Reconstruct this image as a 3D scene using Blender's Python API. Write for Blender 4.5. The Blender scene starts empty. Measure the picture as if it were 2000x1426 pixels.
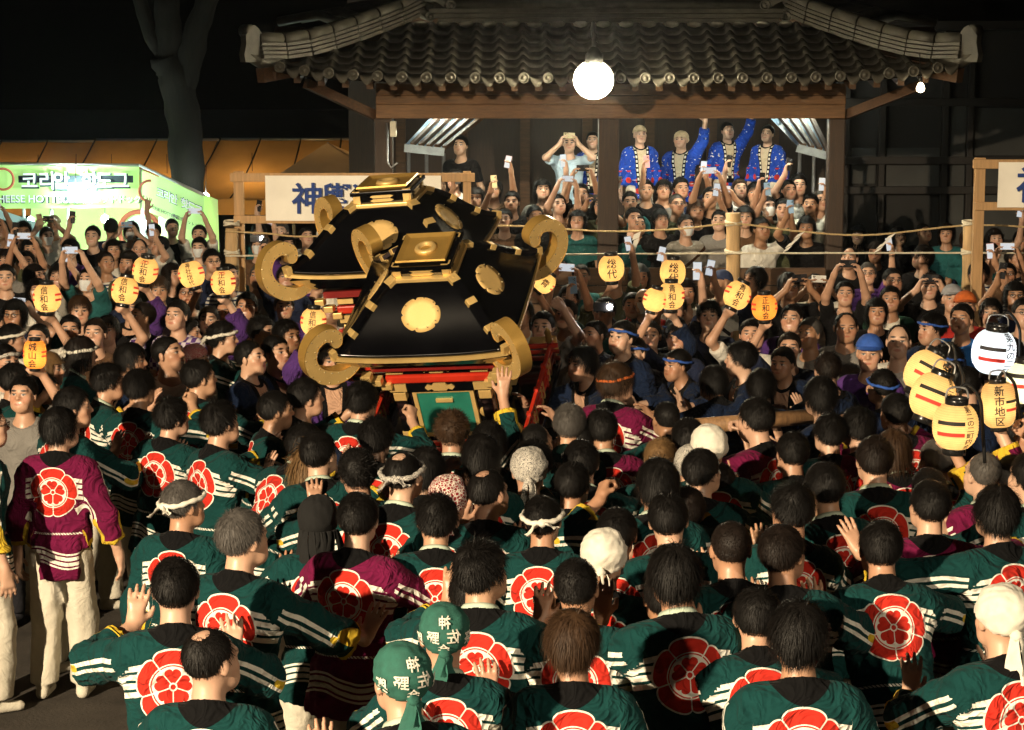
import bpy, bmesh, math, random
import numpy as np
from mathutils import Matrix, Vector, Euler
R = math.radians
SC = bpy.context.scene
COL = SC.collection

# ---------------------------------------------------------------- camera, night sky, lamps, exposure
FPX, PITCH, CAMH = 4000.0, math.atan(573 / 4000.0), 3.65      # focal length in photo pixels, tilt, height
_cd = bpy.data.cameras.new('camera')
_cd.sensor_width, _cd.lens = 36.0, 72.0
_cd.clip_start, _cd.clip_end = 0.1, 500
CAM = bpy.data.objects.new('camera', _cd)
COL.objects.link(CAM)
CAM.location = (0, 0, CAMH)
CAM.rotation_euler = (R(90) - PITCH, 0, 0)
SC.camera = CAM

W = bpy.data.worlds.new('World')
SC.world = W
W.use_nodes = True
_nt = W.node_tree
_bg = _nt.nodes['Background']
_sky = _nt.nodes.new('ShaderNodeTexSky')
_sky.sky_type = 'NISHITA'
_sky.sun_disc = False
_sky.sun_elevation = R(-6)
_sky.sun_rotation = R(200)
_nt.links.new(_sky.outputs[0], _bg.inputs[0])
_bg.inputs[1].default_value = 0.05

_sd = bpy.data.lights.new('moonlight', 'SUN')                  # night: the one sun is only faint moonlight
_sd.energy, _sd.angle, _sd.color = 0.012, R(0.5), (0.75, 0.85, 1.0)
_so = bpy.data.objects.new('moonlight', _sd)
COL.objects.link(_so)
_so.rotation_euler = (R(40), 0, R(-20))

SC.view_settings.view_transform = 'Standard'
SC.view_settings.look = 'None'
SC.view_settings.exposure = 0.0
SC.view_settings.gamma = 1.0
SC.render.engine = 'CYCLES'
SC.cycles.use_denoising = True
SC.cycles.max_bounces = 4
SC.cycles.diffuse_bounces = 2
SC.cycles.glossy_bounces = 2
SC.cycles.transmission_bounces = 3
SC.cycles.caustics_reflective = SC.cycles.caustics_refractive = False
SC.cycles.sample_clamp_indirect = 4.0


def spot(name, loc, target, power, size_deg, color, radius=0.25, blend=0.35):
    d = bpy.data.lights.new(name, 'SPOT')
    d.energy, d.color, d.spot_size, d.spot_blend, d.shadow_soft_size = power, color, R(size_deg), blend, radius
    o = bpy.data.objects.new(name, d)
    COL.objects.link(o)
    o.location = loc
    o.rotation_euler = (Vector(target) - Vector(loc)).to_track_quat('-Z', 'Y').to_euler()
    return o


def point(name, loc, power, color, radius=0.1):
    d = bpy.data.lights.new(name, 'POINT')
    d.energy, d.color, d.shadow_soft_size = power, color, radius
    o = bpy.data.objects.new(name, d)
    COL.objects.link(o)
    o.location = loc
    return o


# the festival floodlights on their masts: two behind the photographer, one hung on the pavilion
KEY_AT, FILL_AT = (-9.2, -4.5, 6.6), (9.0, -4.5, 6.4)
KEY = spot('floodlight_beam', KEY_AT, (-0.2, 13.2, 0.75), 29000, 58, (1.0, 0.80, 0.54), 0.14, 0.45)
KEY.scale = (1.0, 0.385, 1.0)                                   # a wide, flat beam aimed down at the crowd
FILL = spot('floodlight_beam', FILL_AT, (-0.8, 13.5, 0.75), 3300, 58, (1.0, 0.83, 0.6), 0.14, 0.45)
FILL.scale = (1.0, 0.385, 1.0)


# ---------------------------------------------------------------- pixel helpers (photo pixels, 2000 x 1426)
_cp, _sp = math.cos(PITCH), math.sin(PITCH)


def ray(px, py):
    a, b = (px - 1000) / FPX, (713 - py) / FPX
    return Vector((a, _cp + b * _sp, -_sp + b * _cp))


def at_h(px, py, h):
    d = ray(px, py)
    return Vector((0, 0, CAMH)) + d * ((h - CAMH) / d.z)


def at_y(px, py, y):
    d = ray(px, py)
    return Vector((0, 0, CAMH)) + d * (y / d.y)


# ---------------------------------------------------------------- object helpers
def tag(o, label=None, cat=None, group=None, kind=None):
    for k, v in (('label', label), ('category', cat), ('group', group), ('kind', kind)):
        if v:
            o[k] = v
    return o


def link(o, parent=None):
    COL.objects.link(o)
    if parent is not None:
        o.parent = parent
    return o


def empty(name, loc=(0, 0, 0), rz=0.0, parent=None, size=0.2):
    o = bpy.data.objects.new(name, None)
    o.empty_display_size = size
    o.location = loc
    o.rotation_euler = (0, 0, rz)
    return link(o, parent)


def mobj(name, me, mat=None, parent=None, loc=None, mw=None):
    o = bpy.data.objects.new(name, me)
    if mat is not None:
        if len(me.materials) == 0:
            me.materials.append(mat)
        elif me.materials[0] != mat:
            o.material_slots[0].link = 'OBJECT'
            o.material_slots[0].material = mat
    link(o, parent)
    if mw is not None:
        o.matrix_local = mw
    elif loc is not None:
        o.location = loc
    return o


class MB:
    """collects shapes for ONE mesh"""

    def __init__(s):
        s.v, s.f, s.sm = [], [], []

    def add(s, vs, fs, smooth=False):
        n = len(s.v)
        s.v += [tuple(v) for v in vs]
        s.f += [tuple(i + n for i in f) for f in fs]
        s.sm += [smooth] * len(fs)
        return s

    def box(s, c, d, M=None, bev=0.0):
        x, y, z = d[0] / 2, d[1] / 2, d[2] / 2
        c = Vector(c)
        if bev <= 0:
            vs = [Vector((a * x, b * y, e * z)) for a in (-1, 1) for b in (-1, 1) for e in (-1, 1)]
            fs = [(0, 1, 3, 2), (4, 6, 7, 5), (0, 4, 5, 1), (2, 3, 7, 6), (0, 2, 6, 4), (1, 5, 7, 3)]
        else:
            bm = bmesh.new()
            bmesh.ops.create_cube(bm, size=1)
            bmesh.ops.scale(bm, vec=d, verts=bm.verts)
            bmesh.ops.bevel(bm, geom=bm.edges[:], offset=min(bev, min(d) * .45), segments=2, affect='EDGES', profile=.6)
            bm.verts.index_update()
            vs = [v.co.copy() for v in bm.verts]
            fs = [[v.index for v in f.verts] for f in bm.faces]
            bm.free()
        if M is not None:
            vs = [M @ v for v in vs]
        return s.add([v + c for v in vs], fs)

    def bar(s, a, b, w, h, up=(0, 0, 1), bev=0.0):
        a, b = Vector(a), Vector(b)
        y = (b - a)
        L = y.length
        y.normalize()
        x = y.cross(Vector(up)).normalized()
        z = x.cross(y)
        M = Matrix((x, y, z)).transposed()
        return s.box((a + b) / 2, (w, L, h), M, bev)

    def tube(s, pts, rad, n=8, cap=True, smooth=True):
        pts = [Vector(p) for p in pts]
        if not hasattr(rad, '__len__'):
            rad = [rad] * len(pts)
        vs, fs = [], []
        t0 = (pts[1] - pts[0]).normalized()
        x = t0.orthogonal().normalized()
        for i, p in enumerate(pts):
            t = (pts[min(i + 1, len(pts) - 1)] - pts[max(i - 1, 0)]).normalized()
            x = (x - t * x.dot(t)).normalized()
            y = t.cross(x)
            for k in range(n):
                a = 2 * math.pi * k / n
                vs.append(p + (x * math.cos(a) + y * math.sin(a)) * rad[i])
        for i in range(len(pts) - 1):
            for k in range(n):
                k2 = (k + 1) % n
                fs.append((i * n + k, i * n + k2, (i + 1) * n + k2, (i + 1) * n + k))
        s.add(vs, fs, smooth)
        if cap:
            m = len(s.v) - len(vs)
            s.f += [tuple(m + k for k in reversed(range(n))), tuple(m + len(vs) - n + k for k in range(n))]
            s.sm += [False, False]
        return s

    def lathe(s, prof, n=24, c=(0, 0, 0), M=None, smooth=True, cap=True):
        """prof: (r, z) from bottom to top"""
        c = Vector(c)
        vs, fs = [], []
        for r, z in prof:
            for k in range(n):
                a = 2 * math.pi * k / n
                v = Vector((r * math.cos(a), r * math.sin(a), z))
                vs.append(((M @ v) if M is not None else v) + c)
        for i in range(len(prof) - 1):
            for k in range(n):
                k2 = (k + 1) % n
                fs.append((i * n + k, i * n + k2, (i + 1) * n + k2, (i + 1) * n + k))
        m = len(s.v)
        s.add(vs, fs, smooth)
        if cap and prof[0][0] > 1e-4:
            s.f.append(tuple(m + k for k in reversed(range(n)))); s.sm.append(False)
        if cap and prof[-1][0] > 1e-4:
            s.f.append(tuple(m + len(vs) - n + k for k in range(n))); s.sm.append(False)
        return s

    def prism(s, poly, t, M=None, c=(0, 0, 0)):
        """poly in XZ plane, thickness t along Y; split faces by fan only through ngons"""
        n = len(poly)
        c = Vector(c)
        vs = [Vector((x, -t / 2, z)) for x, z in poly] + [Vector((x, t / 2, z)) for x, z in poly]
        if M is not None:
            vs = [M @ v for v in vs]
        fs = [tuple(range(n)), tuple(reversed(range(n, 2 * n)))] + [(i, i + n, (i + 1) % n + n, (i + 1) % n) for i in range(n)]
        return s.add([v + c for v in vs], fs)

    def grid(s, fn, nu, nv, smooth=True, thick=0.0):
        P = [[Vector(fn(i / nu, j / nv)) for i in range(nu + 1)] for j in range(nv + 1)]
        vs = [p for row in P for p in row]
        fs = [(j * (nu + 1) + i, j * (nu + 1) + i + 1, (j + 1) * (nu + 1) + i + 1, (j + 1) * (nu + 1) + i) for j in range(nv) for i in range(nu)]
        return s.add(vs, fs, smooth)

    def mesh(s, name):
        me = bpy.data.meshes.new(name)
        me.from_pydata(s.v, [], s.f)
        me.polygons.foreach_set('use_smooth', s.sm)
        me.update()
        return me

    def build(s, name, mat, parent=None, loc=None, mw=None, fixn=True):
        me = s.mesh(name)
        if fixn:
            bm = bmesh.new()
            bm.from_mesh(me)
            bmesh.ops.recalc_face_normals(bm, faces=bm.faces)
            bm.to_mesh(me)
            bm.free()
        return mobj(name, me, mat, parent, loc, mw)


def solid(me, t):
    """give a sheet mesh real thickness"""
    bm = bmesh.new()
    bm.from_mesh(me)
    bmesh.ops.solidify(bm, geom=bm.faces[:], thickness=t)
    bm.to_mesh(me)
    bm.free()
    return me


# ---------------------------------------------------------------- material helpers
class E:
    """a socket with arithmetic, so that patterns can be written as formulas"""

    def __init__(s, nt, sock):
        s.nt, s.k = nt, sock

    def op(s, o, *a, clamp=False):
        n = s.nt.nodes.new('ShaderNodeMath')
        n.operation = o
        n.use_clamp = clamp
        for i, x in enumerate((s,) + a):
            if isinstance(x, E):
                s.nt.links.new(x.k, n.inputs[i])
            else:
                n.inputs[i].default_value = x
        return E(s.nt, n.outputs[0])

    def __add__(s, o): return s.op('ADD', o)
    def __radd__(s, o): return s.op('ADD', o)
    def __sub__(s, o): return s.op('SUBTRACT', o)
    def __rsub__(s, o): return s.op('MULTIPLY', -1.0) + o
    def __mul__(s, o): return s.op('MULTIPLY', o)
    def __rmul__(s, o): return s.op('MULTIPLY', o)
    def __truediv__(s, o): return s.op('DIVIDE', o)
    def abs(s): return s.op('ABSOLUTE')
    def pw(s, e): return s.op('POWER', e)
    def lt(s, o): return s.op('LESS_THAN', o)
    def gt(s, o): return s.op('GREATER_THAN', o)
    def mx(s, o): return s.op('MAXIMUM', o)
    def mn(s, o): return s.op('MINIMUM', o)
    def fr(s): return s.op('FRACT')
    def sin(s): return s.op('SINE')
    def btw(s, a, b): return s.gt(a) * s.lt(b)


def new_mat(name):
    m = bpy.data.materials.new(name)
    m.use_nodes = True
    nt = m.node_tree
    return m, nt, nt.nodes['Principled BSDF']


def setp(b, **k):
    for n, v in k.items():
        n = n.replace('_', ' ')
        if n in b.inputs:
            b.inputs[n].default_value = v


def noise(nt, scale, detail=3, rough=.5, vec=None, dim='3D'):
    n = nt.nodes.new('ShaderNodeTexNoise')
    n.inputs['Scale'].default_value = scale
    n.inputs['Detail'].default_value = detail
    n.inputs['Roughness'].default_value = rough
    if vec is not None:
        nt.links.new(vec, n.inputs['Vector'])
    return n


def texco(nt, which='Object'):
    return nt.nodes.new('ShaderNodeTexCoord').outputs[which]


def mapping(nt, vec, scale=(1, 1, 1)):
    m = nt.nodes.new('ShaderNodeMapping')
    m.inputs['Scale'].default_value = scale
    nt.links.new(vec, m.inputs['Vector'])
    return m.outputs[0]


def mixc(nt, fac, a, b, mode='MIX'):
    n = nt.nodes.new('ShaderNodeMix')
    n.data_type = 'RGBA'
    n.blend_type = mode
    for i, x in ((0, fac), (6, a), (7, b)):
        if isinstance(x, E):
            nt.links.new(x.k, n.inputs[i])
        elif hasattr(x, 'is_linked'):
            nt.links.new(x, n.inputs[i])
        elif i == 0:
            n.inputs[0].default_value = x
        else:
            n.inputs[i].default_value = (x[0], x[1], x[2], 1)
    return n.outputs[2]


def bump(nt, b, hgt, strength=.3, dist=.01):
    n = nt.nodes.new('ShaderNodeBump')
    n.inputs['Strength'].default_value = strength
    n.inputs['Distance'].default_value = dist
    nt.links.new(hgt, n.inputs['Height'])
    nt.links.new(n.outputs[0], b.inputs['Normal'])


def objrand(nt):
    return E(nt, nt.nodes.new('ShaderNodeObjectInfo').outputs['Random'])


_mats = {}


def mat(name, col, rough=.6, metal=0.0, var=.25, scale=8.0, bmp=.0, bscale=60.0, spec=.4, stretch=(1, 1, 1), coat=0.0, rvar=0.0, emit=None, estr=0.0):
    """a plain procedural surface: noise-mottled colour, varied gloss, fine relief"""
    if name in _mats:
        return _mats[name]
    m, nt, b = new_mat(name)
    v = mapping(nt, texco(nt), stretch)
    n = noise(nt, scale, 5, .6, v)
    f = E(nt, n.outputs[0])
    c = mixc(nt, (f - .5) * 2.2 + .5, [x * (1 - var) for x in col], [min(1, x * (1 + var)) for x in col])
    nt.links.new(c, b.inputs['Base Color'])
    setp(b, Metallic=metal, Specular_IOR_Level=spec, Coat_Weight=coat, Coat_Roughness=.08)
    r = (f - .5) * (.3 + rvar) + rough
    nt.links.new(r.op('ADD', 0.0, clamp=True).k, b.inputs['Roughness'])
    if bmp:
        n2 = noise(nt, bscale, 4, .6, v)
        bump(nt, b, n2.outputs[0], bmp)
    if emit:
        b.inputs['Emission Color'].default_value = (*emit, 1)
        b.inputs['Emission Strength'].default_value = estr
    _mats[name] = m
    return m


# ---------------------------------------------------------------- lettering
_tcache = {}


def glyphs(text, size=1.0):
    """flat mesh data (verts, faces) of one line of lettering, centred, height about `size`"""
    if text not in _tcache:
        c = bpy.data.curves.new('lettering', 'FONT')
        c.body = text
        c.resolution_u = 4
        c.align_x = 'CENTER'
        c.offset = 0.016
        o = bpy.data.objects.new('lettering', c)
        COL.objects.link(o)
        me = bpy.data.meshes.new_from_object(o.evaluated_get(bpy.context.evaluated_depsgraph_get()))
        vs = [Vector((v.co.x, v.co.y - .36, 0)) for v in me.vertices]
        fs = [tuple(p.vertices) for p in me.polygons]
        bpy.data.objects.remove(o)
        bpy.data.curves.remove(c)
        bpy.data.meshes.remove(me)
        _tcache[text] = (vs, fs)
    vs, fs = _tcache[text]
    return [v * size for v in vs], fs


# ---------------------------------------------------------------- people: one continuous skin grown from a distance field
class Field:
    def __init__(s, lo, hi, h):
        s.h = h
        s.o = np.array(lo, np.float32) - 3 * h
        s.n = np.ceil((np.array(hi) - np.array(lo)) / h).astype(int) + 7
        s.a = np.full(s.n, 0.5, np.float32)
        s.ax = [s.o[i] + h * np.arange(s.n[i], dtype=np.float32) for i in range(3)]

    def put(s, fn, lo, hi, k=.01, cut=False):
        pad = k + 3 * s.h
        i0 = np.clip(((np.array(lo) - pad - s.o) / s.h).astype(int), 0, s.n - 1)
        i1 = np.clip(((np.array(hi) + pad - s.o) / s.h).astype(int) + 2, 1, s.n)
        if (i1 <= i0).any():
            return
        sl = tuple(slice(a, b) for a, b in zip(i0, i1))
        P = np.stack(np.meshgrid(*[s.ax[i][sl[i]] for i in range(3)], indexing='ij'), -1)
        d = fn(P).astype(np.float32)
        a = s.a[sl]
        if cut:
            d = -d
            hh = np.clip(.5 - .5 * (d - a) / k, 0, 1)
            s.a[sl] = d * (1 - (1 - hh)) + a * 0 if False else np.maximum(a, d) + k * np.clip(1 - np.abs(a - d) / k, 0, 1) ** 2 * .25
        else:
            s.a[sl] = np.minimum(a, d) - k * np.clip(1 - np.abs(a - d) / k, 0, 1) ** 2 * .25

    def cone(s, a, b, ra, rb, k=.02, cut=False):
        a, b = np.array(a, np.float32), np.array(b, np.float32)
        r = max(ra, rb)
        s.put(cone_fn(a, b, ra, rb), np.minimum(a, b) - r, np.maximum(a, b) + r, k, cut)

    def ell(s, c, r, M=None, k=.02, cut=False):
        c, r = np.array(c, np.float32), np.array(r, np.float32)
        M = np.eye(3, dtype=np.float32) if M is None else np.array(M, np.float32)
        R_ = float(max(r))

        def fn(P):
            q = (P - c) @ M
            k0 = np.sqrt(((q / r) ** 2).sum(-1)) + 1e-6
            k1 = np.sqrt(((q / r ** 2) ** 2).sum(-1)) + 1e-6
            return k0 * (k0 - 1) / k1
        s.put(fn, c - R_, c + R_, k, cut)

    def cutplane(s, c, n, lo, hi):
        """remove what lies beyond the plane inside a box"""
        c, n = np.array(c, np.float32), np.array(n, np.float32)
        i0 = np.clip(((np.array(lo) - s.o) / s.h).astype(int), 0, s.n - 1)
        i1 = np.clip(((np.array(hi) - s.o) / s.h).astype(int) + 2, 1, s.n)
        sl = tuple(slice(a, b) for a, b in zip(i0, i1))
        P = np.stack(np.meshgrid(*[s.ax[i][sl[i]] for i in range(3)], indexing='ij'), -1)
        s.a[sl] = np.maximum(s.a[sl], ((P - c) @ n).astype(np.float32))

    def net(s):
        """surface nets: (verts, quads)"""
        a, sg = s.a, s.a < 0
        n = np.array(sg.shape) - 1
        cnt = np.zeros(n, np.int8)
        cor = [(i, j, k) for i in (0, 1) for j in (0, 1) for k in (0, 1)]
        for i, j, k in cor:
            cnt += sg[i:n[0] + i, j:n[1] + j, k:n[2] + k]
        idx = np.argwhere((cnt > 0) & (cnt < 8))
        val = np.stack([a[idx[:, 0] + i, idx[:, 1] + j, idx[:, 2] + k] for i, j, k in cor], 1)
        pos = np.zeros((len(idx), 3), np.float32)
        c = np.zeros(len(idx), np.float32)
        C = np.array(cor, np.float32)
        for p in range(8):
            for q in range(p + 1, 8):
                if np.abs(C[p] - C[q]).sum() == 1:
                    va, vb = val[:, p], val[:, q]
                    m = (va < 0) != (vb < 0)
                    t = np.where(m, va / np.where(m, va - vb, 1), 0)[:, None]
                    pos += np.where(m[:, None], C[p] + t * (C[q] - C[p]), 0)
                    c += m
        V = s.o + s.h * (idx + pos / c[:, None])
        ids = np.full(n, -1, np.int32)
        ids[tuple(idx.T)] = np.arange(len(idx))
        Q = []
        for ax in range(3):
            b1, b2 = (ax + 1) % 3, (ax + 2) % 3
            sl0, sl1 = [slice(None)] * 3, [slice(None)] * 3
            sl0[ax], sl1[ax] = slice(0, -1), slice(1, None)
            e = np.argwhere(sg[tuple(sl0)] != sg[tuple(sl1)])
            e = e[(e[:, b1] > 0) & (e[:, b2] > 0) & (e[:, b1] < n[b1]) & (e[:, b2] < n[b2])]
            ins = sg[tuple(e.T)]
            u, v = np.eye(3, dtype=int)[b1], np.eye(3, dtype=int)[b2]
            q = np.stack([ids[tuple((e - u - v).T)], ids[tuple((e - v).T)], ids[tuple(e.T)], ids[tuple((e - u).T)]], 1)
            q[~ins] = q[~ins][:, ::-1]
            Q.append(q)
        return V, np.concatenate(Q)


def cone_fn(a, b, ra, rb):
    ab = b - a
    L2 = float((ab ** 2).sum()) + 1e-9

    def fn(P):
        t = np.clip(((P - a) @ ab) / L2, 0, 1)
        return np.sqrt(((P - a - t[..., None] * ab) ** 2).sum(-1)) - (ra + (rb - ra) * t)
    return fn


def np_mesh(name, V, Q, attrs=None, fold=None):
    me = bpy.data.meshes.new(name)
    me.vertices.add(len(V))
    me.vertices.foreach_set('co', V.astype(np.float32).ravel())
    me.loops.add(Q.size)
    me.loops.foreach_set('vertex_index', Q.astype(np.int32).ravel())
    me.polygons.add(len(Q))
    me.polygons.foreach_set('loop_start', np.arange(0, Q.size, Q.shape[1], dtype=np.int32))
    me.polygons.foreach_set('use_smooth', np.ones(len(Q), bool))
    me.update()
    if fold is not None:
        N = np.empty(len(V) * 3, np.float32)
        me.vertex_normals.foreach_get('vector', N)
        V = V + N.reshape(-1, 3) * fold[:, None]
        me.vertices.foreach_set('co', V.astype(np.float32).ravel())
        me.update()
    for k, v in (attrs or {}).items():
        at = me.attributes.new(k, 'FLOAT_VECTOR', 'POINT')
        at.data.foreach_set('vector', v.astype(np.float32).ravel())
    return me


def waves(P, seed, kmin, kmax, stretch, n=9):
    r = np.random.RandomState(seed)
    o = np.zeros(len(P))
    for i in range(n):
        d = r.normal(size=3) * stretch
        d /= np.linalg.norm(d) + 1e-9
        k = kmin + (kmax - kmin) * i / n
        w = np.sin((P @ d) * k + r.rand() * 6.3 + 1.8 * np.sin((P @ r.normal(size=3)) * kmin * .45))
        o += (1 - 2 * np.abs(w) ** .8 if i % 2 else np.sign(w) * np.abs(w) ** 1.5) / (1 + i * .3)
    return o / 3.0


def V3(*a): return np.array(a, float)


def unit(v):
    v = np.array(v, float)
    return v / (np.linalg.norm(v) + 1e-9)


def rot(ax, deg):
    return np.array(Matrix.Rotation(R(deg), 3, ax))


ARM1, ARM2 = .285, .255
DOWN = lambda s: dict(w=(.27 * s, .03, .83), e=(s * .6, -1, 0), f=(0, .15, -1), n=(-s, 0, 0), c=.35)
BASE = {
    # crew seen from behind, shoving and carrying
    'push': dict(lean=9, L=dict(w=(-.17, .50, 1.19), e=(-1, -.2, -.5), f=(.15, .25, 1), n=(0, 1, -.2), c=.12),
                 R=dict(w=(.19, .49, 1.22), e=(1, -.2, -.5), f=(-.15, .25, 1), n=(0, 1, -.2), c=.12)),
    'shove': dict(lean=8, L=dict(w=(-.2, .45, 1.36), e=(-1, -.2, -.5), f=(.15, .25, 1), n=(0, 1, -.2), c=.2),
                  R=dict(w=(.2, .47, 1.22), e=(1, -.2, -.5), f=(-.15, .25, 1), n=(0, 1, -.2), c=.12)),
    'reach': dict(lean=7, twist=-12, L=dict(w=(-.15, .50, 1.18), e=(-1, -.3, -.6), f=(.1, .3, 1), n=(0, 1, -.2), c=.15),
                  R=dict(w=(.56, .33, 1.36), e=(.3, -1, -.4), f=(.35, .35, .9), n=(.2, 1, -.2), c=.1)),
    'nudge': dict(lean=7, twist=-12, L=dict(w=(-.15, .50, 1.18), e=(-1, -.3, -.6), f=(.1, .3, 1), n=(0, 1, -.2), c=.15),
                  R=dict(w=(.46, .42, 1.10), e=(.6, -.6, -.6), f=(.3, .45, .8), n=(.2, 1, -.2), c=.1)),
    'down': dict(lean=2, L=DOWN(-1), R=dict(w=(.34, .03, .86), e=(.6, -1, 0), f=(.15, .1, -1), n=(-1, 0, 0), c=.3)),
    'up': dict(lean=5, L=dict(w=(-.17, .48, 1.2), e=(-1, -.2, -.5), f=(.1, .25, 1), n=(0, 1, -.2), c=.15),
               R=dict(w=(.27, .30, 1.78), e=(1, .1, -.3), f=(.05, .1, 1), n=(0, 1, 0), c=.1)),
    'bow': dict(lean=24, crouch=.05, L=dict(w=(-.19, .62, 1.16), e=(-1, -.2, -.3), f=(.2, .6, .8), n=(0, .8, -.6), c=.3),
                R=dict(w=(.21, .60, 1.20), e=(1, -.2, -.3), f=(-.2, .6, .8), n=(0, .8, -.6), c=.3)),
    'grip': dict(lean=6, L=dict(w=(-.21, .36, 1.47), e=(-1, -.1, -.7), f=(.25, .6, .8), n=(.9, .4, -.2), c=.95),
                 R=dict(w=(.2, .38, 1.45), e=(1, -.1, -.7), f=(-.25, .6, .8), n=(-.9, .4, -.2), c=.95)),
    # onlookers and lantern bearers
    'stand': dict(lean=0, L=DOWN(-1), R=DOWN(1)),
    'phone2': dict(lean=0, L=dict(w=(-.115, .30, 1.60), e=(-1, 0, -.8), f=(.35, .1, 1), n=(.8, .1, -.2), c=.5),
                   R=dict(w=(.115, .30, 1.60), e=(1, 0, -.8), f=(-.35, .1, 1), n=(-.8, .1, -.2), c=.5)),
    'phone2hi': dict(lean=-2, L=dict(w=(-.12, .28, 1.83), e=(-1, .2, -.5), f=(.35, .1, 1), n=(.8, .1, -.2), c=.5),
                     R=dict(w=(.12, .28, 1.83), e=(1, .2, -.5), f=(-.35, .1, 1), n=(-.8, .1, -.2), c=.5)),
    'phone1': dict(lean=0, L=DOWN(-1), R=dict(w=(.20, .30, 1.74), e=(1, .1, -.6), f=(-.1, .1, 1), n=(-.35, .1, -.1), c=.55)),
    'phone1hi': dict(lean=-2, L=DOWN(-1), R=dict(w=(.24, .24, 1.88), e=(1, .2, -.4), f=(-.05, .1, 1), n=(-.35, .1, -.1), c=.55)),
    'lantern': dict(lean=0, L=DOWN(-1), R=dict(w=(.20, .20, 1.78), e=(1, .2, -.5), f=(-.25, .85, .35), n=(-.5, .2, .5), c=.95)),
    'wave': dict(lean=0, L=DOWN(-1), R=dict(w=(.34, .10, 1.86), e=(1, -.2, -.2), f=(-.1, .1, 1), n=(0, 1, 0), c=.2)),
    'cross': dict(lean=2, L=dict(w=(.10, .23, 1.18), e=(-1, .2, -.6), f=(1, .2, .2), n=(0, -1, 0), c=.3),
                  R=dict(w=(-.10, .26, 1.15), e=(1, .2, -.6), f=(-1, .1, .2), n=(0, -1, 0), c=.3)),
}


def frames(base):
    p = BASE[base]
    T = rot('Z', p.get('twist', 0)) @ rot('X', -p.get('lean', 0))
    P0 = V3(0, 0, .93 - p.get('crouch', 0))
    J = dict(T=T, P=P0, N=P0 + T @ V3(0, 0, .50))
    for s, k in ((-1, 'L'), (1, 'R')):
        S = P0 + T @ V3(.182 * s, 0, .43)
        w = np.array(p[k]['w'], float)
        d = w - S
        D = np.linalg.norm(d)
        if D > ARM1 + ARM2 - .006:
            w = S + d / D * (ARM1 + ARM2 - .006)
            d = w - S
            D = np.linalg.norm(d)
        u = d / D
        x = (ARM1 ** 2 - ARM2 ** 2 + D * D) / (2 * D)
        hgt = math.sqrt(max(ARM1 ** 2 - x * x, 1e-5))
        e = np.array(p[k]['e'], float)
        e = unit(e - u * (e @ u))
        J[k] = dict(S=S, E=S + u * x + e * hgt, W=w, f=unit(p[k]['f']), n=p[k]['n'], c=p[k]['c'], s=s)
        h = J[k]
        n = np.array(h['n'], float)
        h['n'] = unit(n - h['f'] * (n @ h['f']))
        h['t'] = np.cross(h['f'], h['n']) * s                    # thumb side
    return J


_body, _coat, _tee = {}, {}, {}


def head_frame(J, yaw, pitch, roll=0):
    Hr = rot('Z', yaw) @ rot('X', pitch) @ rot('Y', roll)       # pitch > 0 looks up
    return Hr, J['N'] + J['T'] @ V3(0, .012, .06) + Hr @ V3(0, .02, .105)


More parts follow.
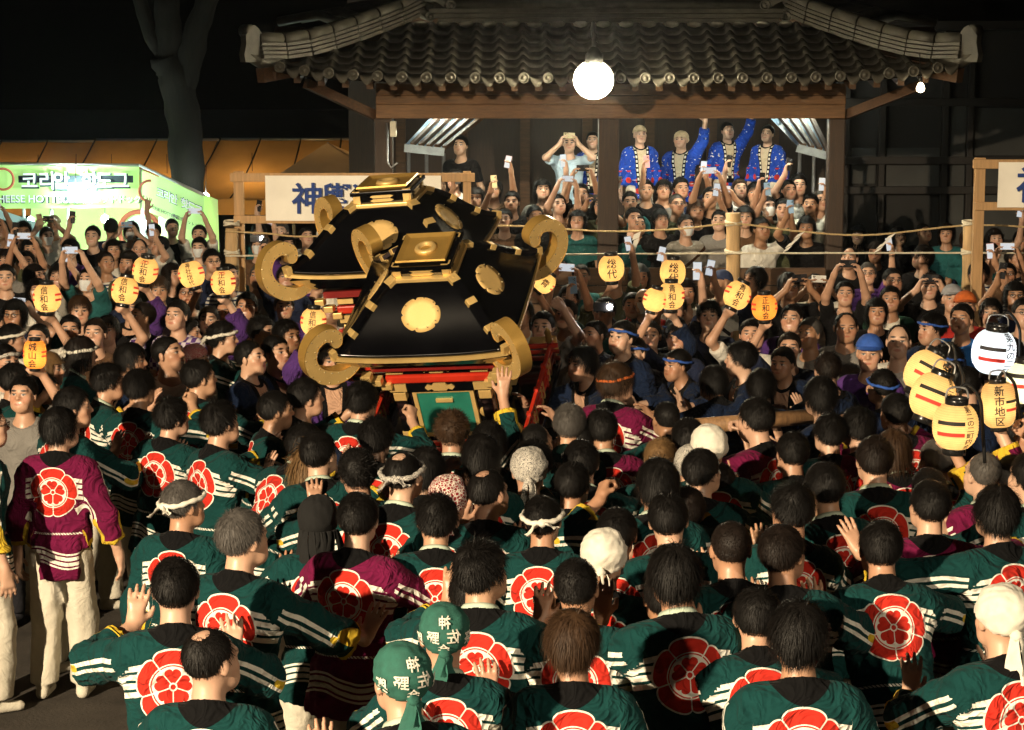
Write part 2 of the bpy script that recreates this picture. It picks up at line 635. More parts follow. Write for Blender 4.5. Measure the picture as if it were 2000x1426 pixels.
def make_body(base, yaw=0, pitch=0, roll=0, mouth=0.0, fat=1.0):
    key = (base, yaw, pitch, roll, mouth, fat)
    if key in _body:
        return _body[key]
    J = frames(base)
    H, hc = head_frame(J, yaw, pitch, roll)
    pts = [hc, J['P']] + [J[k][q] for k in 'LR' for q in 'SEW'] + [J[k]['W'] + J[k]['f'] * .2 for k in 'LR']
    lo, hi = np.min(pts, 0) - .09, np.max(pts, 0) + .09
    hi[2] = max(hi[2], hc[2] + .14)
    lo[:2] -= .05
    hi[:2] += .05
    F = Field(lo, hi, .0078)
    w = lambda x, y, z: hc + H @ V3(x * fat, y, z)
    # trunk and neck
    F.cone(J['P'] + V3(0, 0, .02), J['N'] - J['T'] @ V3(0, 0, .06), .07, .085)
    F.cone(J['L']['S'], J['R']['S'], .034, .034, .05)
    F.cone(J['N'] - J['T'] @ V3(0, .01, .05), w(0, -.018, -.055), .064 * fat, .054 * fat, .04)
    # head
    F.ell(w(0, -.014, .028), (.078, .098, .088), H, .03)
    F.ell(w(0, .022, -.038), (.061 * fat, .07, .077), H, .03)
    F.cone(w(-.03, .055, -.075), w(.03, .055, -.075), .03, .03, .03)
    F.cone(w(0, .062, -.098), w(0, .062, -.09), .02, .022, .03)
    F.cone(w(-.048, .05, -.022), w(-.03, .06, -.05), .024, .02, .03)
    F.cone(w(.048, .05, -.022), w(.03, .06, -.05), .024, .02, .03)
    F.cone(w(-.04, .072, .03), w(.04, .072, .03), .014, .014, .02)
    for s in (-1, 1):
        F.ell(w(.033 * s, .1, .004), (.02, .02, .011), H, .014, True)
        F.ell(w(.033 * s, .074, .003), (.015, .013, .011), H, .004)
        F.ell(w(.08 * s, -.008, -.006), (.010, .02, .033), H @ rot('Z', -18 * s), .008)
    F.cone(w(0, .082, .016), w(0, .102, -.020), .0075, .0135, .012)
    F.cone(w(-.013, .092, -.024), w(.013, .092, -.024), .0085, .0085, .008)
    if mouth:
        F.cone(w(-.022, .078, -.048), w(.022, .078, -.048), .010, .010, .012)
        F.ell(w(0, .095, -.070), (.021, .03, .008 + .014 * mouth), H, .006, True)
    else:
        F.cone(w(-.018, .083, -.054), w(.018, .083, -.054), .0085, .0085, .01)
        F.cone(w(-.015, .081, -.066), w(.015, .081, -.066), .0085, .0085, .006)
    # arms and hands with five bent fingers
    for k in 'LR':
        h = J[k]
        F.cone(h['S'], h['E'], .040, .040, .02)
        F.cone(h['E'], h['W'], .042, .027, .02)
        f, n, t, W0, c = h['f'], h['n'], h['t'], h['W'], h['c']
        F.cone(W0 - f * .01, W0 + f * .03, .026, .024, .02)
        for o in (-.026, -.009, .009, .026):
            F.cone(W0 + f * .025 + t * o * .7, W0 + f * .085 + t * o, .016, .0125, .018)
        for o, L in ((.031, .068), (.0105, .077), (-.0105, .072), (-.031, .057)):
            b = W0 + f * (.088 - abs(o) * .12) + t * o
            sp = t * o * (5 * (1 - c) + .5)
            a1, a2, a3 = 1.1 * c, 2.5 * c, 3.3 * c
            d1 = unit(f * math.cos(a1) + n * math.sin(a1) + sp)
            d2 = unit(f * math.cos(a2) + n * math.sin(a2) + sp)
            d3 = unit(f * math.cos(a3) + n * math.sin(a3) + sp * .6)
            q1 = b + d1 * L * .52
            q2 = q1 + d2 * L * .33
            F.cone(b, q1, .0098, .0092, .006)
            F.cone(q1, q2, .0092, .0085, .004)
            F.cone(q2, q2 + d3 * L * .25, .0085, .0075, .004)
        b = W0 + f * .022 + t * .026
        d1 = unit(f * .7 + t * (.9 - .5 * c) + n * (.25 + .5 * c))
        d2 = unit(f * .95 + t * (.35 - .5 * c) + n * (.25 + .6 * c))
        F.cone(b, b + d1 * .042, .0145, .0115, .012)
        F.cone(b + d1 * .042, b + d1 * .042 + d2 * .034, .0112, .009, .006)
    Vv, Q = F.net()
    loc = (Vv - hc) @ H
    loc[:, 0] /= fat
    me = np_mesh('body', Vv, Q, {'hc': loc})
    Hm = Matrix.Translation(Vector(hc)) @ Matrix(H.tolist()).to_4x4() @ Matrix.Diagonal((fat * .5 + .5, 1, 1, 1))
    _body[key] = (me, Hm, J)
    return _body[key]


def ecap(F, T, c, a, b, ra, rb, ay, k=.04):
    """capsule from a to b in frame T at c, flattened front to back by ay"""
    a2, b2 = V3(a[0], a[1] / ay, a[2]), V3(b[0], b[1] / ay, b[2])
    g = cone_fn(a2, b2, ra, rb)
    sc = np.array([1, 1 / ay, 1])
    A, B = c + T @ V3(*a), c + T @ V3(*b)
    r = max(ra, rb)
    F.put(lambda P: g(((P - c) @ T) * sc) * (.5 + .5 * ay), np.minimum(A, B) - r, np.maximum(A, B) + r, k)


def make_top(base, kind):
    """kind 'happi': loose festival coat with wide sleeves; 'tee': short-sleeved shirt"""
    key = (base, kind)
    if key in _coat:
        return _coat[key]
    J = frames(base)
    T, P0 = J['T'], J['P']
    hp = kind == 'happi'
    g = .014 if hp else 0.0
    pts = [J['N'], P0] + [J[k][q] for k in 'LR' for q in 'SEW']
    F = Field(np.min(pts, 0) - V3(.28, .2, .3), np.max(pts, 0) + V3(.28, .2, .15), .0115 if hp else .012)
    hem = -.19 if hp else -.10
    ecap(F, np.eye(3), P0, (0, 0, .05), (0, .0, hem + .02), .170 + g, .208 + g, .74)
    if hp:
        F.cutplane(P0 + V3(0, 0, hem), (0, 0, -1), P0 + V3(-.4, -.4, -.5), P0 + V3(.4, .4, .0))
    else:
        F.cutplane(P0 + V3(0, 0, hem), (0, 0, -1), P0 + V3(-.4, -.4, -.5), P0 + V3(.4, .4, .0))
    ecap(F, T, P0, (0, 0, .06), (0, .0, .33), .152 + g, .185 + g, .66)
    ecap(F, T, P0, (-.085, -.004, .385), (.085, -.004, .385), .098 + g, .098 + g, .92, .06)
    for s_ in (-1, 1):
        ecap(F, T, P0, (.05 * s_, -.004, .437), (.178 * s_, -.004, .405), .06 + g, .058 + g, 1.0, .05)
    F.cone(P0 + T @ V3(0, -.012, .44), P0 + T @ V3(0, -.004, .535 if hp else .512), .088, .068, .03)
    F.cutplane(P0 + T @ V3(0, -.01, .53 if hp else .505), T @ V3(0, .42, .9), J['N'] - .13, J['N'] + .13)
    cones = []
    for k in 'LR':
        h = J[k]
        u2 = unit(h['W'] - h['E'])
        if hp:
            end = h['E'] + u2 * ARM2 * .62
            F.cone(h['S'] - T @ V3(.03 * h['s'], 0, .0), h['E'], .074, .066, .045)
            F.cone(h['E'], end + u2 * .09, .064, .062, .03)
            F.cone(h['S'] + V3(0, 0, -.05), h['E'] + V3(0, 0, -.045), .058, .058, .03)
            F.cone(h['E'] + V3(0, 0, -.045), end + u2 * .07 + V3(0, 0, -.07), .056, .058, .03)
            F.cutplane(end, u2, end - .17 + np.minimum(u2 * .12, 0), end + .17 + np.maximum(u2 * .2, 0)) if (h['W'] - P0)[2] > -.2 else \
                F.cutplane(end, u2, end - V3(.13, .2, .25), end + V3(.13, .2, .14))
        else:
            u1 = unit(h['E'] - h['S'])
            end = h['S'] + u1 * ARM1 * .72
            F.cone(h['S'] - T @ V3(.03 * h['s'], 0, .0), end + u1 * .08, .068, .07, .04)
            F.cutplane(end, u1, end - .11 + np.minimum(u1 * .1, 0), end + .11 + np.maximum(u1 * .16, 0))
        cones.append((h, end))
    Vv, Q = F.net()
    rest = (Vv - P0) @ T
    arm = np.full((len(Vv), 3), -1.0)
    dt = np.abs(rest[:, 0]) - .205                                # torso distance, roughly
    for h, end in cones:
        S, E_, W0 = h['S'], h['E'], end
        if not hp:
            E_ = (S + end) / 2
        L1, L2 = np.linalg.norm(E_ - S), np.linalg.norm(W0 - E_) + 1e-6
        t1 = np.clip((Vv - S) @ (E_ - S) / L1 ** 2, 0, 1)
        t2 = np.clip((Vv - E_) @ (W0 - E_) / L2 ** 2, 0, 1.05)
        q1, q2 = S + t1[:, None] * (E_ - S), E_ + t2[:, None] * (W0 - E_)
        d1, d2 = np.linalg.norm(Vv - q1, axis=1), np.linalg.norm(Vv - q2, axis=1)
        use2 = d2 < d1
        d = np.where(use2, d2, d1)
        t = np.where(use2, L1 + t2 * L2, t1 * L1) / (L1 + L2)
        ax = np.where(use2[:, None], unit(W0 - E_), unit(E_ - S))
        r = Vv - np.where(use2[:, None], q2, q1)
        upv = V3(0, -.55, .85)
        up = upv - ax * (ax @ upv)[:, None]
        up /= np.linalg.norm(up, axis=1)[:, None] + 1e-6
        c = (r * up).sum(1)
        side = (rest[:, 0] * h['s'] > 0) & (d < .16) & ((rest[:, 0] * h['s'] > .165) | (t > .35)) & ((t > .2) | (d < .11))
        arm[side, 0] = t[side]
        arm[side, 1] = c[side]
        arm[side, 2] = (np.cross(ax, up) * r).sum(1)[side]
    sk = rest[:, 2] < .05
    fold = np.where(sk, waves(rest, 3, 30, 60, V3(1, 1, .12)) * .014, waves(rest, 5, 15, 56, V3(1, .8, .5)) * .0145)
    fold = np.where(arm[:, 0] >= 0, waves(Vv, 8, 24, 60, V3(1, 1, 1)) * (.014 if hp else .007), fold)
    fold *= np.clip((.53 - rest[:, 2]) / .1, 0.15, 1)
    if hp:                                                       # belt pinch
        fold -= .016 * np.exp(-((rest[:, 2] - .075) / .028) ** 2) * (arm[:, 0] < 0)
    me = np_mesh('coat' if hp else 'shirt', Vv, Q, {'rest': rest, 'arm': arm}, fold)
    _coat[key] = me
    return me


_trs = {}


def make_trousers(base, wide=True):
    st = 'step' if base in ('push', 'shove', 'nudge', 'reach', 'bow', 'grip', 'up') else 'still'
    key = (st, wide)
    if key in _trs:
        return _trs[key]
    F = Field((-.36, -.45, 0), (.36, .45, 1.06), .0145)
    g = .016 if wide else 0
    ecap(F, np.eye(3), V3(0, 0, 0), (0, 0, .98), (0, 0, .90), .128, .142 + g, .66)
    for s in (-1, 1):
        fy = {('step', -1): .16, ('step', 1): -.17}.get((st, s), .02 * s)
        hip, kn, an = V3(.088 * s, 0, .86), V3(.105 * s, fy * .6 + .035, .48), V3(.115 * s, fy, .11)
        F.cone(hip, kn, .086 + g, .076 + g, .03)
        F.cone(kn, an, .078 + g, .06 + g * 1.5, .02)
        F.cutplane(an + V3(0, 0, -.015), (0, 0, -1), an + V3(-.15, -.15, -.12), an + V3(.15, .15, .0))
        F.cone(an + V3(0, -.03, 0), an + V3(0, -.04, -.065), .042, .04, .006)
        F.cone(an + V3(0, -.05, -.072), an + V3(0, .12, -.078), .036, .030, .01)
    F.cutplane(V3(0, 0, .006), (0, 0, -1), V3(-.4, -.45, -.05), V3(.4, .45, .05))
    Vv, Q = F.net()
    fold = waves(Vv, 11, 22, 55, V3(1, 1, .35)) * .009 * np.clip((Vv[:, 2] - .1) / .1, 0, 1)
    me = np_mesh('trousers', Vv, Q, {'rest': Vv}, fold)
    _trs[key] = me
    return me


# ---------------------------------------------------------------- hair and headwear, in head space (y forward, z up)
CRC, CRR = np.array((0, -.014, .030)), np.array((.081, .101, .091))


def hairline(p, style):
    """height above which hair grows, for points on the skull"""
    q = (p - CRC) / CRR
    az = np.arctan2(q[:, 0], q[:, 1])                            # 0 at the brow, pi at the nape
    a = np.abs(az) / np.pi
    front = {'thin': .115, 'bald': .2}.get(style, .074)
    z = np.interp(a, [0, .22, .36, .46, .52, .60, .8, 1], [front, front - .006, .03, -.02, .0, -.035, -.062, -.068])
    if style == 'bald':
        z = np.interp(a, [0, .35, .45, .52, .6, 1], [.3, .3, -.01, .0, -.035, -.068])
    if style == 'long':
        z = np.interp(a, [0, .2, .36, .45, .6, 1], [.074, .06, .0, -.05, -.09, -.1])
    return z


def make_hair(style, seed, n=3600):
    r = np.random.RandomState(seed)
    par = dict(short=(.030, .16, .011), crop=(.014, .7, .006), messy=(.046, .24, .016), mop=(.080, .10, .018), long=(.25, .04, .012),
               thin=(.030, .22, .0025), bald=(.022, .4, .004), spiky=(.050, .95, .012), bob=(.15, .06, .015), buzz=(.009, .8, .003),
               curly=(.030, .45, .02))[style]
    L, lift, thick = par
    # cap under the strands
    nu, nv = 56, 30
    th = np.linspace(0, 2 * np.pi, nu, endpoint=False)
    ph = np.linspace(.001, 2.35, nv)
    D = np.stack([np.outer(np.sin(ph), np.sin(th)), np.outer(np.sin(ph), np.cos(th)), np.outer(np.cos(ph), np.ones(nu))], -1).reshape(-1, 3)
    S = CRC + D * CRR
    hl = hairline(S, style)
    if style == 'thin':                                          # bare crown
        hl = np.where(np.hypot(S[:, 0], S[:, 1] + .045) < .034, .5, hl)
    over = np.clip((S[:, 2] - hl) / .02 + .5, 0, 1)
    lump = waves(S, seed, 40, 90, V3(1, 1, 1)) * thick * .45
    V = CRC + D * (CRR + (thick * .9 + lump)[:, None] * over[:, None] - (1 - over)[:, None] * .012)
    verts, faces = [tuple(x) for x in V], []
    for j in range(nv - 1):
        for i in range(nu):
            f = (j * nu + i, j * nu + (i + 1) % nu, (j + 1) * nu + (i + 1) % nu, (j + 1) * nu + i)
            if max(over[list(f)]) > 0:
                faces.append(f[::-1])
    nstr = {'buzz': 2000, 'bald': 600, 'thin': 1500, 'long': 2800, 'bob': 2800, 'crop': 2400}.get(style, n)
    crown = np.array((0.01, -.05, .115))
    k = 0
    while k < nstr:
        d = r.normal(size=3)
        d /= np.linalg.norm(d)
        p = CRC + d * CRR
        h0 = hairline(p[None], style)[0]
        if p[2] < h0 + r.rand() * .006 or (style == 'thin' and np.hypot(p[0], p[1] + .045) < .02 + .05 * r.rand() ** 2):
            continue
        k += 1
        nrm = unit(d / CRR)
        fl = p - crown
        fl = fl - nrm * (fl @ nrm)
        fl = unit(fl + r.normal(size=3) * .012)
        clump = np.sin(p @ np.array((61., 47., 53.)) + seed) * .10
        fl = unit(fl + np.cross(nrm, fl) * clump)
        if style in ('curly', 'spiky', 'messy'):
            fl = unit(fl + r.normal(size=3) * (.9 if style == 'curly' else .2))
        ln = L * (.65 + .6 * r.rand())
        if p[1] > .05 and style not in ('long', 'bob'):
            ln *= .85
        if p[2] < .0 and style not in ('long', 'bob', 'mop'):
            ln *= .5
        dr = unit(nrm * lift + fl)
        wd = unit(np.cross(dr, nrm))
        w0 = .0006 + .0008 * r.rand()
        if style in ('long', 'bob'):
            w0 *= 1.4
        q = p + nrm * thick * .75
        ns = 4 if L > .1 else 2
        b0 = len(verts)
        for i in range(ns + 1):
            f = i / ns
            ww = w0 * (1 - f ** 2 * .9)
            verts += [tuple(q - wd * ww), tuple(q + wd * ww)]
            if i < ns:
                g = np.array((0, 0, -1)) * (.3 + (1.9 if style in ('long', 'bob') else .9 if style == 'mop' else 0)) * (i + .6) / ns
                dr = unit(dr + g + r.normal(size=3) * (.35 if style == 'curly' else .08))
                q = q + dr * ln / ns
                e = (q - CRC) / (CRR + thick * .8)
                m = np.linalg.norm(e)
                if m < 1.0:
                    q = CRC + e / m * (CRR + thick * .8)
                if q[1] > .06 and q[2] < .045 and style != 'mop':  # keep the fringe off the eyes
                    q[2] = .045 + r.rand() * .012
                faces_i = b0 + 2 * i
                faces.append((faces_i, faces_i + 1, faces_i + 3, faces_i + 2))
    me = bpy.data.meshes.new('hair')
    me.from_pydata(verts, [], faces)
    me.polygons.foreach_set('use_smooth', [True] * len(faces))
    me.update()
    return me


def shell(name, zfun, off, seed, fold=.004, extra=None, top=None):
    """cloth shell over the skull above zfun(az); extra(MB) adds knots and tails"""
    nu, nv = 60, 30
    m = MB()
    th = np.linspace(0, 2 * np.pi, nu, endpoint=False)
    vs, fs, ok = [], [], []
    rr = np.random.RandomState(seed)
    for j in range(nv):
        ph = .001 + 2.3 * j / (nv - 1)
        for i in range(nu):
            d = np.array((math.sin(ph) * math.sin(th[i]), math.sin(ph) * math.cos(th[i]), math.cos(ph)))
            p = CRC + d * (CRR + off)
            a = abs(th[i] if th[i] < np.pi else th[i] - 2 * np.pi) / np.pi
            zl = zfun(a)
            o = p[2] >= zl
            if not o:
                p = p.copy()
                p[2] = max(p[2], zl - .012)
                p[:2] *= .97
            vs.append(p)
            ok.append(o)
    vs = np.array(vs)
    nr = (vs - CRC)
    nr /= np.linalg.norm(nr, axis=1)[:, None]
    vs = vs + nr * (waves(vs, seed, 40, 110, V3(1, 1, 1)) * fold)[:, None]
    for j in range(nv - 1):
        for i in range(nu):
            f = (j * nu + i, (j + 1) * nu + i, (j + 1) * nu + (i + 1) % nu, j * nu + (i + 1) % nu)
            if any(ok[q] for q in f):
                fs.append(f)
    m.add(vs, fs, True)
    if extra:
        extra(m)
    return m.mesh(name)


def cloth_tail(m, p, d, L, w, seed, sag=.9):
    r = random.Random(seed)
    p, d = Vector(p), Vector(d).normalized()
    side = d.cross(Vector((0, 0, 1))).normalized()
    rows = []
    for i in range(7):
        f = i / 6
        ww = w * (.45 + .75 * f)
        bulge = side.cross(d).normalized() * (.008 * math.sin(f * 7 + r.random()))
        rows.append([p - side * ww + bulge, p - side * ww * .3 + d.cross(side) * .010, p + side * ww * .35 - d.cross(side) * .006 + bulge, p + side * ww])
        d = (d + Vector((r.uniform(-.15, .15), r.uniform(-.1, .1), -sag * .28))).normalized()
        p = p + d * L / 6
    n = len(rows)
    m.add([v for row in rows for v in row], [(j * 4 + i, j * 4 + i + 1, (j + 1) * 4 + i + 1, (j + 1) * 4 + i) for j in range(n - 1) for i in range(3)], True)


def blob(m, c, r, seed):
    rr = random.Random(seed)
    prof = [(0.0001, -r), (r * .75, -r * .6), (r * 1.05, 0), (r * .7, r * .65), (.0001, r)]
    n0 = len(m.v)
    m.lathe(prof, 10, c)
    for i in range(n0, len(m.v)):
        v = m.v[i]
        k = .001
        m.v[i] = tuple(x + rr.uniform(-.15, .15) * r for x in v)


def towel_extra(seed, L=.17):
    def fn(m):
        blob(m, (0.0, -.118, -.03), .024, seed)
        cloth_tail(m, (-.01, -.125, -.035), (-.25, -.35, -.9), L, .034, seed)
        cloth_tail(m, (.012, -.125, -.035), (.3, -.3, -.9), L * .8, .032, seed + 1)
    return fn


zt = lambda a: float(np.interp(a, [0, .3, .5, .7, 1], [.045, .03, .0, -.03, -.045]))


def make_band(seed, r=.013, twist=True, bow=True):
    """twisted cloth headband knotted at the back"""
    m = MB()
    pts, rad = [], []
    for i in range(49):
        a = 2 * math.pi * i / 48
        p = CRC + np.array((math.sin(a), math.cos(a), 0)) * (CRR + .016)
        p[2] = .052 - .034 * (1 - math.cos(a)) * .5 + .003 * math.sin(5 * a)
        pts.append(Vector(p))
        rad.append(r * (1 + .18 * math.sin(a * 14)))
    m.tube(pts, rad, 8, cap=False)
    if bow:
        blob(m, (.02, -.128, .016), r * 1.7, seed)
        cloth_tail(m, (.005, -.13, .012), (-.9, -.4, -.25), .085, .018, seed, .4)
        cloth_tail(m, (.03, -.13, .012), (.8, -.4, .2), .07, .018, seed + 2, .5)
    return m.mesh('headband')


def make_cap(seed):
    def brim(m):
        rows = []
        for j in range(4):
            f = j / 3
            row = []
            for i in range(13):
                a = (i / 12 - .5) * 2.3
                rr = 1 + .62 * f * math.cos(a * .75)
                row.append((math.sin(a) * (.085) * (1 + .1 * f), -.014 + math.cos(a) * .104 * rr, .062 - .02 * f - .02 * (a * .5) ** 2))
            rows.append(row)
        m.add([v for row in rows for v in row], [(j * 13 + i, j * 13 + i + 1, (j + 1) * 13 + i + 1, (j + 1) * 13 + i) for j in range(3) for i in range(12)], True)
        m.add([(x, y, z - .004) for row in rows for x, y, z in row], [(j * 13 + i, (j + 1) * 13 + i, (j + 1) * 13 + i + 1, j * 13 + i + 1) for j in range(3) for i in range(12)], True)
    return shell('cap', lambda a: float(np.interp(a, [0, .5, 1], [.06, .045, .03])), .016, seed, .002, brim)


def make_mask():
    """pleated face mask over nose and mouth"""
    m = MB()
    m.grid(lambda u, v: ((u - .5) * .142 * (1 - .3 * (1 - v) ** 2), .126 - .24 * abs(u - .5) ** 2 - .03 * (1 - v) ** 2 - .01 * v * v + .0015 * math.sin(v * 25), -.108 + .102 * v), 16, 12)
    for s in (-1, 1):
        m.tube([(s * .062, .062, -.03), (s * .078, .02, -.012), (s * .084, -.012, .012)], .0018, 5)
        m.tube([(s * .06, .058, -.085), (s * .078, .01, -.05), (s * .084, -.014, -.03)], .0018, 5)
    return m.mesh('face_mask')


def make_glasses():
    m = MB()
    for s in (-1, 1):
        m.tube([(s * .033 + .022 * math.cos(a), .107 - .01 * abs(math.cos(a)), .004 + .016 * math.sin(a)) for a in [2 * math.pi * i / 16 for i in range(17)]], .0022, 5, False)
        m.tube([(s * .055, .1, .008), (s * .078, .06, .01), (s * .084, -.01, .005)], .002, 5)
    m.tube([(-.012, .11, .007), (0, .113, .010), (.012, .11, .007)], .002, 5)
    return m.mesh('glasses')


# ---------------------------------------------------------------- skin, hair and cloth materials
def attr(nt, name):
    n = nt.nodes.new('ShaderNodeAttribute')
    n.attribute_name = name
    s = nt.nodes.new('ShaderNodeSeparateXYZ')
    nt.links.new(n.outputs['Vector'], s.inputs[0])
    return [E(nt, s.outputs[i]) for i in range(3)], n.outputs['Vector']


def skin_mat(name, col, beard=0.0, seed=0):
    q_ = random.Random(seed)
    br, bt, ew, lw, face_shade = q_.uniform(.028, .036), q_.uniform(.0048, .0085), q_.uniform(.0065, .0095), q_.uniform(.019, .027), q_.uniform(0, .45)
    m, nt, b = new_mat(name)
    (x, y, z), vec = attr(nt, 'hc')
    n = noise(nt, 60, 4, .6, vec)
    n2 = noise(nt, 14, 3, .5, vec)
    c = mixc(nt, E(nt, n2.outputs[0]), [q * .82 for q in col], [min(1, q * 1.15) for q in col])
    face = y.gt(.03) * z.btw(-.13, .13)
    ax = x.abs()

    def blobm(cx, cz, rx, rz, soft):
        d = ((ax - cx) / rx).pw(2.0) + ((z - cz) / rz).pw(2.0)
        return ((1.0 + soft - d) / (2 * soft)).op('ADD', 0.0, clamp=True) * face
    cheek = blobm(.04, -.03, .028, .026, .9)
    c = mixc(nt, cheek * .35, c, (col[0] * 1.05, col[1] * .62, col[2] * .55))
    lip = blobm(.0, -.060, lw, lw * .4, .5)
    c = mixc(nt, blobm(.031, -.014, .018, .007, .8) * face_shade, c, (col[0] * .55, col[1] * .42, col[2] * .4))  # shade under the eyes, painted into the skin colour
    c = mixc(nt, ((ax - .034 + (z + .03) * .3).abs().lt(.0035)) * z.btw(-.065, -.02) * face * face_shade, c, (col[0] * .6, col[1] * .45, col[2] * .4))  # painted shade of the fold beside the mouth
    c = mixc(nt, lip * .75, c, (col[0] * .72, col[1] * .36, col[2] * .34))
    if beard:
        chin = blobm(.0, -.085, .05, .035, .7) * beard
        c = mixc(nt, chin, c, (.02, .015, .012))
        mst = blobm(.0, -.043, .027, .006, .6) * beard
        c = mixc(nt, mst, c, (.02, .015, .012))
    c = mixc(nt, blobm(.034, br, .021, bt, .6), c, (.018, .012, .01))
    c = mixc(nt, blobm(.033, .003, .0155, .0062, .35), c, (.42, .36, .32))
    c = mixc(nt, blobm(.032, .003, ew, ew * .82, .3), c, (.012, .008, .007))
    c = mixc(nt, blobm(.033, .0092, .019, .0032, .6), c, (.015, .01, .01))
    mouthin = blobm(.0, -.070, .019, .02, .3) * y.lt(.088) * y.gt(.05)
    c = mixc(nt, mouthin, c, (.05, .012, .01)) if False else c
    nt.links.new(c, b.inputs['Base Color'])
    nt.links.new(((E(nt, n2.outputs[0]) - .5) * .5 + .44).k, b.inputs['Roughness'])
    setp(b, Specular_IOR_Level=.5)
    bump(nt, b, n.outputs[0], .12, .004)
    return m


SKIN = [skin_mat('skin_%d' % i, c, bd, i + 3) for i, (c, bd) in enumerate([((.50, .29, .19), 0), ((.42, .225, .135), 0), ((.57, .36, .25), 0), ((.44, .25, .16), .8), ((.34, .18, .10), 0), ((.46, .26, .17), .3), ((.53, .32, .22), 0), ((.40, .22, .13), .4), ((.55, .33, .22), 0), ((.47, .27, .165), 0)])]


def hair_mat(name, root, tip, rough=.55):
    m, nt, b = new_mat(name)
    v = texco(nt)
    n = noise(nt, 40, 4, .6, mapping(nt, v, (1, 1, .3)))
    c = mixc(nt, E(nt, n.outputs[0]), root, tip)
    nt.links.new(c, b.inputs['Base Color'])
    setp(b, Roughness=rough, Specular_IOR_Level=.22)
    n3 = noise(nt, 260, 2, .5, mapping(nt, v, (1, 1, .15)))
    bump(nt, b, n3.outputs[0], .5, .004)
    return m


HAIRM = dict(black=hair_mat('hair_black', (.0022, .0019, .0018), (.0075, .006, .005)),
             brown=hair_mat('hair_brown', (.022, .011, .006), (.06, .032, .015)),
             darkbrown=hair_mat('hair_dark_brown', (.005, .0035, .003), (.016, .010, .007)),
             blond=hair_mat('hair_blond', (.09, .05, .02), (.24, .14, .06)),
             grey=hair_mat('hair_grey', (.03, .027, .025), (.12, .11, .10), .5))


def cloth_base(nt, b, vec, bscale=24.0, weave=700.0, s=.35, cr=1.1):
    w = noise(nt, weave, 2, .5, vec)
    f = noise(nt, bscale, 3, .55, vec)
    g = noise(nt, bscale * .42, 2, .5, vec)
    g.inputs['Distortion'].default_value = 1.6
    crease = ((E(nt, g.outputs[0]) - .5).abs() * -6.0 + 1.0).mx(0.0)
    h = E(nt, w.outputs[0]) * .12 + E(nt, f.outputs[0]) * .6 + crease * cr
    bump(nt, b, h.k, s * 1.5, .012)
    setp(b, Roughness=.9, Specular_IOR_Level=.10, Sheen_Weight=.02)


def cloth_mat(name, col, kind='plain', col2=None):
    m, nt, b = new_mat(name)
    (x, y, z), vec = attr(nt, 'rest')
    n = noise(nt, 9, 4, .55, vec)
    c = mixc(nt, E(nt, n.outputs[0]), [q * .8 for q in col], [min(1, q * 1.15) for q in col])
    if kind == 'stripe':
        c = mixc(nt, (z * 26.0).fr().lt(.45), c, col2)
    elif kind == 'check':
        c = mixc(nt, ((x * 14.0).fr().lt(.5) - (z * 14.0).fr().lt(.5)).abs(), c, col2)
    elif kind == 'print':
        d = (x.pw(2.0) + (z - .33).pw(2.0)).pw(.5)
        c = mixc(nt, d.lt(.07) * y.gt(0.0) * ((z * 60).sin() + (x * 40).sin()).gt(-.2), c, col2)
    elif kind == 'open':                                        # open jacket over a light shirt
        c = mixc(nt, y.gt(.02) * x.abs().lt(.085), c, col2)
    elif kind == 'strap':                                       # bag strap across the chest
        c = mixc(nt, (x * .8 + z - .27).abs().lt(.022), c, col2)
    nt.links.new(c, b.inputs['Base Color'])
    cloth_base(nt, b, vec, cr=.3 if name.startswith('trousers') else .8)
    return m


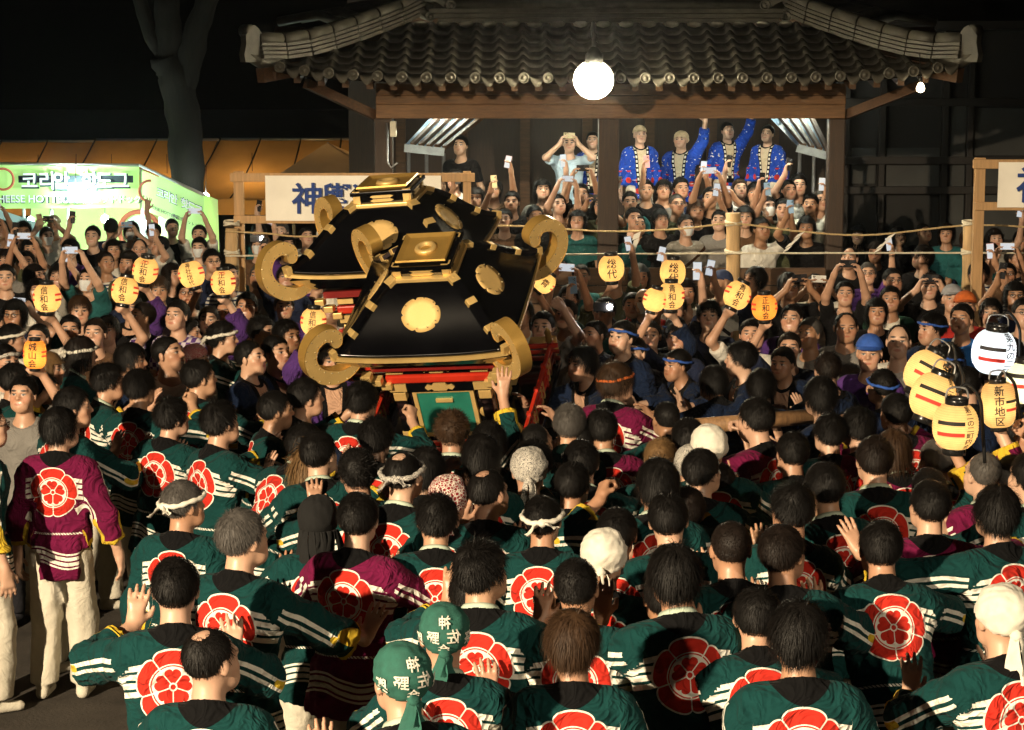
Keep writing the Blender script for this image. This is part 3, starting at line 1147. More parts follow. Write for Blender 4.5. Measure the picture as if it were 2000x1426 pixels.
def happi_mat(name, base, crest=True, front=(.55, .5, .42), pale=(.78, .75, .66), red=(.50, .028, .017), yellow=(.62, .42, .035), collar=(.0045, .0045, .005), dots=None):
    """festival coat: flower crest on the back, white stream bars to the sleeves, yellow cuffs, white wave at the hem"""
    m, nt, b = new_mat(name)
    (x, y, z), vec = attr(nt, 'rest')
    (at_, au, av), _ = attr(nt, 'arm')
    n = noise(nt, 11, 4, .55, vec)
    sw = noise(nt, 4.5, 2, .5, vec)
    c = mixc(nt, E(nt, n.outputs[0]) * .5 + E(nt, sw.outputs[0]) * .5, [q * .5 for q in base], [min(1, q * 1.45) for q in base])
    ax = x.abs()
    back = y.lt(.01) * at_.lt(.0)
    if crest:
        zc = z - .315
        # stream bars beside the crest: four pale bars with rounded curls
        u = (zc + .012 + (ax - .13) * .22) / .034
        fu = u.fr() - .5
        bars = fu.abs().lt(.33) * u.btw(-1.0, 3.0) * ax.gt(.10) * back
        arch = ((ax - .205).pw(2.0) + (zc - .045).pw(2.0)).pw(.5)
        curl = arch.btw(.020, .040) * ax.gt(.19) * back + arch.lt(.010) * back
        # bars running on along the back of the sleeve
        slv = at_.gt(.0) * at_.lt(.80) * (((au - .005) / .03).fr() - .5).abs().lt(.26) * au.btw(-.025, .035) * av.abs().lt(.2)
        white = (bars + curl + slv).op('ADD', 0.0, clamp=True)
        # hem wave
        wz = z + .065 + ((x * 17.0).sin() * .022)
        wave = ((wz / .030).fr() - .5).abs().lt(.34) * wz.btw(-.045, .045) * ((x * 5.5 + 1.0).sin()).gt(-.75) * z.lt(.03) * at_.lt(0.0)
        white = (white + wave).op('ADD', 0.0, clamp=True)
        c = mixc(nt, white, c, pale)
        # yellow disc and cuff
        disc = (((at_ - .84) * 4.6).pw(2.0) + ((au - .01) / .035).pw(2.0)).lt(1.0) * at_.gt(.5)
        c = mixc(nt, disc, c, yellow)
        c = mixc(nt, at_.gt(.935) * at_.lt(1.2), c, yellow)
        # crest
        r = (x.pw(2.0) + zc.pw(2.0)).pw(.5)
        a = x.op('ARCTAN2', zc * -1.0)
        f = (((a / (2 * math.pi) * 5.0 + 10.0).fr() - .5).abs() * 2.0)       # 0 in the middle of a petal, 1 on the divide
        g = (1.0 - f) * r * (math.pi / 5)                                  # arc distance to the divide
        ro = .140 - f.pw(6.0) * .016
        disk = r.lt(ro + .0065)
        redm = r.lt(ro) * g.gt(.0028)
        ring = r.btw(.086, .0905)
        inner_w = r.btw(.0, .081)
        ri = .073 - f.pw(4.0) * .020 - ((1.0 - f).pw(8.0)) * .010
        petal = r.lt(ri) * g.gt(.0022)
        core = r.lt(.0165)
        dot = r.lt(.0105)
        c = mixc(nt, disk * back, c, pale)
        redm = redm * (1.0 - ring) * (1.0 - inner_w) + inner_w * petal
        redm = redm * (1.0 - core) + dot
        c = mixc(nt, redm * back, c, red)
    if dots:
        d = ((x * 9.0).fr() - .5).pw(2.0) + ((z * 7.0).fr() - .5).pw(2.0)
        c = mixc(nt, d.lt(.07) * z.lt(.2), c, dots)
        c = mixc(nt, (E(nt, noise(nt, 30, 1, .5, vec).outputs[0])).gt(.69), c, pale)
    # front opening: shirt or bare chest between dark collar bands
    fr_ = y.gt(.02) * at_.lt(.0)
    op = ax - (z - .02) * .10
    c = mixc(nt, fr_ * op.lt(.062) * z.gt(-.05), c, collar)
    c = mixc(nt, fr_ * op.btw(.028, .052) * ((z * 17.0).fr() - .5).abs().lt(.3) * z.gt(.0), c, pale) if dots else c
    c = mixc(nt, fr_ * op.lt(.02) * z.gt(.05), c, front)
    # neck band and rope belt
    nb = (x.pw(2.0) + (y + .005).pw(2.0)).pw(.5)
    c = mixc(nt, z.gt(.462) * nb.lt(.105), c, collar)
    c = mixc(nt, z.btw(.069, .081) * at_.lt(0.0) * ((x + z) * 60).fr().gt(.35), c, pale)
    nt.links.new(c, b.inputs['Base Color'])
    cloth_base(nt, b, vec, 18.0, 600.0, .42, 1.7)
    return m


HAPPI = dict(green=happi_mat('happi_green', (.0052, .040, .039)), maroon=happi_mat('happi_maroon', (.13, .007, .042)),
             blue=happi_mat('happi_blue', (.018, .075, .50), False, (.62, .52, .36), dots=(.62, .05, .04)),
             red=happi_mat('happi_red', (.50, .025, .02), False, (.75, .72, .66)),
             purple=happi_mat('happi_purple', (.075, .03, .16), False, (.5, .3, .2)),
             navy=happi_mat('happi_navy', (.008, .016, .042), False, (.5, .3, .2)))
TEE = dict(black=cloth_mat('shirt_black', (.007, .0065, .007)), white=cloth_mat('shirt_white', (.68, .65, .58)), grey=cloth_mat('shirt_grey', (.2, .19, .175)),
           navy=cloth_mat('shirt_navy', (.016, .022, .05)), blue=cloth_mat('shirt_blue', (.03, .16, .5)), brown=cloth_mat('shirt_brown', (.10, .055, .03)),
           olive=cloth_mat('shirt_olive', (.075, .08, .04)), teal=cloth_mat('shirt_teal', (.02, .10, .10)), stripe=cloth_mat('shirt_striped', (.6, .57, .5), 'stripe', (.03, .04, .09)),
           purple=cloth_mat('shirt_purple', (.09, .035, .18)), checkp=cloth_mat('shirt_purple_check', (.10, .05, .2), 'check', (.55, .5, .55)),
           printb=cloth_mat('shirt_black_print', (.015, .014, .015), 'print', (.6, .58, .5)), printw=cloth_mat('shirt_white_print', (.62, .6, .54), 'print', (.05, .06, .1)),
           jacket=cloth_mat('shirt_green_jacket', (.02, .07, .045), 'open', (.7, .67, .58)), strap=cloth_mat('shirt_grey_strap', (.3, .28, .24), 'strap', (.05, .025, .012)),
           wstrap=cloth_mat('shirt_white_strap', (.6, .57, .5), 'strap', (.02, .018, .018)), red=cloth_mat('shirt_red', (.35, .025, .02)), sky=cloth_mat('shirt_sky_blue', (.42, .56, .68)))
PANTS = dict(white=cloth_mat('trousers_white', (.62, .58, .48)), dark=cloth_mat('trousers_dark', (.018, .018, .022)), navy=cloth_mat('trousers_navy', (.02, .03, .07)), khaki=cloth_mat('trousers_khaki', (.2, .15, .09)))
WRAP = dict(white=mat('towel_white', (.74, .70, .60), .9, var=.1, scale=30, bmp=.5, bscale=300), green=mat('bandana_green', (.02, .10, .075), .85, var=.25, scale=25, bmp=.3, bscale=400),
            black=mat('cloth_black', (.006, .006, .006), .9, var=.3, scale=20, bmp=.4, bscale=200), blue=mat('cloth_blue', (.03, .10, .42), .8, var=.2, scale=30, bmp=.3, bscale=200),
            orange=mat('cloth_orange', (.55, .12, .02), .85, var=.25, scale=30, bmp=.4, bscale=200), beige=mat('cloth_beige', (.55, .42, .26), .85, var=.15, scale=30, bmp=.3, bscale=300),
            grey=mat('cloth_grey', (.3, .3, .32), .85, var=.2, scale=30, bmp=.3, bscale=300), navy=mat('cloth_navy', (.025, .04, .10), .85, var=.2, scale=30, bmp=.3, bscale=300))


def paisley(name, base, ink, scale=55.0):
    m, nt, b = new_mat(name)
    v = texco(nt)
    n = nt.nodes.new('ShaderNodeTexVoronoi')
    n.inputs['Scale'].default_value = scale
    n.feature = 'DISTANCE_TO_EDGE'
    nt.links.new(v, n.inputs['Vector'])
    e = E(nt, n.outputs[0])
    k = noise(nt, scale * 1.4, 1, .5, v)
    f = (e.lt(.09) + E(nt, k.outputs[0]).gt(.64)).op('ADD', 0.0, clamp=True)
    nt.links.new(mixc(nt, f, base, ink), b.inputs['Base Color'])
    setp(b, Roughness=.88, Specular_IOR_Level=.2)
    n2 = noise(nt, 60, 3, .5, v)
    bump(nt, b, n2.outputs[0], .3)
    return m


WRAP['red_print'] = paisley('bandana_red', (.42, .02, .025), (.62, .45, .4), 95)
WRAP['dots'] = paisley('towel_dotted', (.66, .62, .54), (.05, .05, .06), 170)
WRAP['dark_red_print'] = paisley('towel_dark_red', (.22, .012, .02), (.66, .6, .52), 62)
BLUEM = mat('mask_blue_white', (.66, .68, .68), .9, var=.08, scale=30)

HAIRME = {}


def hair_mesh(style, v):
    k = (style, v)
    if k not in HAIRME:
        HAIRME[k] = make_hair(style, 17 * v + len(style) * 3 + ord(style[0]))
    return HAIRME[k]


_wear = {}


def wear_mesh(kind):
    if kind not in _wear:
        if kind == 'towel':
            _wear[kind] = shell('head_towel', zt, .019, 4, .010, towel_extra(5))
        elif kind == 'bandana':
            _wear[kind] = shell('bandana', zt, .016, 9, .0065, towel_extra(8, .09))
        elif kind == 'hood':
            def fn(m):
                for i in range(-3, 4):
                    a = i * .32
                    cloth_tail(m, (math.sin(a) * .1, -.014 - math.cos(a) * .118, -.02), (math.sin(a) * .25, -.2, -1), .26, .034, 20 + i, .3)
            _wear[kind] = shell('hood_cloth', lambda a: float(np.interp(a, [0, .35, .5, 1], [.06, .03, -.06, -.06])), .022, 14, .006, fn)
        elif kind == 'band':
            _wear[kind] = make_band(3)
        elif kind == 'thinband':
            _wear[kind] = make_band(4, .0095, True, False)
        elif kind == 'cap':
            _wear[kind] = make_cap(6)
        elif kind == 'mask':
            _wear[kind] = make_mask()
        elif kind == 'glasses':
            _wear[kind] = make_glasses()
    return _wear[kind]


def person(loc, rz, base, top, hair=('short', 'black', 0), hv=(0, 0, 0), skin=0, scale=1.0, mirror=False, wear=(), mouth=0.0, fat=1.0, pants=None, label=None, group=None):
    """one figure; returns (root, head matrix, joints). rz = 0 faces away from the photographer"""
    me, Hm, J = make_body(base, *hv, mouth, fat)
    o = mobj('person', me, SKIN[skin])
    o.location = loc
    o.rotation_euler = (0, 0, rz)
    if label is None and top[0] == 'happi' and abs(rz) < 1.6 and base not in ('down', 'lantern'):      # the crew sway as they shove
        o.rotation_euler = (R(random.uniform(-3, 3)), R(random.uniform(-4.5, 4.5)), rz + R(random.uniform(-9, 9)))
    sx = 1.0 if fat == 1.0 else 1.06
    o.scale = (-scale * sx if mirror else scale * sx, scale, scale)
    tag(o, label, 'person', group)
    if top[0] == 'happi':
        mobj('happi_coat', make_top(base, 'happi'), HAPPI[top[1]], o)
        mobj('trousers', make_trousers(base, True), PANTS[pants or 'white'], o)
    else:
        mobj('shirt', make_top(base, 'tee'), TEE[top[1]], o)
        mobj('trousers', make_trousers(base, False), PANTS[pants or 'dark'], o)
    if hair:
        mobj('hair', hair_mesh(hair[0], hair[2]), HAIRM[hair[1]], o, mw=Hm)
    for k in wear:
        kind, m = k
        nm = {'towel': 'head_towel', 'bandana': 'bandana', 'hood': 'hood_cloth', 'band': 'headband', 'thinband': 'headband', 'cap': 'cap', 'mask': 'face_mask', 'glasses': 'glasses'}[kind]
        mobj(nm, wear_mesh(kind), m, o, mw=Hm)
    return o, Hm, J


# ================================================================ THE SETTING
def wood(name, col, rough=.6, grain=(3, 3, .25), sc=14, var=.4):
    return mat(name, col, rough, var=var, scale=sc, bmp=.35, bscale=90, stretch=grain)


M_EARTH = mat('trodden_earth', (.05, .042, .034), .9, var=.45, scale=3.0, bmp=.6, bscale=40)
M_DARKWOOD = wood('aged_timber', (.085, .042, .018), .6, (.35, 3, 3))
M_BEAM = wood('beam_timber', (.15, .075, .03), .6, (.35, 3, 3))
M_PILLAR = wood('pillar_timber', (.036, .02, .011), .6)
M_TILE = mat('roof_tile', (.036, .033, .025), .5, var=.55, scale=5, bmp=.3, bscale=60)
M_TILE2 = mat('ridge_tile', (.075, .069, .053), .55, var=.5, scale=6, bmp=.3, bscale=60)
M_PLASTER = mat('roof_plaster', (.42, .40, .33), .85, var=.35, scale=9, bmp=.3)
M_STONE = mat('step_stone', (.13, .12, .10), .85, var=.4, scale=5, bmp=.4)
M_PINE = wood('pale_pine', (.42, .25, .11), .6, (3, 3, .2), 12, .25)
M_LOG = wood('peeled_log', (.50, .33, .16), .65, (4, 4, .35), 7, .35)
M_ROPE = mat('straw_rope', (.50, .36, .18), .9, var=.3, scale=60, bmp=.8, bscale=160)
M_ROPEW = mat('cotton_rope', (.66, .60, .46), .9, var=.2, scale=60, bmp=.8, bscale=160)
M_PAPER = mat('white_paper', (.75, .72, .64), .8, var=.06, scale=8)
M_BANNER = mat('banner_cloth', (.84, .80, .70), .85, var=.08, scale=3, bmp=.25, bscale=12)
M_INK = mat('blue_ink', (.02, .05, .21), .8, var=.15)
M_BLACK = mat('black_paint', (.012, .012, .012), .4, var=.3)
M_STEEL = mat('grey_steel', (.3, .3, .3), .4, .7, var=.2)
M_WHITEPOLE = mat('white_pole', (.65, .68, .68), .45, var=.1)

def translucent(m, amount):
    nt = m.node_tree
    b, out = nt.nodes['Principled BSDF'], nt.nodes['Material Output']
    t = nt.nodes.new('ShaderNodeBsdfTranslucent')
    mx = nt.nodes.new('ShaderNodeMixShader')
    mx.inputs[0].default_value = amount
    nt.links.new(b.inputs['Base Color'].links[0].from_socket, t.inputs[0])
    nt.links.new(b.outputs[0], mx.inputs[1])
    nt.links.new(t.outputs[0], mx.inputs[2])
    nt.links.new(mx.outputs[0], out.inputs[0])
    return m


tag(MB().grid(lambda u, v: ((u - .5) * 240, -40 + v * 240, .02 * math.sin(u * 300) * math.sin(v * 260)), 60, 60).build('ground', M_EARTH), kind='structure')


def root(name, loc, label, cat, group=None):
    return tag(empty(name, loc), label, cat, group)


class Part:
    """builds parts given in world coordinates under a root"""

    def __init__(s, r):
        s.r, s.off = r, -r.location

    def __call__(s, name, mb, m, parent=None):
        return mb.build(name, m, parent or s.r, loc=s.off if parent is None else None)

    def mesh(s, name, me, m, loc=(0, 0, 0), parent=None):
        return mobj(name, me, m, parent or s.r, loc=Vector(loc) + s.off)


# ---------------------------------------------------------------- pavilion with tiled roof
PY, EY, TY = 22.7, 21.65, 23.1
pav = root('pavilion', (at_y(1190, 300, PY).x, PY, 0), 'dark timber shrine pavilion with a grey tiled hip roof behind the crowd', 'pavilion')
pp = Part(pav)
zb0, zb1 = at_y(1190, 231, PY).z, at_y(1190, 163, PY).z
for px, w in ((750, .20), (1188, .225), (1632, .18)):
    x = at_y(px, 300, PY).x
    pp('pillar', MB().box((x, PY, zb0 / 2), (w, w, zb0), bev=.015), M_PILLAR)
xa, xb = at_y(735, 200, PY).x, at_y(1648, 200, PY).x
for z0, z1, t in ((.0, .405, .30), (.405, .665, .33), (.665, 1.0, .37)):
    h0, h1 = zb0 + (zb1 - zb0) * z0, zb0 + (zb1 - zb0) * z1
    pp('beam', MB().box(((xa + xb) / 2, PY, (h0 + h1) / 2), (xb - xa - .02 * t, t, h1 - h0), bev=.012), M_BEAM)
for s, p0, p1 in ((-1, (733, 226), (598, 163)), (1, (1648, 226), (1800, 166))):
    pp('brace', MB().bar(at_y(*p0, PY), at_y(*p1, EY + .5), .09, .1), M_DARKWOOD)
# eave curve
exl, exr = at_y(508, 130, EY).x, at_y(1876, 130, EY).x
ecx, ehw = (exl + exr) / 2, (exr - exl) / 2
ez, tz = at_y(1190, 157, EY).z, at_y(1190, 52, TY).z
RUN = TY - EY


def roof_pt(x, s):
    u = abs(x - ecx) / ehw
    return Vector((x, EY + RUN * s, ez + (tz - ez) * (s ** 1.12) + .15 * u ** 5 * (1 - .75 * s)))


SL = math.atan2(tz - ez, RUN)
tw = .2535
ncol = int(2 * ehw / tw)
mt = MB()
prof = [(u / 10, .030 * math.cos((u / 10 - .12) * 2 * math.pi) + .012 * math.cos((u / 10 - .12) * 4 * math.pi)) for u in range(11)]
TL = .30
for dz in (0, -.018):
    pass
top = [[((u - .5) * tw * 1.03, -TL / 2 + TL * k, z + .016 * (1 - k)) for u, z in prof] for k in (0, .5, 1)]
bot = [[(x, y, z - .02) for x, y, z in row] for row in top]
vs = [v for row in top for v in row] + [v for row in bot for v in row]
fs = [(j * 11 + i, j * 11 + i + 1, (j + 1) * 11 + i + 1, (j + 1) * 11 + i) for j in range(2) for i in range(10)]
fs += [(i, i + 33, i + 34, i + 1) for i in range(10)]
mt.add(vs, fs, True)
tile_me = mt.mesh('roof_tile')
md = MB().lathe([(.058, -.03), (.058, .03), (.046, .034), (.046, .022), (.022, .022), (.020, .030), (.0001, .032)], 16, M=Matrix.Rotation(R(90), 3, 'X'))
disc_me = md.mesh('eave_disc')
mdrop = MB().grid(lambda u, v: ((u - .5) * (tw - .10), .0, .02 - .085 * v * math.sin(math.pi * (u * .8 + .1)) + .028 * (abs(u - .5) * 2) ** 2), 8, 2)
drop_me = solid(mdrop.mesh('eave_drop'), .015)
NROW = 7
rr = random.Random(5)
for r in range(NROW):
    s = (r + .35) / NROW
    for c in range(ncol + 1):
        x = exl + (c + .25) * tw
        if x < exl + s * RUN * .95 + .05 or x > exr - s * RUN * .95 - .05:
            continue
        p = roof_pt(x, s)
        o = pp.mesh('roof_tile', tile_me, M_TILE, p + Vector((0, 0, .03)))
        o.rotation_euler = (SL * .86 + rr.uniform(-.02, .02), rr.uniform(-.02, .02), rr.uniform(-.015, .015))
        if r == 0:
            e = roof_pt(x - tw * .38, 0)
            o = pp.mesh('eave_disc', disc_me, M_TILE2, e + Vector((0, -.125, .030)))
            o.rotation_euler = (SL * .4, 0, 0)
            pp.mesh('eave_drop', drop_me, M_TILE2, roof_pt(x + .02 + tw * .1, 0) + Vector((0, -.10, -.005)))
        if r == NROW - 1:
            q = roof_pt(x - tw * .35 + tw * .5, 1.0)
            pp('plaster_moon', MB().lathe([(.0001, -.04), (.075, -.02), (.085, .012), (.06, .03), (.0001, .035)], 12, q + Vector((0, -.02, .025))), M_PLASTER)
# boarding under the tiles, rafters
pp('roof_boarding', MB().grid(lambda u, v: roof_pt(exl + u * 2 * ehw, v) - Vector((0, -.03, .035)), 40, 4), M_DARKWOOD)
for i in range(2 * ncol // 2 + 1):
    x = exl + (i + .5) * tw
    p = roof_pt(x, .03)
    pp('rafter', MB().bar(p - Vector((0, 0, .085)), (x, PY + .4, p.z + .18), .07, .08), M_DARKWOOD)
# hip ridges with end tiles
for sd in (-1, 1):
    cx = exl if sd < 0 else exr
    path = []
    for i in range(10):
        s = i / 9 * 1.5 - .02
        x = cx - sd * RUN * s * .97
        z = roof_pt(cx - sd * RUN * min(s, 1) * .97, min(max(s, 0), 1)).z + max(0, s - 1) * .75 + .02 + .10 * max(0, .35 - s) ** 1.2
        path.append(Vector((x, EY + RUN * s, z)))
    for k, (wd, hh) in enumerate(((.24, .042), (.21, .038), (.19, .038), (.17, .038))):
        for i in range(9):
            o = Vector((0, 0, .04 + k * .044))
            pp('ridge_course', MB().bar(path[i] + o, path[i + 1] + o - (path[i + 1] - path[i]) * .03, wd, hh, bev=.008), M_TILE2)
    for i in range(9):
        o = Vector((0, 0, .225))
        pp('ridge_cap', MB().tube([path[i] + o, path[i + 1] + o - (path[i + 1] - path[i]) * .04], [.078, .068], 10), M_TILE2)
    e = path[0]
    shield = [(x_ * .72, z_ * .78) for x_, z_ in [(-.17, -.05), (.17, -.05), (.19, .05), (.15, .2), (.16, .3), (.07, .40), (0, .44), (-.07, .40), (-.16, .3), (-.15, .2), (-.19, .05)]]
    Mr = Matrix.Rotation(R(-45 * sd), 3, 'Z')
    pp('ridge_end_tile', MB().prism(shield, .09, Mr, e + Vector((sd * .04, -.06, .02))), M_TILE2)
    pp('ridge_end_disc', MB().lathe([(.07, -.1), (.07, .02), (.05, .03), (.0001, .03)], 14, e + Vector((sd * .06, -.1, .30)), Mr @ Matrix.Rotation(R(90), 3, 'X')), M_TILE2)
    pp('corner_tile', MB().tube([roof_pt(cx, 0) + Vector((sd * -.2, .2, .02)), roof_pt(cx, 0) + Vector((0, .0, .05)), roof_pt(cx, 0) + Vector((sd * .12, -.12, .12))], [.07, .075, .06], 10), M_TILE2)
    pp('corner_beam', MB().bar(roof_pt(cx, 0) + Vector((0, 0, -.10)), roof_pt(cx - sd * 1.2, .8) + Vector((0, 0, -.16)), .12, .15), M_DARKWOOD)
    # verge of the gable above, with round tile ends
    pts = [(705, 63), (750, 57), (797, 50), (840, 37), (880, 15), (912, -8), (940, -32), (965, -58)]
    W = [at_y(p if sd < 0 else 2 * 1187 - p, q, TY + .05) for p, q in pts]
    pp('verge_board', MB().grid(lambda u, v: (lambda k: (W[int(k)].lerp(W[min(int(k) + 1, 7)], k - int(k)) + Vector((0, .06, -.03 - .12 * v))))(u * 6.999), 14, 1).add([], []), M_DARKWOOD)
    pp('verge_roof', MB().grid(lambda u, v: (lambda k: (W[int(k)].lerp(W[min(int(k) + 1, 7)], k - int(k)) + Vector((sd * 1.1 * v * .9, .02 + .3 * v, .05 + .18 * v - .55 * v * v))))(u * 6.999), 14, 6), M_TILE)
    for i, w in enumerate(W[:7]):
        o = pp.mesh('eave_disc', disc_me, M_TILE2, w + Vector((0, 0, .03)))
        pp('verge_tile', MB().tube([w + Vector((0, .02, .03)), w + Vector((sd * .5, .14, .20)), w + Vector((sd * .95, .26, .12))], .055, 8), M_TILE2)
# gable wall, bottom ridge of the gable
gx0, gx1 = at_y(760, 40, TY + .12).x, at_y(1614, 40, TY + .12).x
pp('gable_wall', MB().prism([(gx0, tz), (gx1, tz), ((gx0 + gx1) / 2 + .5, tz + 1.9), ((gx0 + gx1) / 2 - .5, tz + 1.9)], .06, c=(0, TY + .25, 0)), M_DARKWOOD)
for k in range(3):
    pp('gable_ridge_course', MB().box(((gx0 + gx1) / 2, TY + .06 + k * .02, tz + .065 + k * .055), (gx1 - gx0 - 1.1 + k * .1, .22 - k * .04, .048), bev=.008), M_TILE2)
pp('gable_ridge_cap', MB().tube([((gx0 + gx1) / 2 - (gx1 - gx0) / 2 + .5, TY + .1, tz + .24), ((gx0 + gx1) / 2 + (gx1 - gx0) / 2 - .5, TY + .1, tz + .24)], .05, 8), M_TILE2)
# stage floor, stone steps, back wall
sx0, sx1 = xa - .1, xb + .1
steps = ((22.95, .30), (23.5, .60), (24.0, .95), (24.5, 1.25))
for i, (y0, z) in enumerate(steps):
    y1 = steps[i + 1][0] + .02 if i < 3 else 29
    pp('step', MB().box(((sx0 + sx1) / 2, (y0 + y1) / 2, z / 2), (sx1 - sx0 + .6, y1 - y0, z), bev=.02), M_STONE)
pp('back_wall', MB().box(((sx0 + sx1) / 2, 29.6, 2.4), (sx1 - sx0 + 1.5, .1, 4.8)), M_PILLAR)
for i in range(7):
    x = sx0 + (sx1 - sx0) * i / 6
    pp('back_post', MB().box((x, 29.5, 2.4), (.14, .12, 4.8)), M_DARKWOOD)
for k in range(3):
    z1 = at_y(1300, 523, 22.25).z - k * .2
    pp('barrier_board', MB().box(((at_y(1010, 523, 22.25).x + at_y(1612, 523, 22.25).x) / 2, 22.25, z1 - .095), (at_y(1612, 523, 22.25).x - at_y(1010, 523, 22.25).x, .04, .19), bev=.006), M_DARKWOOD)
pp('meter_box', MB().box(at_y(768, 252, PY - .2), (.07, .08, .17), bev=.01), mat('box_cream', (.5, .46, .36), .6))
pp('conduit', MB().tube([at_y(756, 240, PY - .16), at_y(757, 318, PY - .16), at_y(764, 328, PY - .16), at_y(776, 318, PY - .16)], .012, 6), M_STEEL)

M_ADDEDTUBE = mat('added_tube_glass', (.9, .9, .85), .3, emit=(.95, 1.0, .82), estr=200)
for px0, px1 in ((800, 1120), (1260, 1580)):                     # unseen tubes added behind the beam to brighten the stage
    a_, b_ = at_y(px0, 228, PY + .35), at_y(px1, 228, PY + .35)
    a_.z = b_.z = zb0 + .06
    pp('added_tube', MB().tube([a_, b_], .018, 8), M_ADDEDTUBE)

# awnings of ribbed sheet seen through the pavilion
M_SHEET = mat('awning_sheet', (.36, .56, .80), .35, var=.2, scale=6, spec=.6)
translucent(M_SHEET, .6)
for lab, q, nb in (('pale blue ribbed awning at the back of the pavilion, beside the left pillar', ((838, 232), (942, 232), (868, 292), (790, 284)), 5),
                   ('ribbed awning with timber battens beside the pavilion pillar nearest the dark building', ((1500, 232), (1560, 232), (1616, 302), (1560, 282)), 4)):
    A, B, C, D = [at_y(x, y, 26.6 if i < 2 else 25.4) for i, (x, y) in enumerate(q)]
    if 'battens' in lab:
        A, B, C, D = at_y(1496, 222, 26.8), at_y(1580, 222, 26.8), at_y(1618, 300, 25.4), at_y(1556, 284, 25.4)
    r_ = root('awning', ((D + C) / 2) * 1, lab, 'awning')
    ap = Part(r_)
    for i in range(nb):
        u0, u1 = i / nb, (i + .92) / nb
        ap('sheet', MB().add([A.lerp(B, u0), A.lerp(B, u1), D.lerp(C, u1), D.lerp(C, u0)], [(0, 1, 2, 3)]), M_SHEET)
        ap('batten', MB().bar(A.lerp(B, u1 + .04 / nb) + Vector((0, -.02, .02)), D.lerp(C, u1 + .04 / nb) + Vector((0, -.02, .02)), .05, .05), M_DARKWOOD)
    ta, tb = A.lerp(D, .4) + Vector((0, .35, .3)), B.lerp(C, .4) + Vector((0, .35, .3))
    ap('added_tube', MB().tube([ta, tb], .016, 8), M_ADDEDTUBE)  # unseen tube added so that the awning sheet glows
    ap('fascia', MB().bar(D + Vector((0, -.03, -.03)), C + Vector((0, -.03, -.03)), .05, .10), mat('fascia_grey', (.3, .34, .36), .5))
    for u in (.1, .55, .98):
        b = D.lerp(C, u)
        ap('post', MB().tube([b + Vector((0, 0, -.05)), Vector((b.x, b.y, 1.28))], .022, 8), M_STEEL)

# ---------------------------------------------------------------- the floodlight on the pavilion and the small bulb
LP = at_y(1160, 150, 21.1)
fl = root('floodlight', LP, 'blazing white floodlight hung in front of the pavilion eave', 'floodlight')
fp = Part(fl)
M_FLOOD = mat('floodlight_glass', (.9, .9, .85), .3, emit=(1.0, .86, .58), estr=640)
fp('glass', MB().lathe([(.0001, -.13), (.07, -.112), (.112, -.07), (.13, 0.0), (.112, .07), (.07, .112), (.0001, .13)], 24, LP), M_FLOOD)
dish = MB()
for k in range(9):                                              # reflector shell over the back and top of the lamp
    f0 = math.pi * .5 * (.34 + .66 * k / 8)
    dish.v += [tuple(LP + Matrix.Rotation(R(-16), 3, 'X') @ Vector((.24 * math.cos(f0) * math.cos(2 * math.pi * i / 24), .0 + .22 * math.sin(f0), .24 * math.cos(f0) * math.sin(2 * math.pi * i / 24)))) for i in range(24)]
dish.f = [(k * 24 + i, k * 24 + (i + 1) % 24, (k + 1) * 24 + (i + 1) % 24, (k + 1) * 24 + i) for k in range(8) for i in range(24)]
dish.sm = [True] * len(dish.f)
fp.mesh('reflector', solid(dish.mesh('reflector'), .008), M_STEEL)
fp('housing', MB().lathe([(.05, .12), (.09, .13), (.09, .22), (.04, .30)], 16, LP), M_BLACK)
fp('arm', MB().tube([LP + Vector((0, 0, .31)), LP + Vector((0, .25, .55)), Vector((LP.x, EY + .3, LP.z + .42))], .02, 8), M_BLACK)
BP = at_y(1798, 171, 21.5)
bl = root('light_bulb', BP, 'small lit bulb hanging under the corner of the tiled eave', 'lamp')
bp_ = Part(bl)
bp_('bulb', MB().lathe([(.0001, -.055), (.035, -.04), (.045, -.01), (.03, .03), (.015, .05)], 12, BP), mat('bulb_glass', (.9, .85, .7), .3, emit=(1, .8, .5), estr=22))
bp_('socket', MB().lathe([(.018, .05), (.02, .09), (.012, .11)], 10, BP), M_BLACK)
bp_('cord', MB().tube([BP + Vector((0, 0, .1)), BP + Vector((0, .1, .35))], .006, 5), M_BLACK)

# the mast floodlights behind the photographer that light the crowd
for nm, o, lab in (('floodlight', KEY, 'festival floodlight on a mast behind the photographer, on the left'), ('floodlight', FILL, 'festival floodlight on a mast behind the photographer, on the right')):
    L = Vector(o.location)
    r_ = root(nm, (L.x, L.y, 0), lab, 'floodlight')
    kp = Part(r_)
    dr = (Vector((0, 14, 1.2)) - L).normalized()
    kp('mast', MB().tube([(L.x, L.y - .3, 0), (L.x, L.y - .3, L.z)], [.07, .045], 10), M_STEEL)
    Mq = dr.to_track_quat('Z', 'Y').to_matrix()
    kp('housing', MB().lathe([(.08, -.5), (.2, -.44), (.3, -.3), (.29, -.3), (.18, -.42), (.0001, -.44)], 20, L, Mq), M_BLACK)
    kp('bracket', MB().bar(L - dr * .45, (L.x, L.y - .3, L.z - .1), .05, .05), M_STEEL)

# ---------------------------------------------------------------- tree
TX = at_y(368, 385, 30)
tree = root('tree', (TX.x, 30, 0), 'thick dark tree trunk forking upwards in front of the brown tents', 'tree')
tp = Part(tree)
M_BARK = mat('bark', (.013, .010, .007), .95, var=.5, scale=6, bmp=1.0, bscale=22, stretch=(2, 2, .4))
tk = MB()
P = lambda x, y: at_y(x, y, 30)


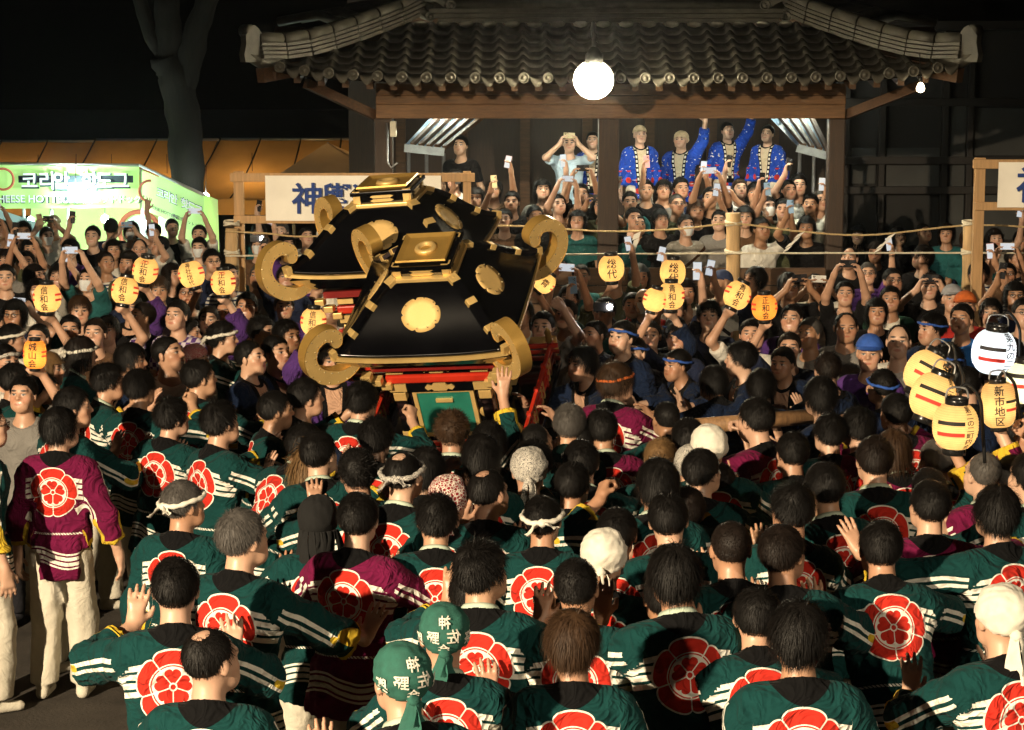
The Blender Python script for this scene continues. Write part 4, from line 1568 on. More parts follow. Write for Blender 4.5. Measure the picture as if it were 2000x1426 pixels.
def limb(m, pts, rad, seed):
    r = random.Random(seed)
    pp_, rr_ = [], []
    for i in range(len(pts) - 1):
        for k in range(5):
            f = k / 5
            pp_.append(Vector(pts[i]).lerp(Vector(pts[i + 1]), f) + Vector((r.uniform(-.02, .02), r.uniform(-.02, .02), 0)))
            rr_.append((rad[i] * (1 - f) + rad[i + 1] * f) * r.uniform(.94, 1.07))
    pp_.append(Vector(pts[-1])); rr_.append(rad[-1])
    m.tube(pp_, rr_, 14)


limb(tk, [(TX.x, 30, -.1), P(370, 500), P(368, 380), P(362, 260), P(345, 150), P(322, 110)], [.36, .28, .25, .25, .26, .22], 1)
limb(tk, [P(352, 190), P(375, 90), P(405, 0), P(440, -110), P(470, -300)], [.2, .2, .16, .14, .09], 2)
limb(tk, [P(335, 150), P(330, 60), P(325, -10), P(318, -120), P(300, -330)], [.22, .19, .17, .14, .08], 3)
limb(tk, [P(330, 125), P(290, 60), P(262, -30), P(230, -160)], [.13, .11, .09, .05], 4)
tp('trunk', tk, M_BARK)
r = random.Random(7)
lv = MB()
for c in range(60):
    a = Vector((r.gauss(0, 1.5), r.gauss(0, 1.2), r.uniform(-.6, 2.0))) + P(365, -330)
    for k in range(34):
        q = a + Vector((r.gauss(0, .33), r.gauss(0, .33), r.gauss(0, .25)))
        e = Euler((r.uniform(-.9, .9), r.uniform(-.9, .9), r.uniform(0, 6.3))).to_matrix()
        lv.add([q + e @ Vector(v) for v in ((-.05, 0, 0), (0, -.09, .01), (.05, 0, 0), (0, .09, .01))], [(0, 1, 2, 3)])
lv.build('crown', mat('leaf', (.035, .06, .02), .6, var=.4, scale=3), tree, loc=-tree.location, fixn=False)

# ---------------------------------------------------------------- tents behind the stall
M_CANVAS = mat('brown_canvas', (.38, .23, .085), .8, var=.22, scale=1.2, bmp=.3, bscale=5)
translucent(M_CANVAS, .55)
M_ADDEDBULB = mat('added_tent_bulb_glass', (.9, .8, .6), .3, emit=(1, .62, .25), estr=190)  # for bulbs added inside the tents to make the canvas glow
M_CANVASG = mat('grey_canvas', (.34, .27, .18), .8, var=.15, scale=1.5, bmp=.2, bscale=5)
for lab, x0, x1, ry, ey, Y in (('brown canvas festival tent behind the green stall, at the left edge', -160, 108, 276, 390, 33.4),
                               ('brown canvas festival tent directly behind the green stall', 112, 352, 273, 392, 33.2),
                               ('brown canvas festival tent between the tree trunk and the pavilion', 356, 745, 272, 388, 33.0)):
    A, B = at_y(x0 + 75, ry, Y + 1.6), at_y(x1 + 75 if x1 < 700 else x1, ry, Y + 1.6)
    C, D = at_y(x1 + 6, ey, Y), at_y(x0 - 6, ey, Y)
    t_ = root('festival_tent', ((C.x + D.x) / 2, Y + 1, 0), lab, 'tent')
    q_ = Part(t_)
    nb = max(2, int((x1 - x0) / 85))
    for i in range(nb):
        def sheet(u, v, i=i):
            k = (i + u * .985) / nb
            a, b = A.lerp(B, k), D.lerp(C, k)
            return a.lerp(b, v) + Vector((0, 0, -.10 * math.sin(math.pi * v) - .03 * math.sin(math.pi * u)))
        q_('roof_panel', MB().grid(sheet, 6, 8), M_CANVAS)
        q_('seam', MB().tube([Vector(sheet(0, v / 8)) + Vector((0, -.01, .012)) for v in range(9)], .014, 6), M_BLACK)
    q_('valance', MB().grid(lambda u, v: D.lerp(C, u) + Vector((0, -.02 + .015 * math.sin(u * 60), -.26 * v)), 40, 2), M_CANVAS)
    for k in (0.02, .98):
        b = D.lerp(C, k)
        q_('pole', MB().tube([(b.x, Y, 0), (b.x, Y, b.z)], .025, 8), M_STEEL)
    q_('ridge_pole', MB().tube([A, B], .025, 8), M_STEEL)
    for k in (.28, .72):  # two added bulbs per tent, hidden under the roof, light the canvas
        b = A.lerp(B, k).lerp(D.lerp(C, k), .5) + Vector((0, .1, -.55))
        bo = q_('bulb', MB().lathe([(.0001, -.07), (.05, -.05), (.065, 0), (.04, .05), (.02, .08)], 12, b), M_ADDEDBULB)
        q_('added_bulb_cord', MB().tube([b + Vector((0, 0, .08)), b + Vector((0, 0, .8))], .006, 5), M_BLACK)
translucent(M_CANVASG, .4)
for lab, apex, l, r2, base, Y in (('small grey peaked tent beside the pavilion, above the white banner', (640, 278), 548, 735, 338, 31.5),
                                  ('grey peaked tent seen through the pavilion, between its pillars', (1035, 278), 925, 1150, 345, 31.0)):
    a, b, c = at_y(apex[0], apex[1], Y + .9), at_y(l, base, Y), at_y(r2, base, Y)
    t_ = root('festival_tent', ((b.x + c.x) / 2, Y + 1, 0), lab, 'tent')
    q_ = Part(t_)
    bk0, bk1 = b + Vector((0, 1.8, 0)), c + Vector((0, 1.8, 0))
    for tri in ((a, b, c), (a, c, bk1), (a, bk1, bk0), (a, bk0, b)):
        q_('roof_panel', MB().add([Vector(v) for v in tri], [(0, 1, 2)]), M_CANVASG)
    q_('valance', MB().grid(lambda u, v: b.lerp(c, u) + Vector((0, -.01 + .012 * math.sin(u * 50), -.25 * v)), 30, 2), M_CANVASG)
    for v in (b, c, bk0, bk1):
        q_('pole', MB().tube([(v.x, v.y, 0), v], .022, 8), M_STEEL)
    b = (a + (bk0 + bk1) / 2) / 2 + Vector((0, 0, -.5))
    q_('bulb', MB().lathe([(.0001, -.07), (.05, -.05), (.065, 0), (.04, .05), (.02, .08)], 12, b), M_ADDEDBULB)  # added bulb, out of sight, that brightens the grey canvas
    q_('seam', MB().tube([a + Vector((0, -.02, .0)), (b + c) / 2 + Vector((0, -.02, 0))], .012, 6), M_STEEL)

# ---------------------------------------------------------------- green food stall
SY = 29.0
st = root('food_stall', (at_y(150, 400, SY).x, SY + 1, 0), 'glowing green hot dog stall with printed banners and hanging lamps', 'food stall')
sp = Part(st)


def glow(name, col, e):  # emission put into cloth, ink and counter stands in for lamp light
    m, nt, b = new_mat(name)
    n = noise(nt, 1.6, 3, .5, texco(nt))
    c = mixc(nt, E(nt, n.outputs[0]), [x * .8 for x in col], [min(1, x * 1.2) for x in col])
    nt.links.new(c, b.inputs['Base Color'])
    nt.links.new(c, b.inputs['Emission Color'])
    setp(b, Roughness=.7, Emission_Strength=e)
    return m


M_LIME = glow('emissive_green_banner', (.36, .66, .20), .85)
M_LIME2 = glow('emissive_yellow_green_sheet', (.55, .78, .28), .55)
M_AQUA = glow('emissive_pale_banner', (.40, .68, .62), .55)
M_INKD = mat('banner_dark_ink', (.02, .04, .05), .7)
M_INKW = glow('banner_white_ink', (.70, .85, .80), .55)
M_REDI = glow('banner_red_ink', (.55, .16, .09), .35)
A, B = at_y(-60, 322, SY), at_y(272, 326, SY)
Cb, Db = at_y(272, 406, SY), at_y(-60, 408, SY)
sp('front_banner', MB().grid(lambda u, v: A.lerp(B, u).lerp(Db.lerp(Cb, u), v) + Vector((0, .02 * math.sin(u * 25), 0)), 30, 4), M_LIME)
B2, C2, E2, F2 = at_y(398, 384, SY - 1.7), at_y(398, 462, SY - 1.7), at_y(277, 332, SY), at_y(277, 408, SY)
side_pt = lambda u, v: E2.lerp(B2, u).lerp(F2.lerp(C2, u), v) + Vector((0, .015 * math.sin(u * 20), 0))
sp('side_banner', MB().grid(side_pt, 20, 4), M_LIME)
sp('side_curtain', MB().grid(lambda u, v: E2.lerp(B2, .2 + u * .93).lerp(at_y(300 + 120 * u, 545, SY - 1.5 * u), v) + Vector((.06, .08, 0)), 12, 6), M_LIME2)
sp('back_sheet', MB().grid(lambda u, v: at_y(60 + 330 * u, 395, SY + 1.8).lerp(at_y(60 + 330 * u, 520, SY + 1.8), v), 12, 6), M_LIME2)
sp('lower_banner', MB().grid(lambda u, v: at_y(-40 + 118 * u, 396 + 40 * u, SY - .4).lerp(at_y(-40 + 118 * u, 440 + 58 * u, SY - .4), v), 10, 3), M_AQUA)
for x, y0 in ((46, 400), (98, 330), (133, 400), (276, 330)):
    a = at_y(x, y0, SY + .05)
    sp('pole', MB().tube([a, (a.x, a.y, 0)], .026, 8), M_WHITEPOLE)
sp('top_rail', MB().tube([A + Vector((0, .03, .02)), B + Vector((0, .03, .02))], .022, 8), M_WHITEPOLE)
sp('side_rail', MB().tube([B + Vector((0, .03, .02)), B2 + Vector((0, .02, .02))], .022, 8), M_WHITEPOLE)
sp('counter', MB().box((at_y(190, 470, SY).x, SY + .3, .45), (2.2, .6, .9), bev=.02), M_LIME2)


def lay(parent_part, name, text, m, place, size, off=0.0):
    """flat lettering laid on a surface; place(x, y) gives the point"""
    vs, fs = glyphs(text, size)
    mb = MB().add([place(v.x, v.y) + Vector((0, -.012 - off, 0)) for v in vs], fs)
    return parent_part(name, mb, m)


pxm = SY / FPX
fpl = lambda cx, cy: (lambda x, y: at_y(cx, cy, SY - .05) + Vector((x, 0, y)))
sp('text_band', MB().box(at_y(148, 350, SY - .04), (1.62, .006, .1)), M_INKD)
for ch, cx in zip('코리안핫도그', (58, 92, 120, 175, 204, 236)):
    lay(sp, 'lettering', ch, M_INKD, fpl(cx + 1.5, 355), .30)
    lay(sp, 'lettering', ch, M_INKW, fpl(cx, 353), .265, .006)
lay(sp, 'lettering', 'CHEESE HOTTEOK', M_INKD, fpl(67, 389), .155)
lay(sp, 'lettering', 'CHEESE HOTTEOK', M_INKW, fpl(66, 388), .145, .006)
lay(sp, 'lettering', '韓国式ホットドッグ', M_INKD, fpl(206, 390), .125)
lay(sp, 'lettering', '韓国式ホットドッグ', M_INKW, fpl(205.5, 389), .115, .006)
for cx, cy, pl in ((6, 350, fpl(6, 350)), (292, 360, None)):
    ctr = at_y(cx, cy, SY - .05) if pl else side_pt(.14, .45) + Vector((0, -.03, 0))
    sp('logo_ring', MB().lathe([(.13, -.004), (.165, -.004), (.165, .004), (.13, .004), (.13, -.004)], 24, ctr, Matrix.Rotation(R(90), 3, 'X'), cap=False), M_REDI)
ctr = at_y(272, 452, SY + 1.7)
sp('logo_ring', MB().lathe([(.26, -.004), (.33, -.004), (.33, .004), (.26, .004), (.26, -.004)], 28, ctr, Matrix.Rotation(R(90), 3, 'X'), cap=False), M_REDI)
sp('logo_disc', MB().lathe([(.0001, -.003), (.24, -.003), (.24, .003), (.0001, .003)], 28, ctr, Matrix.Rotation(R(90), 3, 'X')), M_INKW)
spl = lambda cu, cv: (lambda x, y: side_pt(cu + x / 1.05, cv - y / .56) + Vector((0, -.02, 0)))
for ch, cu in zip('코리안핫도그', (.32, .43, .54, .71, .82, .93)):
    lay(sp, 'lettering', ch, M_INKD, spl(cu, .38), .17)
    lay(sp, 'lettering', ch, M_INKW, spl(cu, .38), .145, .006)
lay(sp, 'lettering', 'CHEESE HOTTEOK', M_INKD, spl(.36, .82), .062)
lay(sp, 'lettering', '韓国式ホットドッグ', M_INKD, spl(.78, .80), .062)
M_STALLBULB = mat('stall_lamp_glass', (.9, .95, .9), .3, emit=(.85, 1.0, .93), estr=220)
for nm, px, py, Y, rad in (('a', 148, 372, SY - .35, .10), ('b', 286, 438, SY - .2, .055), ('c', 402, 383, SY + .4, .05), ('d', 205, 428, SY + .9, .06), ('e', 60, 430, SY + .9, .05)):  # lamp d is added inside to light the back sheet and people
    c = at_y(px, py, Y)
    g_ = sp('lamp', MB().lathe([(.0001, -rad), (rad * .7, -rad * .7), (rad, 0), (rad * .7, rad * .7), (.0001, rad)], 16, c), M_STALLBULB)
    sp('lamp_cord', MB().tube([c + Vector((0, 0, rad)), c + Vector((0, .1, rad + .4))], .006, 5), M_BLACK)

# ---------------------------------------------------------------- wooden frames with banners, log posts, ropes


def frame(lab, fab, x0, x1, ytop, ylow, Y, bx0, bx1, text, tx, tsz, right_post=True):
    a, b = at_y(x0, ytop, Y), at_y(x1, ytop, Y)
    zl = at_y(x0, ylow, Y).z
    r_ = root('wooden_stand', (a.x, Y, 0), lab, 'frame')
    q_ = Part(r_)
    q_('post', MB().box((a.x, Y, a.z / 2 + .03), (.10, .07, a.z + .06), bev=.006), M_PINE)
    if right_post:
        q_('post', MB().box((b.x, Y, b.z / 2 + .03), (.08, .07, b.z + .06), bev=.006), M_PINE)
    q_('top_rail', MB().box(((a.x + b.x) / 2, Y - .055, a.z), (b.x - a.x + .16, .04, .09), bev=.006), M_PINE)
    q_('lower_rail', MB().box(((a.x + b.x) / 2, Y - .055, zl), (b.x - a.x + .1, .04, .08), bev=.006), M_PINE)
    c0, c1 = at_y(bx0, ytop, Y).x, at_y(bx1, ytop, Y).x
    s_ = tag(empty('banner', ((c0 + c1) / 2, Y - .1, a.z)), fab, 'banner')
    k_ = Part(s_)
    k_('cloth', MB().grid(lambda u, v: (c0 + (c1 - c0) * u, Y - .10 + .012 * math.sin(u * 17 + v) * v, a.z + .02 - (a.z - zl + .03) * v), 40, 8), M_BANNER)
    zc = (a.z + zl) / 2 + .0
    for ch, cx in zip(text, tx):
        p = at_y(cx, 300, Y).x
        vs, fs = glyphs(ch, tsz)
        k_('lettering', MB().add([(p + v.x, Y - .135, zc + v.y) for v in vs], fs), M_INK)


frame('pale pine frame carrying the white banner behind the clashing shrines', 'white cloth banner with blue lettering behind the gilded shrines', 466, 912, 346, 428, 20.9, 520, 862, '神輿退', (602, 660, 718), .33)
frame('pale pine frame carrying a white banner at the right edge', 'white cloth banner cut off by the right edge of the picture', 1914, 2210, 320, 402, 20.0, 1946, 2260, '神', (2016,), .36)

for lab, x, y0, Y, rad in (('peeled log post standing alone between the ropes in front of the pavilion', 1433, 416, 20.8, .074),
                           ('peeled log post beside the banner frame at the right edge', 1893, 433, 20.6, .058),
                           ('peeled log post beside the banner frame near the green stall', 452, 446, 20.8, .066)):
    t = at_y(x, y0, Y)
    r_ = root('log_post', (t.x, Y, 0), lab, 'post')
    q_ = Part(r_)
    lm = MB()
    rnd = random.Random(x)
    lm.tube([(t.x + rnd.uniform(-.006, .006), Y, z) for z in np.linspace(0, t.z, 14)], [rad * rnd.uniform(.95, 1.06) for _ in range(14)], 14)
    q_('log', lm, M_LOG)
    for yy in (440, 496):
        z = at_y(x, yy, Y).z
        q_('rope_lashing', MB().tube([(t.x + (rad + .008) * math.cos(k * .7), Y + (rad + .008) * math.sin(k * .7), z + .022 * math.sin(k * .39) + .0012 * k) for k in range(30)], .011, 6), M_ROPEW)


def rope(lab, pts, Y, rad, m):
    P_ = [at_y(x, y, Y) for x, y in pts]
    out = []
    for i in range(len(P_) - 1):
        for k in range(10):
            f = k / 10
            c = [P_[max(i - 1, 0)], P_[i], P_[i + 1], P_[min(i + 2, len(P_) - 1)]]
            out.append(.5 * ((2 * c[1]) + (c[2] - c[0]) * f + (2 * c[0] - 5 * c[1] + 4 * c[2] - c[3]) * f * f + (3 * c[1] - c[0] - 3 * c[2] + c[3]) * f ** 3))
    out.append(P_[-1])
    mb = MB()
    for s in range(3):                                           # three twisted strands
        mb.tube([p + Vector((0, math.sin(i * 1.1 + s * 2.09), math.cos(i * 1.1 + s * 2.09))) * rad * .5 for i, p in enumerate(out)], rad * .62, 6)
    o = mb.build('rope', m)
    return tag(o, lab, 'rope')


rope('upper straw rope sagging across the front of the pavilion', [(440, 452), (520, 456), (600, 462), (800, 452), (985, 441), (1180, 452), (1330, 447), (1433, 437), (1560, 452), (1700, 459), (1893, 440), (2040, 446)], 20.72, .0095, M_ROPE)
rope('lower taut white rope across the front of the pavilion', [(440, 500), (600, 499), (900, 499), (1120, 497), (1433, 495), (1893, 494), (2040, 495)], 20.70, .0095, M_ROPEW)
for lab, x, y, dx, dy in (('white folded paper streamer hanging from the rope near the middle pillar', 1246, 455, -14, 48), ('white folded paper streamer blown sideways next to the lone log post', 1566, 455, -34, 36),
                          ('white folded paper streamer on the rope in front of the dark building', 1744, 458, -34, 34)):
    a = at_y(x, y, 20.66)
    mb = MB()
    for k in range(4):
        q0 = at_y(x + dx * k / 4, y + dy * k / 4, 20.66)
        q1 = at_y(x + dx * (k + 1) / 4, y + dy * (k + 1) / 4, 20.66)
        s_ = Vector((.028, 0, .012)) * (1 if k % 2 else 1.25)
        o_ = Vector((.005 * (1 if k % 2 else -1), -.004 * k, 0))
        mb.add([q0 + o_ - s_, q0 + o_ + s_, q1 + o_ + s_, q1 + o_ - s_, q0 + o_ - s_ + Vector((0, .003, 0)), q0 + o_ + s_ + Vector((0, .003, 0)), q1 + o_ + s_ + Vector((0, .003, 0)), q1 + o_ - s_ + Vector((0, .003, 0))], [(0, 1, 2, 3), (7, 6, 5, 4), (0, 4, 5, 1), (2, 6, 7, 3)])
    tag(mb.build('paper_streamer', M_PAPER), lab, 'streamer')

# ---------------------------------------------------------------- dark building on the east side
M_WALLD = mat('dark_plaster', (.018, .017, .016), .9, var=.3, scale=2)
M_WALLP = mat('pale_panel', (.045, .045, .042), .85, var=.25, scale=2.5)
M_DPOST = wood('dark_building_timber', (.010, .007, .005))
db = root('dark_building', (at_y(1850, 300, 27).x, 27, 0), 'dark timber building with plaster panels beyond the pavilion', 'building')
dp = Part(db)
gx = lambda px: at_y(px, 300, 27).x
gz = lambda py: at_y(1800, py, 27).z
dp('wall', MB().box(((gx(1640) + gx(2300)) / 2, 27.3, gz(60) / 2), (gx(2300) - gx(1640), .2, gz(60))), M_WALLD)
for x0, x1, y0, y1 in ((1858, 1890, 208, 310), (1858, 1890, 318, 480), (1905, 2060, 212, 305), (1668, 1715, 290, 360), (1735, 1840, 290, 365), (1905, 2060, 330, 470)):
    dp('plaster_panel', MB().box(((gx(x0) + gx(x1)) / 2, 27.17, (gz(y0) + gz(y1)) / 2), (gx(x1) - gx(x0), .05, gz(y0) - gz(y1)), bev=.006), M_WALLP)
for px in (1655, 1725, 1848, 1897, 2075):
    dp('post', MB().box((gx(px), 27.12, gz(60) / 2), (.08, .1, gz(60)), bev=.008), M_DPOST)
for py in (200, 314, 372):
    dp('rail', MB().box(((gx(1640) + gx(2300)) / 2, 27.06, gz(py)), (gx(2300) - gx(1640), .08, .1), bev=.008), M_DPOST)
dp('eave', MB().box(((gx(1640) + gx(2300)) / 2, 26.7, gz(60) + .05), (gx(2300) - gx(1640) + .4, 1.5, .1)), M_DPOST)


# ================================================================ PORTABLE SHRINES
def gold_mat(name, col, rough, metal):
    m, nt, b = new_mat(name)
    v = texco(nt)
    n = noise(nt, 9, 5, .6, v)
    n2 = noise(nt, 140, 3, .6, v)
    f = E(nt, n.outputs[0])
    nt.links.new(mixc(nt, f, [x * .78 for x in col], [min(1, x * 1.12) for x in col]), b.inputs['Base Color'])
    nt.links.new(((f - .5) * .35 + rough).k, b.inputs['Roughness'])
    setp(b, Metallic=metal, Specular_IOR_Level=.5)
    bump(nt, b, n2.outputs[0], .10, .004)
    return m


M_GOLD = gold_mat('gilded_copper', (.92, .62, .23), .42, .50)
M_GOLDR = gold_mat('gilded_rim', (.66, .40, .10), .36, .6)
M_GOLDD = gold_mat('gilded_disc', (.80, .54, .20), .62, .22)
M_LACQ = mat('black_lacquer', (.0022, .0022, .003), .13, var=.4, scale=3, rvar=-.26, spec=.45)
M_VERM = mat('vermilion_lacquer', (.52, .030, .012), .35, var=.2, scale=6, coat=.3)
M_JADE = mat('green_lacquer', (.018, .17, .12), .4, var=.2, scale=7, coat=.2)
M_RIVET = mat('rivet_brass', (.95, .78, .45), .25, .8, var=.1)
M_DKRED = mat('dark_red_lacquer', (.20, .012, .010), .4, var=.2)


def spline(pts, n):
    out = []
    P_ = [Vector(p) for p in pts]
    for i in range(len(P_) - 1):
        c = [P_[max(i - 1, 0)], P_[i], P_[i + 1], P_[min(i + 2, len(P_) - 1)]]
        for k in range(n):
            f = k / n
            out.append(.5 * ((2 * c[1]) + (c[2] - c[0]) * f + (2 * c[0] - 5 * c[1] + 4 * c[2] - c[3]) * f * f + (3 * c[1] - c[0] - 3 * c[2] + c[3]) * f ** 3))
    out.append(P_[-1])
    return out


def scroll_mesh():
    """fern-curl finial: a thick slab curling up and back; x = outward, z = up"""
    ctl = [(-.17, 0, -.085), (-.06, 0, -.125), (.06, 0, -.105), (.165, 0, -.02), (.195, 0, .10), (.145, 0, .205), (.045, 0, .245), (-.03, 0, .205), (-.035, 0, .155)]
    wid = [.026, .044, .055, .053, .049, .048, .050, .053, .046]
    c = spline(ctl, 6)
    nn = len(c)
    w = [wid[min(int(i / 6), 8)] + (wid[min(int(i / 6) + 1, 8)] - wid[min(int(i / 6), 8)]) * ((i / 6) % 1) for i in range(nn)]
    outer, inner = [], []
    for i in range(nn):
        t = (c[min(i + 1, nn - 1)] - c[max(i - 1, 0)]).normalized()
        nrm = Vector((t.z, 0, -t.x))
        outer.append(c[i] + nrm * w[i])
        inner.append(c[i] - nrm * w[i])
    t = (c[-1] - c[-2]).normalized()
    endcap = []
    n0 = Vector((t.z, 0, -t.x))
    for k in range(1, 6):
        a = math.pi * k / 6
        endcap.append(c[-1] + n0 * math.cos(a) * w[-1] + t * math.sin(a) * w[-1])
    th = .046
    side = MB()
    rim = MB()
    for s in (-1, 1):
        vs = [Vector((p.x, s * th, p.z)) for p in outer] + [Vector((p.x, s * th, p.z)) for p in inner]
        side.add(vs, [(i, i + 1, nn + i + 1, nn + i) for i in range(nn - 1)])
        side.add([Vector((p.x, s * th, p.z)) for p in [outer[-1]] + endcap + [inner[-1]]], [tuple(range(7))])
    loop = outer + endcap + inner[::-1]
    m = len(loop)
    rim.add([Vector((p.x, -th - .003, p.z)) for p in loop] + [Vector((p.x, th + .003, p.z)) for p in loop], [(i, (i + 1) % m, (i + 1) % m + m, i + m) for i in range(m)], True)
    riv = MB()
    for i in range(1, nn, 3):
        for s in (-1, 1):
            for q, k in ((outer, .70), (inner, .70)):
                p = c[i].lerp(q[i], k)
                riv.lathe([(.0055, 0), (.0045, .003), (.0001, .004)], 6, (p.x, s * th, p.z), Matrix.Rotation(R(90 if s < 0 else -90), 3, 'X'))
    return side.mesh('scroll_side'), rim.mesh('scroll_rim'), riv.mesh('rivets')


SCROLL = scroll_mesh()


def flower_disc(rad, notch=5):
    """gilt disc outline with small notches at its rim"""
    out = []
    for i in range(80):
        a = 2 * math.pi * i / 80 + .3
        d = abs(((a * notch / (2 * math.pi)) % 1) - .5) * 2
        k = 1 - (.13 if d < .10 else (.03 if d < .15 else 0))
        out.append((rad * k * math.cos(a), rad * k * math.sin(a)))
    return out


def shrine(label, euler, loc, b, skip=(), full=True):
    M0 = Matrix.Translation(loc) @ (Matrix.Rotation(euler[2], 4, 'Z') @ Matrix.Rotation(euler[1], 4, 'Y') @ Matrix.Rotation(euler[0], 4, 'X'))
    o = bpy.data.objects.new('portable_shrine', None)
    link(o)
    o.matrix_world = M0
    tag(o, label, 'portable shrine', 'portable shrines clashing in the crowd')
    K = b / .63
    a, H = .20 * K, .36 * K
    P = lambda name, mb, m, parent=None: mb.build(name, m, parent or o)
    hs = lambda s: a + (b - a) * s
    zs = lambda s: H * ((.5 + .5 * math.cos(math.pi * s)) * .55 + .45 * (1 - s))
    lift = lambda u, s: .035 * K * abs(u) ** 3 * s ** 3

    def surf(f, u, s, off=0.0):
        v = Vector((u * hs(s), -hs(s), zs(s) + lift(u, s) + off))
        return Matrix.Rotation(f * math.pi / 2, 3, 'Z') @ v
    for f in range(4):
        me = MB().grid(lambda u, v: surf(f, (u - .5) * 2, v), 20, 20).mesh('roof_panel')
        solid(me, .018)
        pn = mobj('roof_panel', me, M_LACQ, o)
        # crest disc following the curved panel
        r0 = .142 * K
        pl = flower_disc(r0)
        dm = MB()
        for ring in (1.0, .66, .33):
            dm.v += [tuple(surf(f, x * ring / hs(.50 - y * ring / (b * 1.15)), .50 - y * ring / (b * 1.15), .030)) for x, y in pl]
        dm.v.append(tuple(surf(f, 0, .5, .030)))
        for k in range(2):
            dm.f += [(k * 80 + i, k * 80 + (i + 1) % 80, (k + 1) * 80 + (i + 1) % 80, (k + 1) * 80 + i) for i in range(80)]
        dm.f += [(160 + i, 160 + (i + 1) % 80, 240) for i in range(80)]
        dm.sm = [True] * len(dm.f)
        ds = mobj('crest_disc', solid(dm.mesh('crest_disc'), .012), M_GOLDD, pn)
        rv = MB()
        for i in range(10):
            x, y = .88 * r0 * math.cos(i * .628 + .1), .88 * r0 * math.sin(i * .628 + .1)
            rv.lathe([(.006, 0), (.005, .004), (.0001, .006)], 6, surf(f, x / hs(.5 - y / (b * 1.15)), .5 - y / (b * 1.15), .042))
        mobj('rivets', rv.mesh('rivets'), M_RIVET, pn)['kind'] = 'stuff'
        # corner ridge with gilt bands
        rg = MB()
        pts = [surf(f, 1.0, s / 14, .012) for s in range(15)]
        for i in range(14):
            rg.bar(pts[i], pts[i + 1] + (pts[i + 1] - pts[i]) * .06, .062 * K, .05 * K)
        ro = P('ridge', rg, M_LACQ)
        for i0, i1 in ((0, 1.6), (4.6, 5.6), (9, 10), (13.2, 14.2)):
            at = lambda t: pts[min(int(t), 13)] + (pts[min(int(t), 13) + 1] - pts[min(int(t), 13)]) * (t - min(int(t), 13))
            mobj('ridge_band', MB().bar(at(i0), at(i1), .072 * K, .060 * K, bev=.006).mesh('ridge_band'), M_GOLD, ro)
        # eave edge: gilt line, deep black fascia with gilt corner fittings
        ev = MB()
        for i in range(16):
            p0, p1 = surf(f, -1 + i / 8, 1.0, -.02), surf(f, -1 + (i + 1) / 8, 1.0, -.02)
            ev.bar(p0, p1, .03, .026)
        P('eave_trim', ev, M_GOLD)
        Rf = Matrix.Rotation(f * math.pi / 2, 3, 'Z')
        fa = MB()
        fa.add([Rf @ Vector(v) for v in ((-b * .98, -b * .985, -.03), (b * .98, -b * .985, -.03), (b * .84, -b * .86, -.13), (-b * .84, -b * .86, -.13), (-b * .98, -b * .9, -.03), (b * .98, -b * .9, -.03), (b * .84, -b * .8, -.13), (-b * .84, -b * .8, -.13))], [(0, 1, 2, 3), (5, 4, 7, 6), (3, 2, 6, 7)])
        fo = P('fascia', fa, M_LACQ)
        for s in (-1, 1):
            pl2 = [(0, 0), (.16, 0), (.125, -.03), (.14, -.055), (.10, -.07), (.10, -.10), (0, -.10)]
            cf = MB()
            cf.prism([(-s * x, z * 1.0) for x, z in pl2], .006)
            cf.v = [tuple(Rf @ Vector((s * b * .975 + v[0] + s * v[2] * 1.0 * .9 * 0 + (v[2] * s * .9), -b * .99 - v[2] * .80 * -1 * -1 + v[1], -.03 + v[2] * .95))) for v in [Vector(q) for q in cf.v]]
            mobj('corner_fitting', cf.mesh('corner_fitting'), M_GOLD, fo)
        # scroll finial on the corner
        if f not in skip:
            root_ = empty('scroll_finial', parent=o)
            root_.matrix_local = Matrix.Rotation(f * math.pi / 2 - math.pi / 4, 4, 'Z') @ Matrix.Translation((b * 1.414 - .01, 0, .0)) @ Matrix.Scale(.98 * K ** .3, 4)
            mobj('scroll_side', SCROLL[0], M_GOLD, root_)
            mobj('scroll_rim', SCROLL[1], M_GOLDR, root_)
            mobj('rivets', SCROLL[2], M_RIVET, root_)['kind'] = 'stuff'
    # crowning box
    zc = zs(0)
    P('box_collar', MB().box((0, 0, zc + .012), (2 * a + .075, 2 * a + .075, .04), bev=.008), M_GOLD)
    bx = P('crown_box', MB().box((0, 0, zc + .03 + .032 * K), (2 * a, 2 * a, .064 * K), bev=.006), M_LACQ)
    for f in range(4):
        Rf = Matrix.Rotation(f * math.pi / 2, 3, 'Z')
        for s in (-1, 1):
            pl = MB().box(Rf @ Vector((s * (a - .025), -a - .004, zc + .03 + .045 * K)), (.05, .012, .088 * K) if f % 2 == 0 else (.012, .05, .088 * K))
            mobj('corner_plate', pl.mesh('corner_plate'), M_GOLD, bx)
        hexa = [(-.085 * K, 0), (-.06 * K, .012), (.06 * K, .012), (.085 * K, 0), (.06 * K, -.012), (-.06 * K, -.012)]
        for dz in (.018, .046):
            pl = MB().prism([(x, z) for x, z in hexa], .01, Rf, Rf @ Vector((0, -a - .004, zc + .03 + dz * K)))
            mobj('side_plate', pl.mesh('side_plate'), M_GOLD, bx)
    P('crown_slab', MB().box((0, 0, zc + .035 + .068 * K), (2 * a + .05, 2 * a + .05, .03), bev=.005), M_LACQ)
    tr = MB()
    q0, q1, q2 = a * .80, a * .92, a * .72
    z0 = zc + .045 + .068 * K
    lv = [(q0, z0), (q1, z0 + .022 * K), (q1 * .97, z0 + .034 * K), (q2, z0 + .018 * K), (q2 * .8, z0 + .016 * K)]
    for q, z in lv:
        tr.v += [(-q, -q, z), (q, -q, z), (q, q, z), (-q, q, z)]
